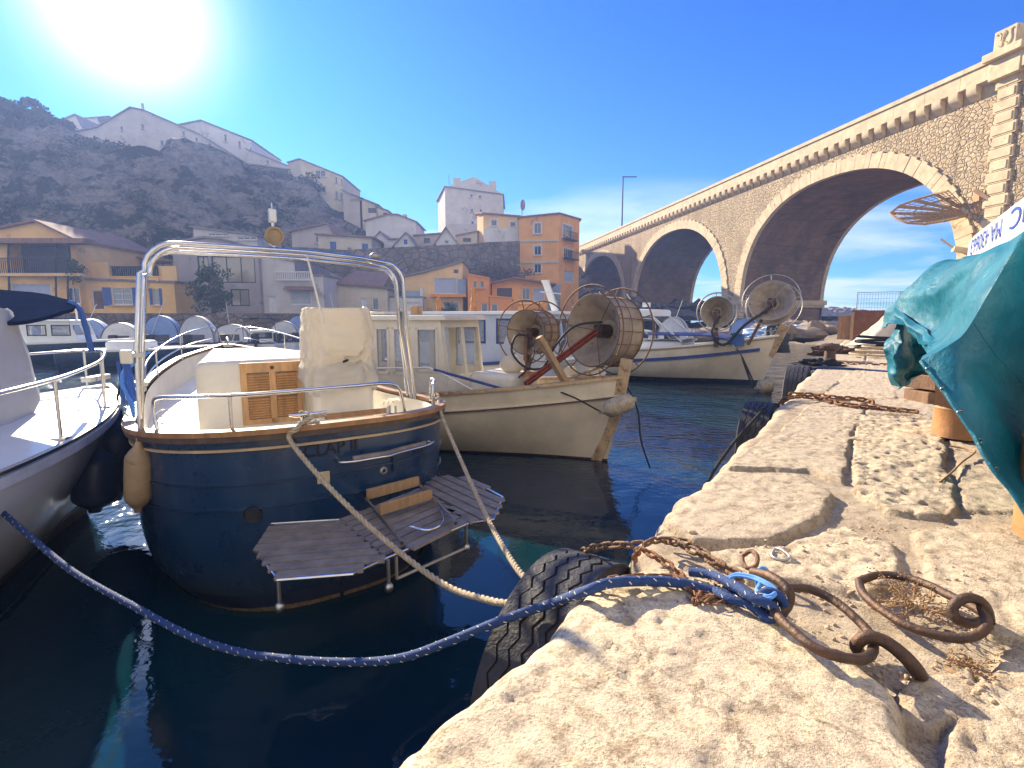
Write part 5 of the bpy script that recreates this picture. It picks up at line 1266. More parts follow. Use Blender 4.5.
mb = MB(); mb.ang = 60; mb.tube(spline([zz(753, 572, 1.22), zz(772, 577, 1.255), zz(788, 590, 1.25), zz(788, 604, 1.215), zz(780, 612, 1.20), zz(766, 606, 1.19)], 6), .014, 10); mb.build('shackle', M['rust'], rt, True)
rp = [(859, 581, 1.15), (879, 575, 1.155), (904, 577, 1.165), (928.6, 585, 1.175), (948, 595, 1.19), (972, 606, 1.205), (986, 618, 1.20), (983, 631, 1.18), (966, 638, 1.16), (940, 636, 1.15), (906, 625, 1.145), (879, 608, 1.145), (863, 593, 1.145)]
P_ = [zz(*p) for p in rp]; P_ = spline(P_+[P_[0]], 6)[:-1]
rt2 = thing('mooring_ring', 'round iron mooring ring lying on the quay with dry weed inside it', 'iron ring', P_[0], 0, 'rusty iron rings set in the quay')
mb = MB(); mb.ang = 60; mb.tube(P_, .0125, 12, closed=True); mb.build('ring', M['rust'], rt2, True)
mb = MB(); mb.ang = 60; ey = spline([zz(990, 628, 1.09), zz(988, 612, 1.17), zz(980, 601, 1.225), zz(966, 598, 1.235), zz(954, 605, 1.215), zz(953, 613, 1.195), zz(958, 620, 1.18), zz(970, 623, 1.165), zz(982, 622, 1.15), zz(990, 630, 1.10)], 6)
mb.tube(ey, .0135, 12); mb.build('eye_bolt', M['rust'], rt2, True)
P_ = [zz(*p) for p in [(775, 548, 1.135), (782, 550, 1.14), (790, 557, 1.135), (782, 560, 1.13), (772, 556, 1.13)]]; P_ = spline(P_+[P_[0]], 5)[:-1]
mb = MB(); mb.ang = 60; mb.tube(P_, .005, 8, closed=True); o = mb.build('small_ring', M['galv']); tag(o, 'small grey steel ring lying beyond the blue knot', 'iron ring')
P_ = [zz(*p) for p in [(742, 556, 1.16), (751, 551, 1.19), (757, 556, 1.19), (756, 565, 1.17), (748, 568, 1.155), (743, 563, 1.155)]]; P_ = spline(P_+[P_[0]], 5)[:-1]
mb = MB(); mb.ang = 60; mb.tube(P_, .008, 8, closed=True); o = mb.build('chain_ring', M['rust_light']); tag(o, 'thick upright rust-brown ring joining the chain to the knot', 'iron ring')
# ------------------------------------------------------------------ chains: every link its own mesh
def linkmesh(L_, W_, r, m):
    mb = MB(); mb.ang = 60; h = L_/2-W_/2; c = W_/2-r; p = []
    for i in range(9): a = -math.pi/2+math.pi*i/8; p.append((h+c*math.cos(a), c*math.sin(a), 0))
    for i in range(9): a = math.pi/2+math.pi*i/8; p.append((-h+c*math.cos(a), c*math.sin(a), 0))
    mb.tube(p, r, 8, closed=True); return mb.mesh('link', m)
def chain(label, pts, L_=.062, W_=.038, r=.0062, m=None, wob=.5):
    P = spline(pts, 14); out = [P[0]]; pitch = L_-2.2*r; acc = 0
    for p, q in zip(P[:-1], P[1:]):
        d = (q-p).length
        while acc+d >= pitch:
            f_ = (pitch-acc)/d; p = p.lerp(q, f_); d = (q-p).length; out.append(p); acc = 0
        acc += d
    t = thing('rusty_chain', label, 'chain', pts[0], 0, 'rusty chains on the quay'); me = linkmesh(L_, W_, r, m or M['rust_light'])
    for i, (p, q) in enumerate(zip(out[:-1], out[1:])):
        x = (q-p).normalized(); up = Vector((0, 0, 1)); y = up.cross(x).normalized(); z = x.cross(y)
        roll = (R(28) if i % 2 else R(-62))+random.uniform(-wob, wob)*.5
        T = Matrix(((x.x, y.x, z.x, 0), (x.y, y.y, z.y, 0), (x.z, y.z, z.z, 0), (0, 0, 0, 1))) @ Matrix.Rotation(roll, 4, 'X')
        o = bpy.data.objects.new('link', me); link(o, t); o.matrix_local = Matrix.Translation((p+q)/2-Vector(pts[0])) @ T
    return t
chain('rusty chain running from behind the tyre up to the blue knot', [zz(575, 556, .95), zz(590, 549, 1.05), zz(612, 545, 1.12), zz(640, 545, 1.16), zz(664, 539, 1.15), zz(690, 549, 1.16), zz(716, 563, 1.165), zz(738, 574, 1.17), zz(752, 578, 1.18)], m=M['rust_light'])
chain('second pale rusty chain lying double beside the upper run', [zz(664, 541, 1.13), zz(684, 541, 1.14), zz(700, 550, 1.13), zz(722, 566, 1.13), zz(744, 580, 1.14)], m=M['rust_light'])
mro = mat('orange_rust_chain', (.26, .12, .055), .85, .1, .5, 25, bump=.6, bscale=90)
chain('orange-rusted chain sliding down from the block corner to the rope knot', [zz(634, 560, 1.10), zz(640, 549, 1.19), zz(654, 556, 1.20), zz(672, 567, 1.20), zz(684, 580, 1.20), zz(696, 592, 1.19), zz(702, 598, 1.17)], .05, .032, .0056, mro)
chain('thin rusted chain running along the blue rope on the near block', [zz(590, 600, 1.12), zz(600, 585, 1.20), (zz(620, 579, 1.205)), zz(650, 577, 1.20), zz(680, 580, 1.20), zz(700, 590, 1.19), zz(712, 600, 1.18)], .056, .032, .0056, mro)
chain('rusty chain heap across the quay above the middle tyre', [ab(4.9, -.12, .9), ab(4.75, -.02, 1.08), ab(4.7, .12, 1.17), ab(4.85, .3, 1.16), ab(4.72, .45, 1.15), ab(4.55, .62, 1.15), ab(4.5, .95, 1.15), ab(4.42, 1.2, 1.15)], .10, .06, .011, mro)
chain('rusty chain lying tangled behind the middle tyre heap', [ab(4.95, .05, 1.16), ab(4.98, .3, 1.17), ab(4.8, .5, 1.18), ab(4.95, .72, 1.16), ab(4.75, .85, 1.16)], .10, .06, .011, mro)
chain('long thin chain lying on the far part of the quay', [ab(10.4, .2, 1.15), ab(10.2, .8, 1.14), ab(10.5, 1.5, 1.14), ab(10.1, 2.1, 1.14)], .13, .08, .014, mro)
# rust flake tangle where the chains meet
mb = MB(); mb.sm = False
for i in range(160):
    c = zz(random.gauss(712, 12), random.gauss(594, 5), 1.165+random.uniform(-.01, .03)); a = random.uniform(0, 6.28); d = Vector((math.cos(a), math.sin(a), random.uniform(-.3, .4)))*random.uniform(.008, .026)
    mb.tube([c-d, c+Vector((0, 0, .004)), c+d], random.uniform(.002, .005), 5)
o = mb.build('rusty_tangle', mro); tag(o, 'crumbling heap of rust scraps where the chains meet the knot', 'rust heap')
# ------------------------------------------------------------------ blue rope
def flecked(name, label, pts, r, parent=None, flecks=True, seg=10, seed=1):
    mb = MB(); mb.ang = 70; P = spline(pts, seg); mb.tube(P, r, 14)
    o = mb.build(name, M['rope_blue'])
    if label: tag(o, label, 'rope')
    if flecks:
        rr = random.Random(seed); mb = MB(); s_ = 0; nxt = .02; X = None; ph = 0
        for i in range(1, len(P)):
            p, q = P[i-1], P[i]; t = (q-p); L_ = t.length
            if L_ < 1e-7: continue
            t.normalize(); X = t.orthogonal().normalized() if X is None else (X-t*X.dot(t)).normalized(); Y_ = t.cross(X); s_ += L_
            while nxt < s_:
                c = q-t*(s_-nxt)
                for k in range(2):
                    a = ph+math.pi*k; n_ = X*math.cos(a)+Y_*math.sin(a); b_ = X*math.cos(a+.5)+Y_*math.sin(a+.5)
                    mb.tube([c+n_*r*.98-t*.004, c+b_*r*.98+t*.004], r*.13, 5)
                nxt += rr.uniform(.018, .034); ph += 1.9
        fo_ = mb.build('fleck', M['rope_fleck'], o); fo_['kind'] = 'stuff'
    return o
br = [onY(-60, 455, 3.35), onY(0, 510, 2.95), onY(34, 540, 2.75), onY(75, 573, 2.55), onY(135, 607, 2.32), onY(190, 636, 2.14), onY(240, 652, 2.03), onY(300, 660, 1.93), onY(360, 662, 1.85), onY(405, 657, 1.78), onY(450, 641, 1.72), onY(500, 621, 1.67), onY(550, 604, 1.66), zz(586, 591, 1.205), zz(610, 583, 1.215), zz(645, 581, 1.21), zz(680, 583, 1.20), zz(712, 591, 1.19), zz(740, 598, 1.19)]
flecked('mooring_rope', 'thick blue flecked rope sagging from the white boat to the iron ring', br, .0155)['group'] = 'mooring ropes'
kn = [zz(690, 572, 1.20), zz(712, 575, 1.215), zz(735, 586, 1.235), zz(752, 597, 1.24), zz(768, 604, 1.235), zz(776, 612, 1.21), zz(768, 618, 1.19), zz(752, 606, 1.20), zz(728, 598, 1.20), zz(712, 590, 1.19)]
flecked('knotted_rope', 'navy blue flecked rope knotted round the oval iron ring', kn, .014, seed=3)
flecked('knot_turn', None, [zz(760, 612, 1.17), zz(757, 600, 1.225), zz(768, 592, 1.245), zz(781, 598, 1.235), zz(784, 610, 1.20), zz(776, 618, 1.17)], .014, seed=4)
kt = bpy.data.objects['knot_turn']; kt.parent = bpy.data.objects['knotted_rope']
lb_ = spline([zz(738, 590, 1.215), zz(726, 582, 1.225), zz(735, 575, 1.24), zz(752, 577, 1.25), zz(766, 583, 1.255), zz(776, 591, 1.25), zz(768, 597, 1.245), zz(757, 591, 1.24), zz(760, 584, 1.25)], 8)
mb = MB(); mb.ang = 60
for o_ in (-.007, 0, .007): mb.tube([p+Vector((o_*.6, o_, .002*math.cos(o_*300))) for p in lb_], .0048, 8)
o = mb.build('light_blue_cord', M['rope_light']); tag(o, 'pale blue doubled cord looped over the navy knot', 'rope')
mb = MB(); mb.ang = 60; mb.tube(spline([zz(758, 590, 1.18), zz(757, 578, 1.22), zz(761, 568, 1.245), zz(768, 572, 1.235), zz(768, 584, 1.20)], 6), .006, 8); o = mb.build('light_blue_cord', M['rope_light']); tag(o, 'short pale blue cord loop round the iron shackle', 'rope')
# thin black line hanging from the cream boat and other slack lines
ropething('slack_line', 'thin black line hanging from the bow of the cream fishing boat into the water', M['rope_black'], [onY(622, 384, 7.2), onY(630, 392, 7.1), onY(638, 412, 6.9), onY(641, 440, 6.7), onY(650, 468, 6.4)], .012, 'slack lines', False)
ropething('slack_line', 'black line slanting across the blue-striped bow', M['rope_black'], [onY(733, 345, 14.9), onY(742, 357, 14.4), onY(754, 383, 14.2)], .02, 'slack lines', False)
ropething('slack_line', 'dark rope hanging from the middle tyre to the water', M['rope_black'], [ab(4.3, -.1, 1.08), ab(4.0, -.35, .7), ab(3.7, -.5, .35), ab(3.45, -.55, .02)], .016, 'slack lines', True)
ropething('quay_rope', 'blue-grey rope laid across the far part of the quay', M['rope_blue'], [ab(8.9, -.1, 1.05), ab(8.75, .05, 1.15), ab(8.9, .6, 1.15), ab(8.8, 1.2, 1.14), ab(9.1, 2.2, 1.14), ab(9.0, 3.2, 1.14)], .022, 'ropes lying on the quay', True)
ropething('quay_rope', 'brown rope coil lying beyond the farthest tyre', M['rope_nat'], [ab(12.5+.35*math.cos(a*.9)*(1-.03*a), .9+.55*math.sin(a*.9)*(1-.03*a), 1.15+.012*a) for a in range(22)], .022, 'ropes lying on the quay', False, seg=4)
ropething('quay_rope', 'dark rope hank on the quay beside the white sheet', M['rope_black'], [ab(15+.3*math.cos(a*.9), 1.2+.7*math.sin(a*.9), 1.15+.02*a) for a in range(20)], .035, 'ropes lying on the quay', False, seg=4)
# ------------------------------------------------------------------ dry weed, pebbles, twigs
def weed(name, label, c, rad, n, seed, m, h=.05):
    rr = random.Random(seed); mb = MB(); mb.ang = 80
    for i in range(n):
        a = rr.uniform(0, 6.28); p = Vector(c)+Vector((math.cos(a), math.sin(a), 0))*rad*rr.random()**.7*.4; pts = [p]; d = Vector((math.cos(a), math.sin(a), rr.uniform(.1, .7))).normalized()
        for k in range(4): d = (d+Vector((rr.gauss(0, .4), rr.gauss(0, .4), rr.gauss(-.1, .3)))).normalized(); q = pts[-1]+d*rad*.22; q.z = max(q.z, c[2]-.01); q.z = min(q.z, c[2]+h); pts.append(q)
        mb.tube(pts, [.0018, .0016, .0014, .001, .0006], 4)
        for q in pts[1:]:
            for _ in range(3): mb.ell(q+Vector((rr.gauss(0, .005), rr.gauss(0, .005), rr.gauss(0, .004))), (.0035, .0025, .002), 5, 4)
    o = mb.build(name, m); return tag(o, label, 'dry weed')
M['dry'] = mat('dry_weed', (.36, .22, .11), .9, 0, .4, 60)
weed('dry_weed', 'tuft of brittle brown weed inside the round iron ring', zz(917, 603, 1.14), .13, 46, 1, M['dry'])
weed('dry_weed', 'small dry weed tuft in the joint beside the orange drum', zz(905, 418, 1.12), .16, 26, 2, M['dry'], .1)
weed('dry_weed', 'sparse dry weed in the joint right of the chipped stone', zz(978, 668, 1.12), .06, 12, 5, M['dry'], .02)
pm = mat('limestone_chips', (.50, .38, .25), .9, 0, .3, 20, bump=.5)
mb = MB(); mb.ang = 30; rr = random.Random(5)
def pebble(mb, c, r, rr):
    b = len(mb.v); mb.ell(c, (r*rr.uniform(.8, 1.3), r*rr.uniform(.8, 1.3), r*rr.uniform(.45, .8)), 7, 5, M=None)
    for i in range(b, len(mb.v)): x, y, z = mb.v[i]; k = 1+.25*fn(x*60, y*60, z*60); mb.v[i] = (c[0]+(x-c[0])*k, c[1]+(y-c[1])*k, c[2]+(z-c[2])*k)
for (cu, cv, su, sv, n) in ((880, 670, 26, 8, 60), (720, 604, 20, 6, 30), (835, 600, 26, 10, 40), (880, 530, 20, 16, 40), (946, 480, 6, 26, 36), (880, 420, 16, 10, 24), (930, 585, 30, 12, 24), (800, 552, 30, 6, 26), (975, 690, 10, 12, 24), (820, 640, 22, 10, 20)):
    for _ in range(n):
        u, v = rr.gauss(cu, su), rr.gauss(cv, sv); a_, b_ = qpx(u, v)
        if b_ < .08: continue
        pebble(mb, tuple(ab(a_, b_, qh(a_, b_)+.002)), rr.uniform(.002, .008), rr)
o = mb.build('stone_chips', pm); tag(o, 'scattered limestone chips in the joints of the quay', 'gravel', kind='stuff')
for i, (u, v, r, lb2) in enumerate(((692, 540, .017, 'angular limestone chip resting in front of the smooth edge block'), (766, 548, .014, 'rounded pale pebble beside the small grey steel ring'))):
    mb = MB(); mb.ang = 30; a_, b_ = qpx(u, v); pebble(mb, tuple(ab(a_, b_, qh(a_, b_)+r*.4)), r, rr); o = mb.build('stone_chip', pm); tag(o, lb2, 'stone')
a_, b_ = qpx(958, 678); mb = MB(); p = ab(a_, b_, qh(a_, b_)+.012); mb.ell((0, 0, 0), (.03, .008, .005), 10, 6, M=Matrix.Translation(p) @ Matrix.Rotation(R(-50), 4, 'Z')); o = mb.build('dry_leaf', M['dry']); tag(o, 'single brown dry leaf by the chipped stone right of the oval ring', 'leaf')
mb = MB(); mb.ang = 60; mb.tube(spline([zz(940, 482, 1.13), zz(952, 472, 1.135), zz(962, 462, 1.13), zz(975, 452, 1.14), zz(968, 449, 1.13), zz(950, 446, 1.13)], 5), [.006]*26, 6); o = mb.build('dry_twig', M['dry']); tag(o, 'thin dry root lying on the quay between the drum and the rough slab', 'twig')
mb = MB(); mb.ang = 60; mb.tube(spline([zz(815, 403, 1.15), zz(830, 400, 1.17), zz(850, 401, 1.15)], 5), .008, 6); o = mb.build('dry_twig', M['dry']); tag(o, 'brown stick lying on the quay in front of the chain heap', 'twig')
# ------------------------------------------------------------------ upturned boat under a teal tarpaulin
ub = thing('upturned_boat', 'white boat turned upside down on drums under the teal tarpaulin', 'boat', ab(1.9, 2.0, 1.12))
sec = [(1.46, 1.86), (1.39, 2.05), (1.345, 2.35), (1.345, 2.6), (1.375, 2.66), (1.46, 2.70), (1.75, 2.80), (2.15, 2.90)]
sec = sec+[(4.3-b, z) for b, z in sec[-2::-1]]
rows = []
for i in range(25):
    a = -1.1+5.25*i/24; nb_ = smooth((.9-a)/2.0)  # bow end tapers towards the camera side
    rows.append([ab(a, 2.15+(b-2.15)*(1-nb_*.85), z-.25*nb_*(1 if z > 2.5 else .2)) for b, z in sec])
mb = MB(); mb.ang = 45; mb.grid(rows)
n = len(sec); mb.add([rows[-1][k] for k in range(n)], [tuple(range(n))]); mb.build('hull', M['gel_white'], ub, True)
def onband(u, v, b=1.338): return onpl(u, v, ab(0, b), EN)
def btext(txt, ua, ub_, z, nm):
    A_, B_ = toab(onband(ua, 240))[0], toab(onband(ub_, 240))[0]  # near, far
    vs, fs = textmesh(txt, .16); x0 = min(v[0] for v in vs); x1 = max(v[0] for v in vs); y0 = min(v[1] for v in vs); y1 = max(v[1] for v in vs)
    k = (B_-A_)/(x1-x0); mb = MB(); mb.sm = False
    mb.add([ab(A_+(v[0]-x0)*k, 1.3405, z-(v[1]-(y0+y1)/2)*.115/(y1-y0)) for v in vs], fs); return mb.build(nm, M['letter_blue'], ub, True, fixn=False)
btext('MA 430663', 999, 971, 2.545, 'registration_lettering'); btext('ERIC', 1044, 1007, 2.55, 'name_lettering')
def cgrid(rows, nu=8, nv=8, amp=.02, seed=0, sc=3., ridge=False):
    R1 = [spline([onY(*p) if len(p) == 3 else p for p in r], nv) for r in rows]; out = []
    for k in range(len(R1[0])): out.append(spline([r[k] for r in R1], nu))
    G = [[out[k][i] for k in range(len(out))] for i in range(len(out[0]))]
    for ri, row in enumerate(G):
        ed0 = min(1., ri/7.) if ridge else 1.
        for j, p in enumerate(row):
            ed = ed0*(min(1., j/6.) if ridge else 1.)
            d = Vector((fn(p.x*sc, p.y*sc, p.z*sc+seed), fn(p.x*sc+9, p.y*sc, p.z*sc+seed), fn(p.x*sc, p.y*sc+7, p.z*sc+seed)))
            cr = abs(mnoise.noise(Vector((p.x*2.2+p.z*1.5+seed, p.y*2.0, p.z*2.2))))
            row[j] = p+(d*amp+Vector((-.83, .3, .4))*(.05*(1-min(1, cr*4)))*(amp/.02)*.6)*ed
    return G
def tarpmat():
    m, nt, b = nodes('teal_tarpaulin'); N = NT(nt); v = N('TexCoord').outputs['Object']
    n1 = N('TexNoise', Vector=v, Scale=3., Detail=8., Roughness=.7)
    c = N.mix(N.ramp(n1.outputs[0], [(.35, 0.), (.7, 1.)]), (.004, .11, .17), (.010, .19, .27))
    nd = N('TexNoise', Vector=v, Scale=11., Detail=9., Roughness=.75); c = N.mix(N.ramp(nd.outputs[0], [(.56, 0.), (.70, .45)]), c, (.12, .26, .28))
    nt.links.new(c, b.inputs['Base Color']); b.inputs['Roughness'].default_value = .5
    b.inputs['Specular IOR Level'].default_value = .35
    n2 = N('TexNoise', Vector=v, Scale=9., Detail=6., Roughness=.6); n3 = N('TexWave', Vector=v, Scale=160.)
    rg = N('TexNoise', dict(noise_type='RIDGED_MULTIFRACTAL'), Vector=v, Scale=2.2, Detail=3.)
    hh = N('Math', dict(operation='ADD'), i0=n2.outputs[0], i1=N('Math', dict(operation='MULTIPLY'), i0=rg.outputs[0], i1=.6).outputs[0])
    bp = N('Bump', Strength=.6, Distance=.03, Height=hh.outputs[0]); nt.links.new(bp.outputs[0], b.inputs['Normal'])
    return m
M['tarp'] = tarpmat(); sheer_light(M['tarp'], .12, (.02, .40, .45))
mb = MB(); mb.ang = 75
# sunlit sheet from the near ridge back over the side of the hull
L_rows = [[(1024, 231, 2.30), (1004, 265, 2.28), (986, 296, 2.27), (965, 332, 2.28), (947, 347, 2.30), (920, 362, 2.35)],
          [(1012, 239, 2.62), (990, 262, 2.60), (970, 292, 2.62), (958, 318, 2.72), (945, 336, 2.8), (932, 348, 2.8)],
          [(1000, 246, 2.9), (974, 262, 2.9), (954, 290, 3.05), (945, 315, 3.2), (938, 333, 3.2), (928, 346, 3.1)],
          [(982, 255, 3.4), (960, 262, 3.5), (936, 290, 3.45), (930, 314, 3.6), (927, 330, 3.55), (918, 338, 3.4)],
          [(968, 260, 3.9), (945, 263, 3.9), (922, 288, 3.8), (910, 303, 3.9), (905, 318, 3.95), (900, 324, 3.9)],
          [(955, 263, 4.35), (933, 266, 4.3), (908, 288, 4.2), (894, 302, 4.3), (886, 316, 4.35), (882, 327, 4.3)]]
mb.sheet(cgrid(L_rows, 9, 9, .022, 1, 3.2, True), .006)
# near face hanging in its own shade, cut on a slant
D_rows = [[(1024, 231, 2.30), (1004, 265, 2.28), (986, 296, 2.27), (965, 332, 2.28), (947, 347, 2.30), (920, 362, 2.35)],
          [(1060, 225, 2.36), (1040, 270, 2.30), (1015, 320, 2.26), (985, 365, 2.24), (965, 380, 2.2), (945, 393, 2.22)],
          [(1110, 215, 2.42), (1085, 280, 2.33), (1055, 345, 2.28), (1020, 405, 2.25), (998, 425, 2.1), (972, 432, 2.08)],
          [(1180, 200, 2.5), (1150, 300, 2.4), (1110, 385, 2.33), (1060, 450, 2.28), (1030, 475, 2.05), (1000, 478, 1.95)],
          [(1300, 180, 2.6), (1260, 320, 2.5), (1200, 420, 2.42), (1120, 510, 2.35), (1075, 535, 1.95), (1035, 530, 1.85)]]
mb.sheet(cgrid(D_rows, 8, 9, .018, 4, 2.0, True), .006)
# turned-up hem and the tail hanging at the far end
F_rows = [[(896, 309, 4.1), (905, 314, 3.9), (920, 325, 3.6), (938, 341, 3.1), (944, 348, 2.9)], [(895, 316, 4.0), (905, 322, 3.8), (920, 335, 3.5), (932, 347, 3.05), (936, 355, 2.9)], [(899, 322, 4.05), (908, 329, 3.85), (920, 341, 3.55), (929, 352, 3.15), (932, 357, 3.0)]]
mb.sheet(cgrid(F_rows, 6, 6, .012, 7, 4.), .006)
B_rows = [[(902, 322, 4.25), (897, 335, 4.2), (892, 350, 4.15), (894, 364, 4.1), (898, 377, 4.1), (901, 386, 4.1)],
          [(912, 325, 4.05), (907, 340, 3.95), (902, 355, 3.9), (902, 370, 3.9), (905, 382, 3.95), (907, 391, 4.0)],
          [(925, 335, 4.2), (920, 345, 4.2), (917, 358, 4.15), (915, 370, 4.15), (917, 378, 4.2), (916, 386, 4.2)],
          [(945, 340, 4.0), (940, 350, 4.0), (935, 360, 4.0), (930, 368, 4.05), (926, 374, 4.1), (922, 380, 4.1)]]
mb.sheet(cgrid(B_rows, 7, 7, .05, 9, 4.5), .006)
o = mb.build('tarpaulin', M['tarp'])
edge = cgrid(D_rows, 8, 9, .018, 4, 2.0, True); hemp = [r[-1] for r in edge]; mb = MB(); mb.ang = 60; mb.tube([p+Vector((0, -.006, .004)) for p in hemp], .009, 6); mb.build('hem', M['tarp'], o)
mb = MB(); mb.ang = 60
for k in range(3, len(hemp)-2, 5):
    p = hemp[k].lerp(edge[k][-4], .18)+Vector((0, -.008, 0)); mb.torus(.011, .003, Matrix.Translation(p) @ Matrix.Rotation(R(90), 4, 'X'), 14, 6)
mb.build('eyelets', M['steel'], o)
mb = MB(); mb.ang = 60; mb.tube([edge[k][24]+Vector((0, -.004, 0)) for k in range(1, len(edge))], .004, 6); mb.build('seam', M['tarp'], o)
tag(o, 'teal tarpaulin draped in folds over the upturned white boat', 'tarpaulin')
def drum(u, v, r, h, label, m, z0=None):
    c = onz(u, v, 1.13); t = thing('oil_drum', label, 'drum', c, 0, 'drums under the upturned boat')
    mb = MB(); mb.ang = 35; mb.lathe([(.001, .01), (r*.97, .01), (r*1.01, 0), (r, .02), (r, h*.32), (r*1.03, h*.34), (r, h*.36), (r, h*.65), (r*1.03, h*.67), (r, h*.69), (r, h-.02), (r*1.02, h), (r*.96, h), (r*.96, h-.02), (.001, h-.02)], 40); mb.build('barrel', m, t)
    mb = MB(); mb.torus(r*1.01, .012, Matrix.Translation((0, 0, h)), 40, 6); mb.build('rim', M['rust'], t); return t
M['drum'] = mat('faded_orange_drum', (.40, .19, .07), .6, 0, .3, 6, bump=.2, spots=((.2, .08, .03), 7, .6))
drum(961, 436, .175, .62, 'faded orange drum beside the dry twig', M['drum'])
drum(1078, 542, .19, .60, 'orange drum cut by the right edge of the photo', M['drum'])
c = onz(931, 402, 1.12); mb = MB(); mb.sm = False
for k in range(3): mb.box((c.x, c.y, 1.17+k*.17), (.34, .34, .15), rz=R(12*k))
o = bevel(mb.build('timber_block', mat('dark_brown_timber', (.20, .11, .06), .8, 0, .4, 8, bump=.4)), .01); tag(o, 'stack of dark brown timber blocks under the far end of the upturned boat', 'timber blocks')
# ------------------------------------------------------------------ far end of the quay: crates, fence, sheet, pallets
def crate(a, b, w_, d, h, label, m, rz=0, slat=True):
    c = ab(a, b, 1.12); t = thing('storage_crate', label, 'crate', c, math.atan2(ED.y, ED.x)+rz, 'wooden crates at the far end of the quay')
    mb = MB(); mb.sm = False
    for (cx, cy, sx, sy) in ((0, -d/2, w_, .04), (0, d/2, w_, .04), (-w_/2, 0, .04, d-.042), (w_/2, 0, .04, d-.042)): mb.box((cx, cy, h/2), (sx, sy, h-.02))
    mb.build('panel', m, t)
    mb = MB(); mb.box((0, 0, h+.001), (w_+.08, d+.08, .04)); mb.build('lid', m, t)
    mb = MB(); mb.sm = False
    for sx in (-1, 1):
        for sy in (-1, 1): mb.box((sx*(w_/2-.02), sy*(d/2+.0), h/2-.01), (.1, .1, h-.04))
    for sy in (-1, 1): mb.box((0, sy*(d/2+.03), h*.5), (w_-.12, .025, .09))
    mb.build('batten', M['wood'], t); return t
M['brown_ply'] = mat('red_brown_board', (.20, .075, .035), .75, 0, .3, 5, bump=.2)
crate(23.5, .9, 1.3, 1.3, 1.15, 'big red-brown board crate under the fence panel', M['brown_ply'])
crate(24.0, -.6 if False else .15, .7, .7, .95, 'narrow weathered wooden crate left of the red-brown one', M['wood'])
crate(15.2, 2.35, 1.0, .9, .62, 'brown slatted crate half hidden behind the teal tarpaulin', M['brown_ply'])
# pallet stood on edge
t = thing('wooden_pallet', 'pallet stood on edge beside the white sheet', 'pallet', ab(17.2, 2.2, 1.12), math.atan2(ED.y, ED.x)+R(70))
for k in range(5): mb = MB(); mb.sm = False; mb.box((0, -.06, .1+k*.19), (1.1, .022, .11)); mb.build('board', M['wood'], t)
for x in (-.5, 0, .5): mb = MB(); mb.sm = False; mb.box((x, .0, .48), (.09, .09, .95)); mb.build('bearer', M['wood'], t)
# white sheet heap
mb = MB(); mb.ang = 75; c = ab(18.6, 1.35, 1.1); rows = []
for i in range(25):
    q = i/24; rows.append([c+Vector(((.05+1.0*q)*math.cos(a_)*(1+.12*math.sin(a_*7+q*3)), (.05+1.0*q)*math.sin(a_)*(1+.12*math.sin(a_*7+q*3)), 1.15*(1-q)**1.15+.05*fn(a_*2, q*6)*min(1, q*4)+.02)) for a_ in [2*math.pi*k/40 for k in range(41)]])
mb.grid(rows); o = mb.build('white_sheet', M['canvas']); tag(o, 'off-white sheet thrown over a heap beside the crates', 'sheet')
# fence panels with notices
fz = ab(26.0, .3, 1.1)
for k in range(4):
    ft = thing('fence_panel', ['leftmost grey mesh fence panel at the quay end', 'second grey mesh fence panel, with the square notice', 'third grey mesh fence panel behind the crates', 'rightmost grey mesh fence panel, nearest the white sheet'][k], 'fence', fz+EN*(1.55*k), math.atan2(EN.y, EN.x), 'mesh fence panels closing the quay')
    mb = MB(); 
    mb.tube([(0, 0, .0), (0, 0, 2.0), (1.5, 0, 2.0), (1.5, 0, 0)], .022, 8); mb.tube([(0, 0, .25), (1.5, 0, .25)], .018, 6); mb.build('frame', M['galv'], ft)
    mb = MB()
    for i in range(15): mb.tube([(.1*i+.05, 0, .25), (.1*i+.05, 0, 2.0)], .006, 4)
    for i in range(9): mb.tube([(0, .01, .4+.19*i), (1.5, .01, .4+.19*i)], .006, 4)
    mb.build('mesh', mat('blue_grey_mesh', (.18, .25, .38), .5, .3, .1, 9) if k == 0 else bpy.data.materials['blue_grey_mesh'], ft)
    if k in (1, 2):
        mb = MB(); mb.box((.5, -.04, 1.65 if k == 1 else 1.5), (.55 if k == 1 else .6, .015, .6 if k == 1 else .28)); mb.build('notice', M['canvas'], ft)
# dinghy bags and net heaps near the bridge foot
def heap(name, label, c, rx, ry, h, m, seed, cat, rz=0, rough=.25):
    mb = MB(); mb.ang = 60; rows = []
    for i in range(22):
        q = i/21; rows.append([Vector(c)+Vector((rx*math.sin(q*1.57)*math.cos(a_), ry*math.sin(q*1.57)*math.sin(a_), h*math.cos(q*1.57)))*(1+rough*fn(math.cos(a_)*2+seed, math.sin(a_)*2, q*4)) for a_ in [2*math.pi*k/40 for k in range(41)]])
    mb.grid(rows); o = mb.build(name, m); return tag(o, label, cat)
heap('covered_dinghy', 'blue and white covered dinghy on the shore under the bridge', ab(27, -2.6, .9), 1.9, .9, .75, mat('blue_white_cover', (.25, .40, .62), .6, 0, .2, 3, spots=((.75, .76, .75), 1.6, .5)), 4, 'dinghy')
heap('net_heap', 'black net heap on the quay edge above the farthest tyre', ab(9.6, .05, 1.08), .42, .30, .16, mat('black_net', (.02, .022, .03), .95, 0, .3, 20, bump=1., bscale=40), 6, 'fishing nets', rough=.5)
heap('net_heap', 'brown net heap on the quay edge before the fence', ab(13.6, .1, 1.08), .6, .35, .2, mat('brown_net', (.10, .055, .035), .95, 0, .5, 14, bump=1., bscale=40), 8, 'fishing nets', rough=.6)
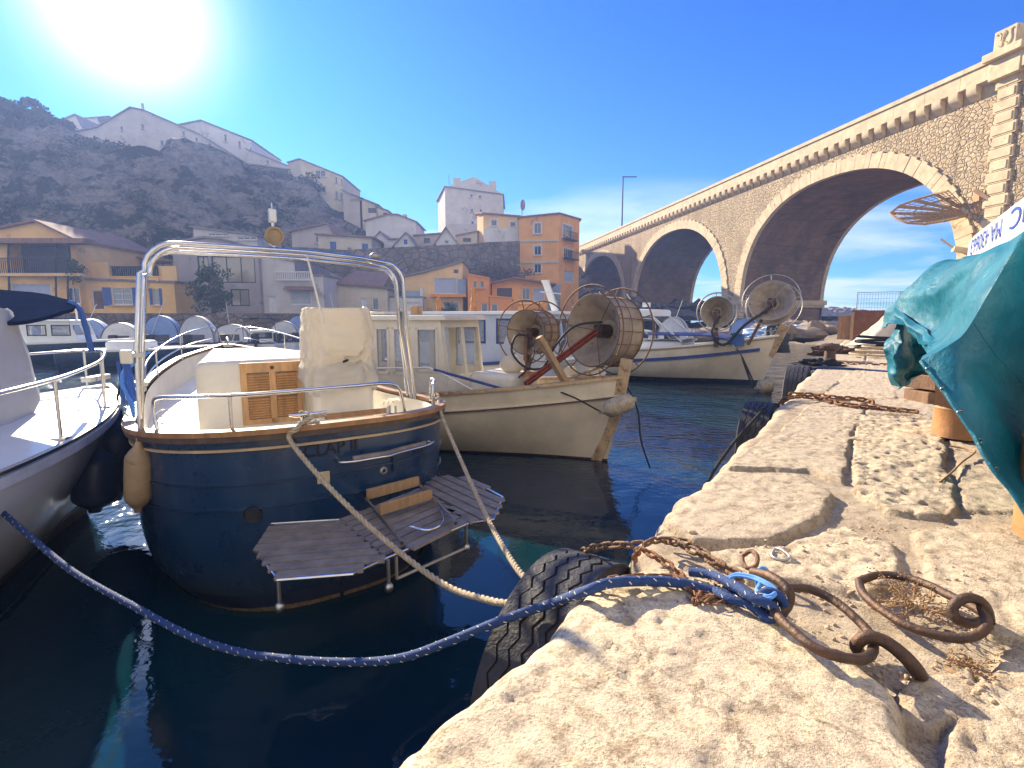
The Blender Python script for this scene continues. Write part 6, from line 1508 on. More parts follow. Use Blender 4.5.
heap('sack', 'dark sack standing on the shore left of the quay end', ab(19, -1.9, .8), .45, .4, .95, mat('dark_sack', (.03, .035, .05), .8), 3, 'sack')
# low bollard on the edge, beyond the far tyre
mb = MB(); mb.ang = 40; c = ab(11.2, .12, 1.1); mb.lathe([(.16, 0), (.11, .05), (.10, .22), (.19, .28), (.20, .33), (.12, .37), (.001, .38)], 24, M=Matrix.Translation(c)); o = mb.build('bollard', M['rust']); tag(o, 'squat rusty bollard on the quay edge beyond the farthest tyre', 'bollard')
# ------------------------------------------------------------------ land across the water
LZ = 2.35
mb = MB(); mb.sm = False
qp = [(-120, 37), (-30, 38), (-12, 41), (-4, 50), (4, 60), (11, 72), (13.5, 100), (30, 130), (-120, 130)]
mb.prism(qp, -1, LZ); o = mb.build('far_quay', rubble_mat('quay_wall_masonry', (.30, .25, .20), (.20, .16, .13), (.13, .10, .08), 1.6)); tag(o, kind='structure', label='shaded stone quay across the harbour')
def Hx(u):
    pts = [(-300, 150), (0, 146), (60, 150), (110, 158), (150, 166), (235, 172), (300, 192), (350, 212), (390, 236), (450, 241), (520, 246), (600, 290), (700, 318)]
    for (a, va), (b, vb) in zip(pts[:-1], pts[1:]):
        if u <= b: return lerp(va, vb, max(0, (u-a)/(b-a)))
    return 318
xs = np.linspace(-190, 40, 150); ys_ = np.concatenate([np.linspace(50, 92, 60), np.linspace(93, 240, 30)])
G = []
for X in xs:
    row = []
    for Y in ys_:
        u = 512+X/85*520; H_ = 2+(320-Hx(u))/520*85
        y0 = 56+max(0, 12-abs(X+12)*.25)*1.0+(6 if X > -30 else 0)+3*fn(X*.05, 3); k = smooth((Y-y0)/22.)
        k = lerp(k, math.floor(k*5+.6*fn(X*.08, Y*.08))/5+.1, .35)
        z = LZ-.2+(H_-LZ)*max(0, k)
        am = 3.2*math.sin(math.pi*min(1, max(0, (Y-y0)/26)))
        z += am*fn(X*.09, Y*.12, z*.08)+am*.55*fn(X*.3, Y*.35, z*.3)+am*.25*abs(fn(X*.9, Y*.9))
        if Y > 110: z += min(6, (Y-110)*.05)*smooth((-X-70)/30)
        row.append((X+1.6*fn(z*.35, Y*.2, X*.1)*(1 if k > .02 else 0), Y, z if Y > y0-2 else LZ-.6))
    G.append(row)
mb = MB(); mb.ang = 180; mb.grid(G)
def hill_mat():
    m, nt, b = nodes('limestone_cliff'); N = NT(nt); v = N('TexCoord').outputs['Object']
    mp = N('Mapping', Vector=v, Scale=(1, 1, 1.7)).outputs[0]
    n1 = N('TexNoise', Vector=mp, Scale=.22, Detail=10., Roughness=.68); n2 = N('TexNoise', Vector=mp, Scale=.9, Detail=9., Roughness=.75)
    e = N('TexVoronoi', dict(feature='DISTANCE_TO_EDGE'), Vector=N('VectorMath', dict(operation='ADD'), i0=mp, i1=n2.outputs['Color']).outputs[0], Scale=.55)
    c = N.mix(N.ramp(n2.outputs[0], [(.38, 0.), (.62, 1.)]), (.20, .17, .145), (.50, .43, .36))
    c = N.mix(N.ramp(e.outputs['Distance'], [(.01, .35), (.08, 0.)]), c, (.06, .05, .045))
    c = N.mix(N.ramp(n1.outputs[0], [(.50, 0.), (.56, 1.)]), c, (.045, .05, .025))
    nt.links.new(c, b.inputs['Base Color']); b.inputs['Roughness'].default_value = 1; b.inputs['Specular IOR Level'].default_value = .1
    bp = N('Bump', Strength=1., Distance=1.2, Height=n2.outputs[0]); nt.links.new(bp.outputs[0], b.inputs['Normal']); return m
o = mb.build('hillside', hill_mat()); tag(o, kind='structure', label='rocky limestone hillside above the harbour')
# ------------------------------------------------------------------ buildings
def stucco(name, c, dirt=.3): return mat(name, c, .92, 0, .18, .5, bump=.15, bscale=3, spots=(tuple(x*.62 for x in c), .45, .60), spec=.15)
S = dict(yellow=stucco('yellow_render', (.86, .54, .21)), ochre=stucco('ochre_render', (.84, .55, .25)), orange=stucco('orange_render', (.86, .42, .11)), deep=stucco('deep_orange_render', (.82, .32, .08)),
         grey=stucco('grey_render', (.38, .34, .34)), lilac=stucco('lilac_grey_render', (.58, .54, .52)), white=stucco('off_white_render', (.66, .64, .62)), cream=stucco('cream_render', (.62, .54, .42)), stone=stucco('stone_render', (.50, .44, .40)), palegrey=stucco('pale_grey_render', (.60, .55, .49)), blue=stucco('blue_grey_render', (.28, .36, .50)))
M['tiles'] = mat('terracotta_tiles', (.30, .17, .12), .9, 0, .4, 2, bump=1., bscale=6, stretch=(4, .6, 1))
M['roof_grey'] = mat('grey_roofing', (.26, .23, .23), .9, 0, .3, 1.2)
M['sh_blue'] = mat('blue_shutter_paint', (.05, .11, .34), .6, 0, .2, 4); M['sh_brown'] = mat('brown_door_paint', (.16, .08, .045), .6, 0, .3, 4); M['sh_white'] = mat('white_joinery', (.66, .67, .70), .5)
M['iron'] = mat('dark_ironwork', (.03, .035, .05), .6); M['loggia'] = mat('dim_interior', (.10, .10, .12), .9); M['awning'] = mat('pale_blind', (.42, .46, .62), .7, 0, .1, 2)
M['garage'] = mat('grey_garage_door', (.42, .44, .50), .5)
GLP = glassmat('reflecting_window', (.30, .26, .20), .12)
def house(name, label, corners, tops, walls, wallm, depth=9., zb=LZ, ddir=(0, 1, 0), roofm=None, over=.35, rth=.18, topline=None, group=None, cat='house'):
    """corners [(u, Y)] left to right; tops: v at each corner; walls: one list of openings (u0, v0, u1, v1, kind) per wall;
    topline: extra (u, v) points of the front wall's top edge between its two corners"""
    C = []
    for (u, Y), v in zip(corners, tops):
        b = onY(u, 320, Y); C.append((Vector((b.x, b.y, 0)), onY(u, v, Y).z))
    root = thing(name, label, cat, (C[0][0].x, C[0][0].y, zb), 0, group)
    D = Vector(ddir).normalized()*depth; wm = MB(); wm.sm = False; late = []
    for wi, ((A_, za), (B_, zb_)) in enumerate(zip(C[:-1], C[1:])):
        e = (B_-A_); W = e.length; e.normalize(); n_ = Vector((-e.y, e.x, 0))
        if n_.dot(A_) < 0: n_ = -n_
        T = Matrix(((e.x, n_.x, 0, A_.x), (e.y, n_.y, 0, A_.y), (0, 0, 1, 0), (0, 0, 0, 1)))
        def lp(u, v):
            p = onpl(u, v, A_, n_); return (p-A_).dot(e), p.z
        tl = [(0, za)]+([lp(u, v) for u, v in topline] if (topline and wi == 0) else [])+[(W, zb_)]
        hm = min(z for _, z in tl)
        def zt_(x):
            for (xa_, z_a), (xb_, z_b) in zip(tl[:-1], tl[1:]):
                if x <= xb_+1e-6: return lerp(z_a, z_b, (x-xa_)/max(1e-6, xb_-xa_))
            return tl[-1][1]
        ops = []
        for (u0, v0, u1, v1, kd) in walls[wi] if wi < len(walls) else []:
            x0, z1 = lp(u0, v0); x1, z0 = lp(u1, v1); x0, x1 = max(.05, min(x0, x1)), min(W-.05, max(x0, x1))
            if x1-x0 > .08: ops.append((x0, max(z0, zb+.02), x1, min(z1, min(zt_(x0), zt_(x1))-.05), kd))
        ops = [o_ for o_ in ops if o_[3]-o_[1] > .08]
        X_ = sorted(set([0, W]+[o_[0] for o_ in ops]+[o_[2] for o_ in ops]+[x for x, _ in tl if 0 < x < W]))
        for i in range(len(X_)-1):
            xa_, xb_ = X_[i], X_[i+1]; cx = (xa_+xb_)/2
            if xb_-xa_ < 1e-5: continue
            zc = zb
            for o_ in sorted([o_ for o_ in ops if o_[0] < cx < o_[2]], key=lambda o_: o_[1]):
                if o_[1] > zc: wm.add([(xa_, 0, zc), (xb_, 0, zc), (xb_, 0, o_[1]), (xa_, 0, o_[1])], [(0, 1, 2, 3)], 0, T)
                zc = max(zc, o_[3])
            wm.add([(xa_, 0, zc), (xb_, 0, zc), (xb_, 0, zt_(xb_)), (xa_, 0, zt_(xa_))], [(0, 1, 2, 3)], 0, T)
        for (x0, z0, x1, z1, kd) in ops:
            rc = 1.2 if kd[0] == 'o' else .16
            wm.add([(x0, 0, z0), (x1, 0, z0), (x1, 0, z1), (x0, 0, z1), (x0, rc, z0), (x1, rc, z0), (x1, rc, z1), (x0, rc, z1)], [(0, 1, 5, 4), (1, 2, 6, 5), (2, 3, 7, 6), (3, 0, 4, 7)], 0, T)
            w_, h = x1-x0, z1-z0; fr = None; fw2 = min(.09, w_*.12)
            pm_, fm = {'w': (M['glass_dark'], M['sh_white']), 'W': (GLP, M['iron']), 's': (M['glass_pale'], M['sh_white']), 'd': (M['sh_brown'], M['sh_white']), 'D': (M['sh_white'], M['sh_white']), 'g': (M['garage'], M['sh_white']), 'o': (M['loggia'], None), 'p': (M['awning'], M['sh_white']), 'b': (M['sh_blue'], M['sh_white']), 'x': (M['loggia'], None), 'i': (M['glass_dark'], M['sh_white'])}[kd[0]]
            nm = {'d': 'door', 'D': 'door', 'g': 'garage_door', 'o': 'loggia', 'p': 'blind', 'x': 'opening'}.get(kd[0], 'window')
            if fm:
                mb = MB(); mb.sm = False
                for (a, b, c, d) in ((x0, x0+fw2, z0, z1), (x1-fw2, x1, z0, z1), (x0+fw2, x1-fw2, z0, z0+fw2), (x0+fw2, x1-fw2, z1-fw2, z1)): mb.box(((a+b)/2, rc-.06, (c+d)/2), (b-a, .05, d-c), 0, T)
                if kd[0] in 'wsWi' and w_ > .9:
                    nb_ = max(1, int(w_/(1.0 if kd[0] != 'W' else 1.5)))
                    for j in range(1, nb_+1): mb.box((x0+w_*j/(nb_+1), rc-.06, (z0+z1)/2), (.06, .045, h-2*fw2), 0, T)
                    if kd[0] == 's':
                        for j in (1, 2): mb.box(((x0+x1)/2, rc-.055, z0+h*j/3), (w_-2*fw2, .03, .05), 0, T)
                fr = mb.build(nm, fm, root, True)
            mb = MB(); mb.sm = False; mb.box(((x0+x1)/2, rc-.01, (z0+z1)/2), (w_, .03, h), 0, T); mb.build('pane' if nm == 'window' else ('leaf' if fr else nm), pm_, fr or root, True)
            if kd[0] in 'wsi' or 'S' in kd:
                mb = MB(); mb.box(((x0+x1)/2, -.07, z0-.05), (w_+.24, .2, .09), 0, T); mb.build('sill', wallm if kd[0] != 'i' else M['sh_white'], root, True)
            if kd[0] == 'i':      # white surround
                mb = MB(); mb.sm = False
                for (a, b, c, d) in ((x0-.16, x0, z0-.0, z1+.16), (x1, x1+.16, z0-.0, z1+.16), (x0, x1, z1, z1+.16)): mb.box(((a+b)/2, -.02, (c+d)/2), (b-a, .06, d-c), 0, T)
                mb.build('surround', M['sh_white'], root, True)
            if 'b' in kd[1:]:
                for xx in (x0-w_*.22, x1+w_*.22): mb = MB(); mb.sm = False; mb.box((xx, -.04, (z0+z1)/2), (w_*.4, .05, h+.1), 0, T); mb.build('shutter', M['sh_blue'], root, True)
            if 'r' in kd[1:]:
                mb = MB(); mb.sm = False; pr = .5 if 'R' not in kd else .9
                yy = -pr if 'R' in kd else .05
                if 'R' in kd: mb.box(((x0+x1)/2, -pr/2, z0-.06), (w_+.5, pr, .12), 0, T)
                hh = .95
                for j in range(int(w_/.25)+1): mb.box((x0+j*.25, yy, z0+hh/2), (.04, .04, hh), 0, T)
                mb.box(((x0+x1)/2, yy, z0+hh), (w_+.3, .05, .05), 0, T); mb.build('railing', M['iron'], root, True)
            if 't' in kd[1:]:
                mb = MB(); mb.add([(x0-.4, -.0, z1+.35), (x1+.4, 0, z1+.35), (x1+.4, -.9, z1+.05), (x0-.4, -.9, z1+.05), (x0-.4, -.0, z1+.28), (x1+.4, 0, z1+.28), (x1+.4, -.9, z1-.02), (x0-.4, -.9, z1-.02)], [(0, 1, 2, 3), (7, 6, 5, 4), (0, 3, 7, 4), (1, 5, 6, 2), (3, 2, 6, 7), (0, 4, 5, 1)], 0, T); mb.build('canopy', M['tiles'], root, True)
        if wi == 0: tl0 = [(A_+e*x, z) for x, z in tl]
    # side and back walls
    (A_, za), (B_, zb_) = C[0], C[-1]
    for (P_, z) in ((A_, za), (B_, zb_)):
        wm.add([(P_.x, P_.y, zb), ((P_+D).x, (P_+D).y, zb), ((P_+D).x, (P_+D).y, z), (P_.x, P_.y, z)], [(0, 1, 2, 3)])
    bk = [A_+D, B_+D]; wm.add([(bk[0].x, bk[0].y, zb), (bk[1].x, bk[1].y, zb), (bk[1].x, bk[1].y, zb_), (bk[0].x, bk[0].y, za)], [(0, 1, 2, 3)])
    if len(C) == 2: wm.add([(p+D).to_tuple()[:2]+(z,) for p, z in tl0]+[], [tuple(range(len(tl0)))]) if len(tl0) > 2 else None
    wm.build('wall', wallm, root, True, fixn=False)
    rm = MB(); rm.sm = False; dn = D.normalized()
    if len(C) == 2:
        e = (B_-A_).normalized(); P2 = list(tl0)
        P2[0] = (P2[0][0]-e*over, P2[0][1]-over*((P2[1][1]-P2[0][1])/max(.1, (P2[1][0]-P2[0][0]).length))); P2[-1] = (P2[-1][0]+e*over, P2[-1][1]-over*((P2[-2][1]-P2[-1][1])/max(.1, (P2[-2][0]-P2[-1][0]).length)))
        for (p, z), (q, z2) in zip(P2[:-1], P2[1:]):
            f0, f1 = p-dn*over, q-dn*over; b0, b1 = p+D+dn*over, q+D+dn*over
            rm.add([(f0.x, f0.y, z+.01), (f1.x, f1.y, z2+.01), (b1.x, b1.y, z2+.01), (b0.x, b0.y, z+.01), (f0.x, f0.y, z+rth), (f1.x, f1.y, z2+rth), (b1.x, b1.y, z2+rth), (b0.x, b0.y, z+rth)], [(3, 2, 1, 0), (4, 5, 6, 7), (0, 1, 5, 4), (1, 2, 6, 5), (2, 3, 7, 6), (3, 0, 4, 7)])
    else:
        pts = [(p, z) for p, z in C]+[(B_+D, zb_), (A_+D, za)]; cen = sum((p for p, _ in pts), Vector())/len(pts); n = len(pts)
        ex = [(p+(p-cen).normalized()*over, z) for p, z in pts]
        rm.add([(p.x, p.y, z+.01) for p, z in ex]+[(p.x, p.y, z+rth) for p, z in ex], [tuple(range(n-1, -1, -1)), tuple(range(n, 2*n))]+[(i, (i+1) % n, n+(i+1) % n, n+i) for i in range(n)])
    rm.build('roof', roofm or M['roof_grey'], root, True)
    return root
def addbox(root, u0, v0, u1, v1, Y, d, m, name, fwd=0.):
    a = onY(u0, v1, Y-fwd); b = onY(u1, v0, Y-fwd); mb = MB(); mb.sm = False
    mb.box(((a.x+b.x)/2, Y-fwd+d/2, (a.z+b.z)/2), (abs(b.x-a.x), d, abs(b.z-a.z))); return mb.build(name, m, root, True)
def baluster(root, u0, u1, v0, v1, Y, m, n=12, name='balustrade'):
    a = onY(u0, v1, Y); b = onY(u1, v0, Y); mb = MB(); mb.sm = False
    for i in range(n+1): mb.box((lerp(a.x, b.x, i/n), Y, (a.z+b.z)/2), ((b.x-a.x)/n*.45, .12, b.z-a.z-.1))
    mb.box(((a.x+b.x)/2, Y, b.z), (b.x-a.x, .2, .1)); mb.box(((a.x+b.x)/2, Y, a.z), (b.x-a.x, .2, .12)); return mb.build(name, m, root, True)
# row along the far quay, left to right
h = house('terraced_house', 'yellow gabled house with wide balcony at the far left, over the white boat', [(-45, 41), (83, 42)], [241, 240], [[(8, 242, 73, 274, 'o'), (10, 284, 52, 300, 'p'), (66, 287, 83, 304, 'w')]], S['yellow'], 9, topline=[(37, 222)], roofm=M['tiles'], over=.3)
addbox(h, -20, 273, 80, 276, 42, .9, S['ochre'], 'balcony', .9); mb = MB(); mb.sm = False
a = onY(-20, 273, 41.1); b = onY(70, 258, 41.1)
for i in range(46): mb.box((lerp(a.x, b.x, i/45), 41.1, (a.z+b.z)/2), (.035, .035, b.z-a.z))
mb.box(((a.x+b.x)/2, 41.1, b.z), (b.x-a.x, .05, .05)); mb.build('balcony_railing', M['iron'], h, True)
for u in (8, 55, 67): a = onY(u, 300, 41.2); b = onY(u, 242, 41.2); mb = MB(); mb.tube([(a.x, 41.2, LZ), (b.x, 41.2, b.z)], .07, 8); mb.build('post', M['iron'], h, True)
addbox(h, -20, 238, 83, 243, 42, 1.2, M['tiles'], 'eaves_canopy', 1.2)
h = house('terraced_house', 'yellow house with blue shutters and roof terrace, second from the left', [(84, 42.6), (177, 44)], [280, 283], [[(91, 290, 105, 310, 'd'), (111, 288, 133, 305, 's b'), (152, 289, 160, 305, 's b')]], S['yellow'], 9, over=.15)
addbox(h, 86, 262, 108, 280, 43.4, .3, S['ochre'], 'parapet'); addbox(h, 158, 266, 176, 281, 43.9, .3, S['ochre'], 'parapet')
addbox(h, 108, 276, 158, 281, 43.6, .3, S['yellow'], 'parapet'); baluster(h, 108, 158, 277, 267, 43.7, M['iron'], 22, 'terrace_railing')
mb = MB(); a = onY(100, 262, 47); b = onY(180, 276, 47); 
h2_ = house('terraced_house', 'low ochre house with stepped gable between the two yellow houses', [(84, 48), (107, 48)], [241, 258], [[(90, 258, 94, 264, 'w'), (96, 258, 100, 264, 'w')]], S['ochre'], 6, over=.2, roofm=M['tiles'])
h2b = house('roof_pavilion', 'long glazed roof pavilion above the shuttered yellow house', [(106, 49), (178, 49)], [255, 262], [[(138, 262, 150, 268, 'W'), (152, 262, 172, 268, 'W'), (112, 264, 134, 268, 'x')]], S['grey'], 6, over=.4, roofm=M['tiles'])
h = house('terraced_house', 'dark grey house with very wide studio windows behind the leafy tree', [(178, 46.5), (262, 47.5)], [244, 250], [[(197, 256, 210, 282, 'W'), (211, 256, 256, 283, 'W'), (230, 289, 250, 306, 'W')]], S['grey'], 10, topline=[(205, 238), (222, 240)], roofm=M['roof_grey'], over=.2)
h = house('terraced_house', 'long flat-roofed lodge with a band of dark windows, above the grey studio house', [(200, 58), (262, 58)], [228, 236], [[(208, 231, 229, 236, 'w'), (237, 235, 257, 240, 'w')]], S['lilac'], 6, zb=8, over=.25)
h = house('terraced_house', 'pale house with sloping roof, balustrade and garage door', [(262, 48), (325, 49)], [253, 276], [[(268, 296, 277, 312, 'D'), (290, 290, 312, 305, 'g t'), (292, 290, 292.5, 291, 'x')]], S['lilac'], 9, topline=[(295, 263), (296, 277)], over=.12, roofm=M['roof_grey'])
addbox(h, 264, 264, 296, 277, 51, 3., S['lilac'], 'upper_storey'); baluster(h, 276, 311, 280, 272, 47.9, S['white'], 16)
addbox(h, 277, 265, 291, 277, 50.9, .2, M['sh_white'], 'upper_window', .0)
h = house('cottage', 'small cream cottage with grey door and tiled pent roof', [(339, 53), (388, 53)], [285, 289], [[(360, 298, 367, 313, 'D'), (372, 298, 379, 310, 'w')]], S['cream'], 7, over=.3)
mb = MB(); a = onY(336, 284, 52.6); b = onY(384, 287, 52.6); mb.add([(a.x, 52.6, a.z), (b.x, 52.6, b.z), (b.x-.5, 58, b.z+1.6), (a.x+.5, 58, a.z+1.6), (a.x, 52.6, a.z+.15), (b.x, 52.6, b.z+.15), (b.x-.5, 58, b.z+1.8), (a.x+.5, 58, a.z+1.8)], [(3, 2, 1, 0), (4, 5, 6, 7), (0, 1, 5, 4), (1, 2, 6, 5), (2, 3, 7, 6), (3, 0, 4, 7)]); mb.build('tiled_roof', M['tiles'], h, True)
h = house('cottage', 'low white terrace block with two garage doors left of the slanted ochre house', [(388, 54), (423, 54)], [298, 298], [[(392, 302, 402, 313, 'D'), (404, 302, 420, 313, 'D')]], S['white'], 5, over=.05)
addbox(h, 402, 288, 404, 298, 54, .3, S['white'], 'pillar'); addbox(h, 420, 288, 423, 298, 54, .3, S['white'], 'pillar'); addbox(h, 404, 291, 420, 298, 54.2, .1, S['blue'], 'terrace_screen')
h = house('terraced_house', 'ochre house with steep pent roof and a wide blind over the terrace', [(406, 57), (429, 56), (463, 56)], [277, 272, 262], [[], [(434, 278, 457, 294, 'p'), (443, 302, 459, 312, 'w'), (453, 269, 459, 274, 'd')]], S['ochre'], 8, over=.25)
addbox(h, 431, 294, 466, 297, 56, .8, S['deep'], 'balcony', .8); addbox(h, 458, 279, 466, 294, 55.6, .1, S['blue'], 'side_screen')
h = house('terraced_house', 'small deep orange cube house with two narrow windows', [(468, 55), (489, 55)], [275, 279], [[(473, 281, 477, 288, 'w'), (480, 281, 484, 288, 'w'), (481, 303, 488, 313, 'w')]], S['deep'], 7, over=.08, roofm=S['deep'])
h = house('cottage', 'low deep orange wing with barred window beside the cube house', [(489.6, 55), (512, 55)], [297, 299], [[(491, 304, 498, 313, 'w')]], S['deep'], 6, over=.08, roofm=S['deep'])
h = house('boat_shed', 'open-fronted timber shed under a low brown tiled roof', [(492, 60), (547, 61)], [284, 284], [[(497, 288, 512, 300, 'x'), (522, 288, 530, 300, 'w'), (533, 288, 545, 302, 'p')]], S['orange'], 9, topline=[(516, 279)], over=1.0, roofm=M['tiles'])
h = house('cottage', 'small blue-grey box house below the orange block', [(534, 66), (560, 66)], [286, 286], [[(542, 300, 549, 311, 'D'), (551, 300, 558, 311, 'D')]], S['blue'], 5, over=.05, roofm=S['blue'])
h = house('apartment_house', 'tall orange corner building with white-framed windows and two balconies', [(519, 74), (558, 71.5), (578, 77)], [218, 214, 220], [[(534, 223.5, 541, 233.5, 'i'), (534, 246, 541, 255, 'i'), (534, 264, 541, 273, 'i')], [(563, 224, 572, 241, 'i rR'), (563.5, 248, 573, 260, 'i rR'), (564, 270, 574, 283, 'p')]], S['orange'], 11, over=.3, roofm=M['tiles'])
for v in (241, 262.5):
    mb = MB(); mb.sm = False; a, b, c = onY(519, v, 73.93), onY(558.3, v-1, 71.4), onY(560, v-1, 71.9); mb.beam(a, b, .1, .3); mb.build('string_course', S['cream'], h, True)
a = onY(522, 214, 75); mb = MB(); mb.ang = 60; mb.tube([(a.x, 75, a.z-.4), (a.x, 75, a.z+.6)], .06); mb.ell((a.x+.1, 74.9, a.z+1.2), (.35, .2, .75)); mb.build('dish_aerial', M['roof_grey'], h, True)
h = house('terraced_house', 'two-tone yellow and white house joined to the left of the orange building', [(478, 79), (484, 76), (519, 75.5)], [214, 214, 217], [[], [(491, 220, 497, 226, 'i'), (510, 222, 516, 227, 'i'), (490, 236, 497, 242, 'x'), (509, 237, 517, 240, 'x')]], S['ochre'], 8, zb=9.5, over=.4, roofm=M['tiles'])
a, b = onY(484, 243, 75.9), onY(518.7, 228, 75.4); mb = MB(); mb.sm = False; mb.box(((a.x+b.x)/2, 75.55, (a.z+b.z)/2), (b.x-a.x, .3, b.z-a.z)); mb.build('lower_wall', S['white'], h, True)
# long retaining wall
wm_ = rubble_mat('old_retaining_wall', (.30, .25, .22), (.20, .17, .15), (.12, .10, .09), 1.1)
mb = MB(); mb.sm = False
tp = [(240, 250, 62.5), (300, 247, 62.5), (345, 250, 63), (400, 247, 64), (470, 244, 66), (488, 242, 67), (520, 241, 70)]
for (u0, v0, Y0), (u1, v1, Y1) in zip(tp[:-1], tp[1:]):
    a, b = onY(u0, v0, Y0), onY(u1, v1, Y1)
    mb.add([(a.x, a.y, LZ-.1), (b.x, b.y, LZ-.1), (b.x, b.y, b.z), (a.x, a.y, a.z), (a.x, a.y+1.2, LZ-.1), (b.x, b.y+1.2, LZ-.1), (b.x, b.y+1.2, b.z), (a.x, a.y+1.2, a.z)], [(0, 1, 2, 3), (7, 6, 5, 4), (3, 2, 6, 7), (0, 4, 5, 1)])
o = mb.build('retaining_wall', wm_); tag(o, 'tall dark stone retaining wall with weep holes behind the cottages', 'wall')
rr = random.Random(11)
for i in range(26):
    u = rr.uniform(300, 478); v = rr.uniform(258, 284) if i % 3 else rr.uniform(254, 262); Y = lerp(62.5, 66.2, (u-300)/178)-.12; c = onY(u, v, Y); mb = MB(); r = rr.uniform(.12, .3)
    mb.box(c, (r*1.6, .1, r*1.8)); w2 = mb.build('weep_hole', M['loggia'], o, True)
# terrace strip and houses above the wall
h = house('hill_house', 'cream house with three blue windows standing on the retaining wall', [(322, 70), (374, 70)], [235, 238], [[(329, 241, 337, 251, 'b'), (347, 247, 352, 251, 'w'), (361, 243, 369, 252, 'b'), (350, 231, 359, 234, 'x')]], S['cream'], 8, zb=9, over=.4, roofm=M['tiles'])
h = house('hill_house', 'brown hipped house at the left end of the wall-top row', [(296, 74), (336, 74)], [232, 232], [[(315, 236, 321, 243, 'w')]], S['stone'], 8, zb=9, topline=[(328, 224)], over=.4, roofm=M['tiles'])
h = house('hill_house', 'white house with a pointed white dormer in the wall-top row', [(376, 75), (412, 75)], [240, 239], [[(378, 243, 384, 248, 'x')]], S['white'], 8, zb=10, topline=[(380, 232), (388, 240)], over=.3, roofm=M['roof_grey'])
h = house('dormer_house', 'small white gabled dormer house with one blue window', [(396, 72), (417, 72)], [246, 246], [[(403, 239, 408, 245, 'b')]], S['white'], 5, zb=9.5, topline=[(406, 233)], over=.3, roofm=M['roof_grey'])
h = house('hill_house', 'low brown-roofed house left of the brown gable', [(417, 76), (443, 76)], [236, 234], [[(424, 238, 430, 243, 'x')]], S['stone'], 7, zb=10, over=.3, roofm=M['tiles'])
h = house('dormer_house', 'brown timber gable house with tiny window below the tall grey building', [(437, 73), (458, 73)], [243, 243], [[(444, 240, 449, 244, 'w')]], S['white'], 5, zb=9.5, topline=[(446, 228)], over=.35, roofm=M['tiles'])
h = house('hill_house', 'grey stone house under the tall grey building', [(458, 78), (478, 78)], [236, 232], [[(463, 238, 471, 242, 'x')]], S['cream'], 7, zb=10, over=.2, roofm=M['tiles'])
# tall grey block
h = house('apartment_house', 'tall windowed grey building with two chimney stacks, standing alone on the ridge', [(440, 118), (447, 110), (503, 110)], [201, 187, 195], [[], [(470, 194, 473, 197.5, 'w'), (478.5, 195, 481.5, 198.5, 'w'), (470.5, 208.5, 473.5, 212, 'w'), (479.5, 209, 482, 212, 'w'), (471, 221, 474, 225, 'w')]], S['palegrey'], 14, zb=14, over=.4)
mb = MB(); mb.sm = False; pl = [onY(447, 187, 110), onY(474, 176.5, 110), onY(503, 194, 110)]; mb.add([(p.x, 110, p.z) for p in pl]+[(p.x, 124, p.z) for p in pl], [(0, 2, 1), (3, 4, 5), (0, 1, 4, 3), (1, 2, 5, 4), (0, 3, 5, 2)]); mb.build('gable', S['palegrey'], h, True)
for (u0, v0, u1) in ((453, 178, 461), (489, 181, 496)): addbox(h, u0, v0, u1, 190, 110.5, 1.5, S['palegrey'], 'chimney')
a = onY(449, 185, 112); mb = MB(); mb.tube([(a.x, 112, a.z), (a.x, 112, a.z+2)], .06); mb.build('aerial', M['iron'], h, True)
addbox(h, 448, 224, 482, 240, 109, 4, S['stone'], 'stone_base')
# houses on the cliff top
h = house('cliff_house', 'huge plain gable wall on the cliff top beneath the sun', [(66, 92), (240, 92)], [138, 154], [[(195, 137, 198, 142, 'w'), (182, 131, 185, 136, 'w'), (208, 143, 211, 148, 'w'), (160, 140, 164, 146, 'w'), (141, 124, 144, 129, 'w'), (120, 126, 123, 131, 'w')]], S['lilac'], 16, zb=24, topline=[(97, 128), (131, 108), (145, 111), (200, 135)], over=.3)
a = onY(143, 111, 93); mb = MB(); mb.tube([(a.x, 93, a.z-1), (a.x, 93, a.z+1.2)], .25); mb.build('chimney_pipe', S['lilac'], h, True)
house('cliff_house', 'pale gable behind the huge gable wall, its left neighbour', [(60, 104), (101, 104)], [130, 126], [[]], S['white'], 10, zb=28, topline=[(76, 115)], over=.3)
house('cliff_house', 'tiny rooftop pavilion between the two cliff-top gables', [(104, 110), (117, 110)], [119, 121], [[]], S['white'], 4, zb=30, topline=[(110, 117)], over=.3)
h = house('cliff_house', 'white cliff-top villa with three windows and a roof rail, right of the sun', [(190, 100), (216, 97), (262, 99)], [126, 121, 141], [[], [(224, 134, 227, 142, 'w'), (238, 141, 241, 148, 'w'), (250, 147, 253, 154, 'w')]], S['white'], 12, zb=26, over=.3)
house('cliff_house', 'low villa wing stepping down right of the three-windowed villa', [(258, 97), (298, 97)], [150, 167], [[(266, 160, 269, 164, 'w')]], S['lilac'], 9, zb=24, over=.3)
house('cliff_house', 'dark veranda pavilion clinging to the cliff below the villas', [(258, 90), (309, 90)], [165, 172], [[(268, 169, 288, 175, 'x'), (292, 172, 306, 178, 'x')]], S['grey'], 7, zb=21, over=.5)
house('cliff_house', 'white two-storey cliff house with six windows at the middle of the ridge', [(296, 90), (308, 88), (348, 89)], [163, 159.5, 177], [[], [(315, 169, 326, 177, 'w'), (335, 177, 337.5, 183, 'w'), (341, 179, 343.5, 185, 'w'), (317, 186, 326, 193, 'w'), (335, 191, 338, 199, 'w'), (340, 193, 344, 200, 'w')]], S['cream'], 10, zb=18, over=.2)
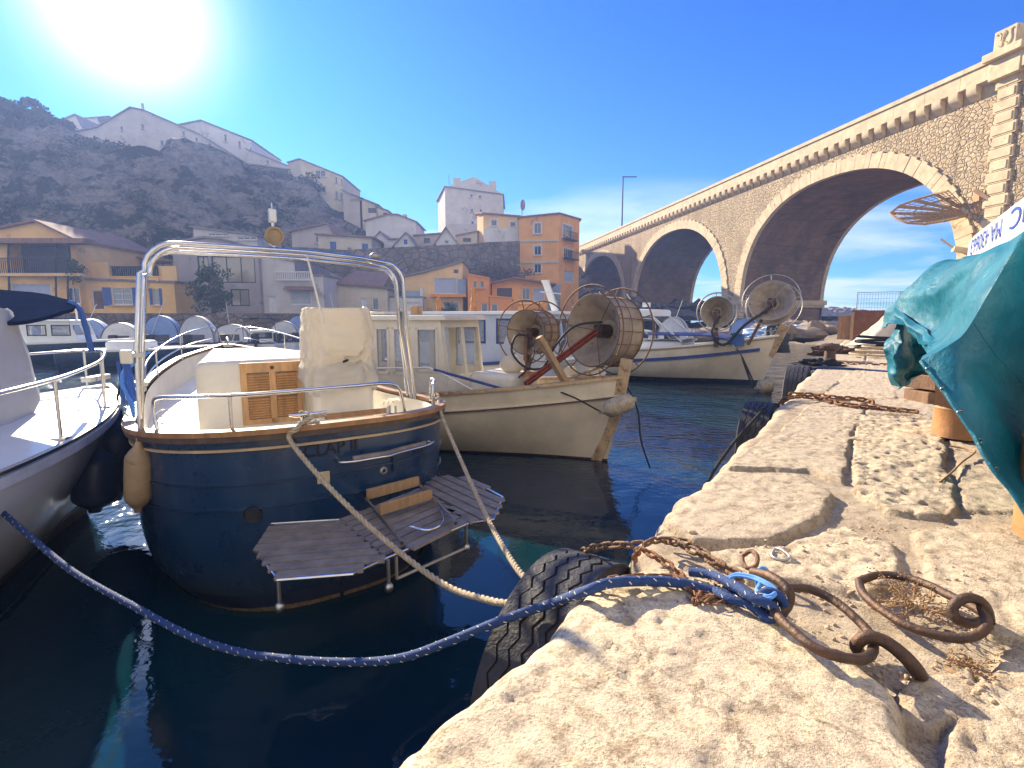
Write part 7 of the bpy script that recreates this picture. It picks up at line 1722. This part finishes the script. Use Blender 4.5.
house('cliff_house', 'stepped low house with a strip window right of the six-windowed house', [(348, 87), (366, 87)], [191, 199], [[(351, 195, 363, 200, 'w')]], S['stone'], 7, zb=16, over=.3)
house('cliff_house', 'small house with arched loggia near the right end of the ridge', [(364, 87), (381, 87)], [198, 205], [[(368, 208, 378, 213, 'x')]], S['cream'], 7, zb=15, over=.3)
house('cliff_house', 'tiny pale house at the foot of the ridge steps', [(380, 87), (391, 87)], [207, 211], [[(383, 213, 388, 217, 'x')]], S['cream'], 6, zb=14, over=.2)
h = house('cliff_house', 'long blank white house with brown roof at the right end of the ridge', [(369, 84), (418, 84)], [221, 222], [[]], S['white'], 8, zb=12, topline=[(388, 215), (398, 215)], over=.3, roofm=M['tiles'])
addbox(h, 403, 214, 406, 219, 85, 1, S['cream'], 'chimney')
# ------------------------------------------------------------------ vegetation
def leafmat(name, c1, c2):
    m, nt, b = nodes(name); N = NT(nt); oi = N('ObjectInfo'); v = N('TexCoord').outputs['Object']
    n = N('TexNoise', Vector=v, Scale=1.3, Detail=4.); nt.links.new(N.mix(N.ramp(n.outputs[0], [(.35, 0.), (.65, 1.)]), c1, c2), b.inputs['Base Color']); b.inputs['Roughness'].default_value = .8; b.inputs['Specular IOR Level'].default_value = .2
    return m
M['leaf'] = leafmat('broadleaf', (.045, .07, .028), (.09, .10, .04)); M['pine'] = leafmat('pine_needles', (.035, .055, .03), (.07, .085, .045)); M['scrub'] = leafmat('hill_scrub', (.06, .07, .04), (.11, .10, .06))
M['bark'] = mat('bark', (.12, .09, .07), .95, 0, .4, 6, bump=.5)
def leaves(mb, c, rad, n, s, rr, flat=1.):
    for _ in range(n):
        while True:
            p = Vector((rr.uniform(-1, 1), rr.uniform(-1, 1), rr.uniform(-1, 1)))
            if p.length < 1 and p.length > .35*rr.random(): break
        p = Vector(c)+Vector((p.x*rad[0], p.y*rad[1], p.z*rad[2])); a = Vector((rr.gauss(0, 1), rr.gauss(0, 1), rr.gauss(0, 1)*flat)).normalized(); b = a.orthogonal().normalized(); k = s*rr.uniform(.6, 1.4)
        mb.add([p-a*k, p+b*k*.5, p+a*k, p-b*k*.5], [(0, 1, 2, 3)])
def tree(name, label, base, h, crown, n, seed, lm, cat='tree', group=None, ls=.28, trunk=.2):
    rr = random.Random(seed); t = thing(name, label, cat, base, 0, group); tk = MB(); b = Vector(base); top = b+Vector((rr.uniform(-.3, .3), 0, h*.55)); tk.tube([b, b.lerp(top, .5)+Vector((.1, 0, 0)), top], [trunk, trunk*.75, trunk*.5], 8)
    cr = MB(); cr.sm = False
    for (dx, dz, r, sq) in crown:
        c = b+Vector((dx, rr.uniform(-.6, .6), dz)); tk.tube([top-Vector((0, 0, h*.1)), top.lerp(c, .6)+Vector((0, 0, -.2)), c], [trunk*.4, trunk*.25, trunk*.1], 5); 
        for k in range(7):
            cc = c+Vector((rr.uniform(-r, r)*.8, rr.uniform(-r, r)*.8, rr.uniform(-r, r)*.6*sq)); q = rr.uniform(.35, .6); leaves(cr, cc, (r*q, r*q, r*q*sq), int(n/7), ls, rr)
    tk.build('trunk', M['bark'], t, True); cr.build('crown', lm, t, True, fixn=False); return t
c = onY(214, 312, 43.5); tree('leafy_tree', 'dark leafy tree in front of the wide studio windows', (c.x, 43.5, LZ), 4, [(-1.0, 1.6, 1.0, 1.2), (.2, 2.6, 1.2, 1.2), (.9, 1.4, 1.0, 1.), (-.4, 3.2, .8, 1.2), (.1, .9, 1.1, .8)], 420, 3, M['leaf'], ls=.13)
c = onY(73, 277, 41.3); tree('potted_shrub', 'dark shrub growing on the balcony of the first yellow house', (c.x, 41.2, c.z-.6), 1.4, [(0, .9, .6, 1.3), (.3, 1.5, .4, 1)], 260, 5, M['leaf'], 'shrub', ls=.10, trunk=.05)
c = onY(437, 306, 55); tree('potted_shrub', 'small dark bush in front of the ochre pent-roofed house', (c.x+1.1, 54.6, LZ), 1.2, [(0, .8, .6, 1.)], 200, 6, M['leaf'], 'shrub', ls=.12, trunk=.05)
c = onY(500, 276, 66); tree('bare_bush', 'large brownish bush over the timber shed roof', (c.x, 66, 6.0), 4, [(-2.0, 1.6, 1.5, .7), (.3, 2.2, 1.8, .8), (2.6, 1.5, 1.5, .7)], 420, 9, leafmat('dry_bush', (.12, .09, .07), (.18, .14, .10)), 'bush', ls=.16)
for i, (u, v, Y, s_, lb2) in enumerate(((6, 118, 90, 1., 'leftmost umbrella pine on the cliff edge'), (22, 112, 88, 1.15, 'highest umbrella pine on the cliff, with sky gaps under its crown'), (40, 120, 90, 1.05, 'third umbrella pine from the left, leaning over the cliff'), (57, 126, 92, .6, 'small pine beside the pale cliff-top gable'), (-22, 100, 86, 1.3, 'umbrella pine cut by the left edge of the photo'))):
    c = onY(u, v, Y); tree('pine_tree', lb2, (c.x, Y, c.z-6.5*s_), 8*s_, [(-2.2*s_, 6.2*s_, 1.9*s_, .5), (0, 7.2*s_, 2.2*s_, .5), (2.3*s_, 6.0*s_, 1.9*s_, .5), (.8*s_, 4.6*s_, 1.4*s_, .4)], 520, 20+i, M['pine'], 'tree', 'umbrella pines on the cliff', ls=.26*s_+.06, trunk=.22)
# scrub scattered over the cliff
rr = random.Random(4); mb = MB(); mb.sm = False; n_ = 0; tries = 0
while n_ < 330 and tries < 5000:
    tries += 1
    i = rr.randrange(5, len(G)-5); j = rr.randrange(2, 62); p = Vector(G[i][j]); u = 512+p.x/p.y*520
    if u > 470 or u < -60 or p.z < 6: continue
    if fn(p.x*.08, p.z*.12, 3) < (-.05 if u < 150 else .12): continue
    leaves(mb, p+Vector((0, -.2, .4)), (rr.uniform(.6, 1.6), .9, rr.uniform(.5, 1.1)), 46, .24, rr); n_ += 1
o = mb.build('hillside_scrub', M['scrub'], fixn=False); tag(o, 'low scrub scattered over the shaded cliff', 'scrub', kind='stuff')
# ------------------------------------------------------------------ street lamp, shore under the bridge, breakwater, canopy
c = onY(622, 222, 88); lt = thing('street_lamp', 'tall thin street lamp rising above the bridge parapet', 'street lamp', (c.x, 88, 8)); top = onY(622, 177, 88).z
mb = MB(); mb.tube([(c.x, 88, 8), (c.x, 88, top)], [.16, .10], 10); mb.build('pole', M['iron'], lt, True)
mb = MB(); mb.box((c.x+1.0, 88, top+.02), (2.4, .3, .12)); mb.build('lamp_head', M['iron'], lt, True)
def shore_h(X, Y): return .9+.7*fn(X*.25, Y*.25)+.6*abs(fn(X*.9, Y*.9, 4))
rows = []
for i in range(70):
    Y = lerp(31, 108, i/69); row = []
    for k in range(44):
        s_ = (Y-30.67)*1.0; xe = 26.35-.1757*s_; off = lerp(-3.2-.02*s_+1.2*fn(Y*.12, 2), 30, (k/43)**1.5)
        z = -.8+smooth((off+3.5)/3.)*(1.6+.6*fn(xe*.3+off*.3, Y*.3)+.7*abs(fn(off*.8, Y*.8, 4)))
        row.append((xe+off, Y, z*(1-smooth((off-12)/16))-.5*smooth((off-12)/16)))
    rows.append(row)
rockm = mat('shore_rock', (.30, .24, .18), .95, 0, .5, .8, bump=1., bscale=2.5, col2=(.12, .10, .09))
mb = MB(); mb.ang = 25; mb.grid(rows); o = mb.build('rocky_shore', rockm); tag(o, kind='structure', label='rocky shore under the bridge')
rr = random.Random(8); 
def rockmesh(seed):
    mb = MB(); mb.ang = 30; rows = []
    for i in range(9):
        q = i/8*math.pi; rows.append([(math.sin(q)*math.cos(a)*(1+.35*fn(math.cos(a)*1.5+seed, math.sin(a)*1.5, q)), math.sin(q)*math.sin(a)*(1+.35*fn(math.cos(a)*1.5, math.sin(a)*1.5+seed, q)), math.cos(q)*.7*(1+.3*fn(q+seed, a))) for a in [2*math.pi*k/12 for k in range(13)]])
    mb.grid(rows); return mb.mesh('shore_boulder', rockm)
rms = [rockmesh(k*3.1) for k in range(4)]
spots_ = [(785, 330, 24), (806, 330, 24), (770, 326, 28), (790, 323, 34), (812, 326, 26), (826, 327, 27), (780, 318, 40), (803, 319, 38), (822, 322, 30), (694, 333, 40), (712, 332, 42), (736, 330, 40), (756, 329, 34)]
for i, (u, v, Y) in enumerate(spots_):
    c = onY(u, v, Y); o = bpy.data.objects.new('shore_boulder', rms[i % 4]); link(o); s_ = Y/26*rr.uniform(.5, 1.0); o.location = (c.x, Y, min(c.z, 1.6)-.25*s_); o.scale = (s_*1.3, s_, s_*rr.uniform(.6, 1)); o.rotation_euler = (0, 0, rr.uniform(0, 6))
    tag(o, 'grey-brown boulder among the rocks at the foot of the bridge', 'boulder', 'boulders at the foot of the bridge')
rows = []
for i in range(60):
    Y = 135+i*.5; rows.append([(lerp(70, 118, k/50), Y, 6.2*math.exp(-((i-26)/14.)**2)*smooth((50-k)/26)*(1-.3*abs(fn(k*.3, i*.3)))+.8*fn(k*.7, i*.7)-1.) for k in range(51)])
mb = MB(); mb.ang = 30; mb.grid(rows); o = mb.build('rocky_breakwater', rockm); tag(o, kind='structure', label='far rocky breakwater beyond the arch')
t = thing('reed_canopy', 'fan-shaped timber canopy frame jutting from the right bridge pier', 'canopy', onY(968, 213, 31.0))
rc_ = onY(972, 214, 31.0); tips = [onY(948, 191, 31.4), onY(935, 194, 32.2), onY(915, 200, 32.8), onY(899, 206, 33.0), onY(890, 213.5, 32.8), onY(897, 219, 32.2), onY(908, 223, 31.6), onY(925, 224, 31.0), onY(944, 221, 30.5), onY(958, 218, 30.2)]
for p in tips[1:-1]: mb = MB(); mb.beam(rc_, p, .10, .16); mb.build('rafter', M['wood'], t, True)
mb = MB()
for k in (1.0, .72, .45): mb.tube([rc_.lerp(p, k) for p in tips], .07 if k == 1 else .04, 6)
mb.build('rim', M['wood'], t, True)
mb = MB(); mb.sm = False
for (p, q) in zip(tips[:-1], tips[1:]):
    for j in range(3): mb.tube([rc_.lerp(p.lerp(q, j/3), .2), p.lerp(q, j/3)+Vector((0, 0, .05))], .02, 4)
for k in np.linspace(.3, .95, 9): mb.tube([rc_.lerp(p, k)+Vector((0, 0, .08)) for p in tips], .018, 4)
mb.build('reed_laths', M['fender_beige'], t, True)
mb = MB(); a = onY(978, 203, 30.6); mb.box((a.x, 30.6, a.z), (.3, .4, 1.2)); mb.beam(onY(975, 190, 30.5), onY(990, 200, 29.8), .15, .2); mb.build('bracket_post', M['wood'], t, True)
t = thing('wall_spout', 'small pale spout sticking out from the right bridge pier over the water', 'spout', onY(962, 250, 30.8)); mb = MB(); mb.beam(onY(941, 239, 31.5), onY(955, 249, 31), .1, .12); mb.beam(onY(953, 249, 31.), onY(968, 251, 30.8), .3, .3); mb.build('pipe', M['ashlar'], t, True)
# pale stone ground where the right pier meets the quay
mb = MB(); mb.sm = False; mb.prism([(27, 26), (60, 20), (60, 60), (32, 60), (25.6, 33)], -1, 1.05); o = mb.build('far_ground', M['quay']); tag(o, kind='structure', label='pale ground behind the right bridge pier')
# ------------------------------------------------------------------ small boats moored along the far quay
rrb = random.Random(3)
def smallboat(u, v, Y, kind, label, L_=4.6, B_=1.9, canopy=None, hullm=None, scale=1., az=None, motor=True):
    c = onz(u, v, 0) if Y is None else onY(u, v, Y); c = Vector((c.x, c.y, 0))
    t = thing('moored_boat', label, 'boat', c, -R(az if az is not None else -18), 'small boats moored along the far quay')
    H = Hull(L_, B_, lambda q: .72+.35*max(0, q-.3)**1.5, ys=1., ns=3, tm=.45, pb=2.2, full=3, vbow=1.6, rake=.5, transom=.85, zk=-.25)
    mb = MB(); mb.ang = 60; H.skin(mb, 0, 1, 8); mb.build('hull', hullm or M['gel_white'], t)
    mb = MB(); H.rail(mb, .03, .06, .08); mb.build('rub_rail', M['blue_paint'] if kind % 2 else M['rubber'], t)
    mb = MB(); H.deck(mb, .05, -.03, 0, .98); mb.build('deck', M['gel_white'], t)
    if kind in (0, 1):   # rounded hood or cuddy seen from astern
        mb = MB(); mb.ang = 60; rows = []; y0_ = rrb.uniform(.35, 1.3); pw_ = rrb.uniform(.55, .95)
        hh = rrb.uniform(1.15, 1.55) if kind == 0 else rrb.uniform(.95, 1.25)
        for i in range(11):
            q = i/10; y = y0_+2.6*q; ht = hh*(1-.75*max(0, q-.25)**1.6*1.6); rows.append([(B_*.44*math.cos(a)*(1-.25*q), y, .68+max(0, ht)*math.sin(a)**pw_) for a in [math.pi*k/18 for k in range(19)]])
        mb.grid(rows); r0 = rows[0]; mb.add([(p[0]*.93, p[1]+.05, p[2]*.99) for p in r0], [tuple(range(19))]); cv = mb.build('cockpit_cover', canopy or M['awning'], t); mb = MB(); mb.sm = False; mb.box((0, y0_+.03, .95), (B_*.40, .03, .34)); mb.build('cockpit_shade_panel', M['loggia'], cv)  # solid dark panel stands for the shade inside the cover
    else:
        mb = MB(); rbox(mb, -B_*.36, B_*.36, 1.2, 3.4, .7, 1.35, .12, taper=.3); cb = mb.build('cuddy', M['gel_white'], t)
        mb = MB(); mb.box((0, 1.19, 1.05), (B_*.5, .03, .35)); mb.build('cuddy_window', M['glass_dark'], cb)
        mb = MB(); mb.sheet([[(x, y, 1.9+.08*math.cos(x*1.6)) for x in np.linspace(-B_*.4, B_*.4, 5)] for y in (.4, 1.2, 2.)], .03); mb.build('sunshade', canopy or M['canvas_navy'], t)
        mb = MB()
        for sx in (-1, 1): mb.tube([(sx*B_*.4, .5, 1.9), (sx*B_*.42, .8, .75)], .02)
        mb.build('sunshade_frame', M['steel'], t)
    mb = MB(); q_ = railpts(H, [(.55, 1, .0), (.57, 1, .42), (.75, 1, .46), (.93, 1, .46), (.97, 1, .4)], -.05); q2 = [Vector((-p.x, p.y, p.z)) for p in q_[::-1]]; mb.tube(spline(q_+q2, 3), .014, 6)
    for tt in (.7, .85):
        for sd in (-1, 1): mb.tube(railpts(H, [(tt, sd, 0), (tt, sd, .46)], -.05), .012, 5)
    mb.build('bow_rail', M['steel'], t)
    for sd in (-1, 1):
        if rrb.random() < .6: mb = MB(); mb.ang = 50; yy = rrb.uniform(.6, 1.6); fender(mb, (sd*(B_/2+.10), yy, .62), (sd*(B_/2+.10), yy, .15), .09, 10); mb.build('side_fender', M['fender_blue'] if rrb.random() < .5 else M['gel_white'], t)
    if rrb.random() < .55: mb = MB(); mb.tube([(rrb.uniform(-.5, .5), 1.2, 1.0), (rrb.uniform(-.5, .5), 1.1, rrb.uniform(2.4, 3.6))], .012, 5); mb.build('aerial', M['gel_white'], t)
    if motor:
        mb = MB(); mb.ang = 50; rbox(mb, -.17, .17, -.42, -.02, .72, 1.18, .07); mo = mb.build('outboard_motor', M['rubber'], t)
        mb = MB(); mb.box((0, -.18, .35), (.10, .16, .75)); mb.build('leg', M['rubber'], mo)
    return t
dk = M['canvas_navy']
cov = {'p': mat('pale_boat_cover', (.50, .52, .58), .7, 0, .15, 3), 'b': mat('blue_boat_cover', (.20, .30, .55), .7, 0, .15, 3), 'w': mat('white_boat_cover', (.62, .63, .66), .6, 0, .15, 3)}
lst = [(84, 26, 0, 'b', 'small boat with blue domed cover left of the navy boat'), (116, 25.5, 1, 'w', 'small white domed boat just left of the steel arch'), (153, 26.5, 0, 'b', 'small boat with tall blue cover framed by the left leg of the arch'), (190, 26.5, 0, 'p', 'pale domed boat with black outboard, second inside the arch'),
       (225, 27, 1, 'w', 'white domed boat at the middle of the moored row'), (257, 27.5, 2, 'p', 'boat with a dark sunshade in the moored row'), (279, 29, 1, 'w', 'smallest white boat in the row, left of the canvas-covered seat'), (297, 30, 0, 'b', 'boat half hidden behind the canvas-covered seat'), (56, 28, 2, 'w', 'white cuddy boat with sunshade in the far left of the row'), (12, 29, 0, 'w', 'pale covered boat farthest left in the moored row')]
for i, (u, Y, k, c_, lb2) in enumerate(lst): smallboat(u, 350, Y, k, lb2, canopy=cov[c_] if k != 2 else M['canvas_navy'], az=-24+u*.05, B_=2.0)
# cabin boat lying across, and the dark blue hull behind the left boat
H5 = Hull(6.4, 2.3, lambda q: .95+.3*max(0, q-.3)**1.5, ys=1.2, ns=3, tm=.45, pb=2.2, full=3, vbow=1.6, rake=.5, transom=.85)
c = onY(14, 350, 22.5); t = thing('cabin_boat', 'small white cabin boat with navy hull lying crosswise behind the left boat', 'boat', (c.x-1.5, 22.5, 0), -R(78))
mb = MB(); mb.ang = 60; H5.skin(mb, 0, 1, 10); mb.build('hull', M['navy'], t)
mb = MB(); H5.rail(mb, .03, .06, .08); mb.build('rub_rail', M['gel_white'], t); mb = MB(); H5.deck(mb, .03, -.03, 0, .98); mb.build('deck', M['gel_white'], t)
wheelhouse(t, -.75, .75, 2.0, 4.2, .8, 1.85, [(2.3, 3.0, 1.25, 1.7), (3.2, 3.9, 1.25, 1.7)], M['gel_white'], M['rubber'], slope=.35, roof_m=M['gel_white'])
mb = MB(); mb.tube([(0, 3.8, 1.9), (0, 3.8, 2.5)], .04); mb.build('mast', M['gel_white'], t)
c = onY(92, 350, 20.0); t = thing('moored_boat', 'long low navy boat with white deck seen between the white boat and the navy boat', 'boat', (c.x-1.2, 20.2, 0), -R(74))
H6 = Hull(5.6, 2.0, lambda q: .78+.25*max(0, q-.3)**1.5, ys=1.2, ns=3, tm=.45, pb=2.2, full=3, vbow=1.6, rake=.5, transom=.85)
mb = MB(); mb.ang = 60; H6.skin(mb, 0, 1, 10); mb.build('hull', M['navy'], t); mb = MB(); H6.deck(mb, .03, -.03, 0, .98); mb.build('deck', M['gel_white'], t); mb = MB(); H6.rail(mb, .03, .06, .06); mb.build('rub_rail', M['gel_white'], t)
mb = MB(); rbox(mb, -.5, .5, 1.5, 3.0, .7, 1.1, .1); mb.build('console', M['gel_white'], t)
# a few more boats behind the fishing boats
lst = [(332, 33, 2, 'w', 'white cuddy boat seen through the gap right of the canvas seat'), (640, 27, 2, 'w', 'small white boat moored behind the striped boat near the bridge'), (668, 30, 0, 'p', 'pale covered boat moored under the middle arch'), (735, 30, 0, 'b', 'blue covered boat glimpsed behind the haulers of the striped boat')]
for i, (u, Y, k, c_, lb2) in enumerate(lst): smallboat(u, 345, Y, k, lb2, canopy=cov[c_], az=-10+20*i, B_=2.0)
# ------------------------------------------------------------------ scattering box of air added to imitate lens glare
mb = MB(); mb.sm = False; mb.box((-20, 125, 23), (420, 270, 50)); hz = mb.build('glare_veil', None or M['glass'])
m = bpy.data.materials.new('glare_veil_air'); m.use_nodes = True; nt = m.node_tree; nt.nodes.clear(); pv = nt.nodes.new('ShaderNodeVolumePrincipled'); ou = nt.nodes.new('ShaderNodeOutputMaterial')
pv.inputs['Density'].default_value = .0015; pv.inputs['Color'].default_value = (.32, .48, 1, 1); pv.inputs['Anisotropy'].default_value = .35
nt.links.new(pv.outputs[0], ou.inputs['Volume']); hz.data.materials.clear(); hz.data.materials.append(m); tag(hz, 'thin blue veil of air added over the harbour to imitate lens glare', 'glare_veil', kind='stuff')
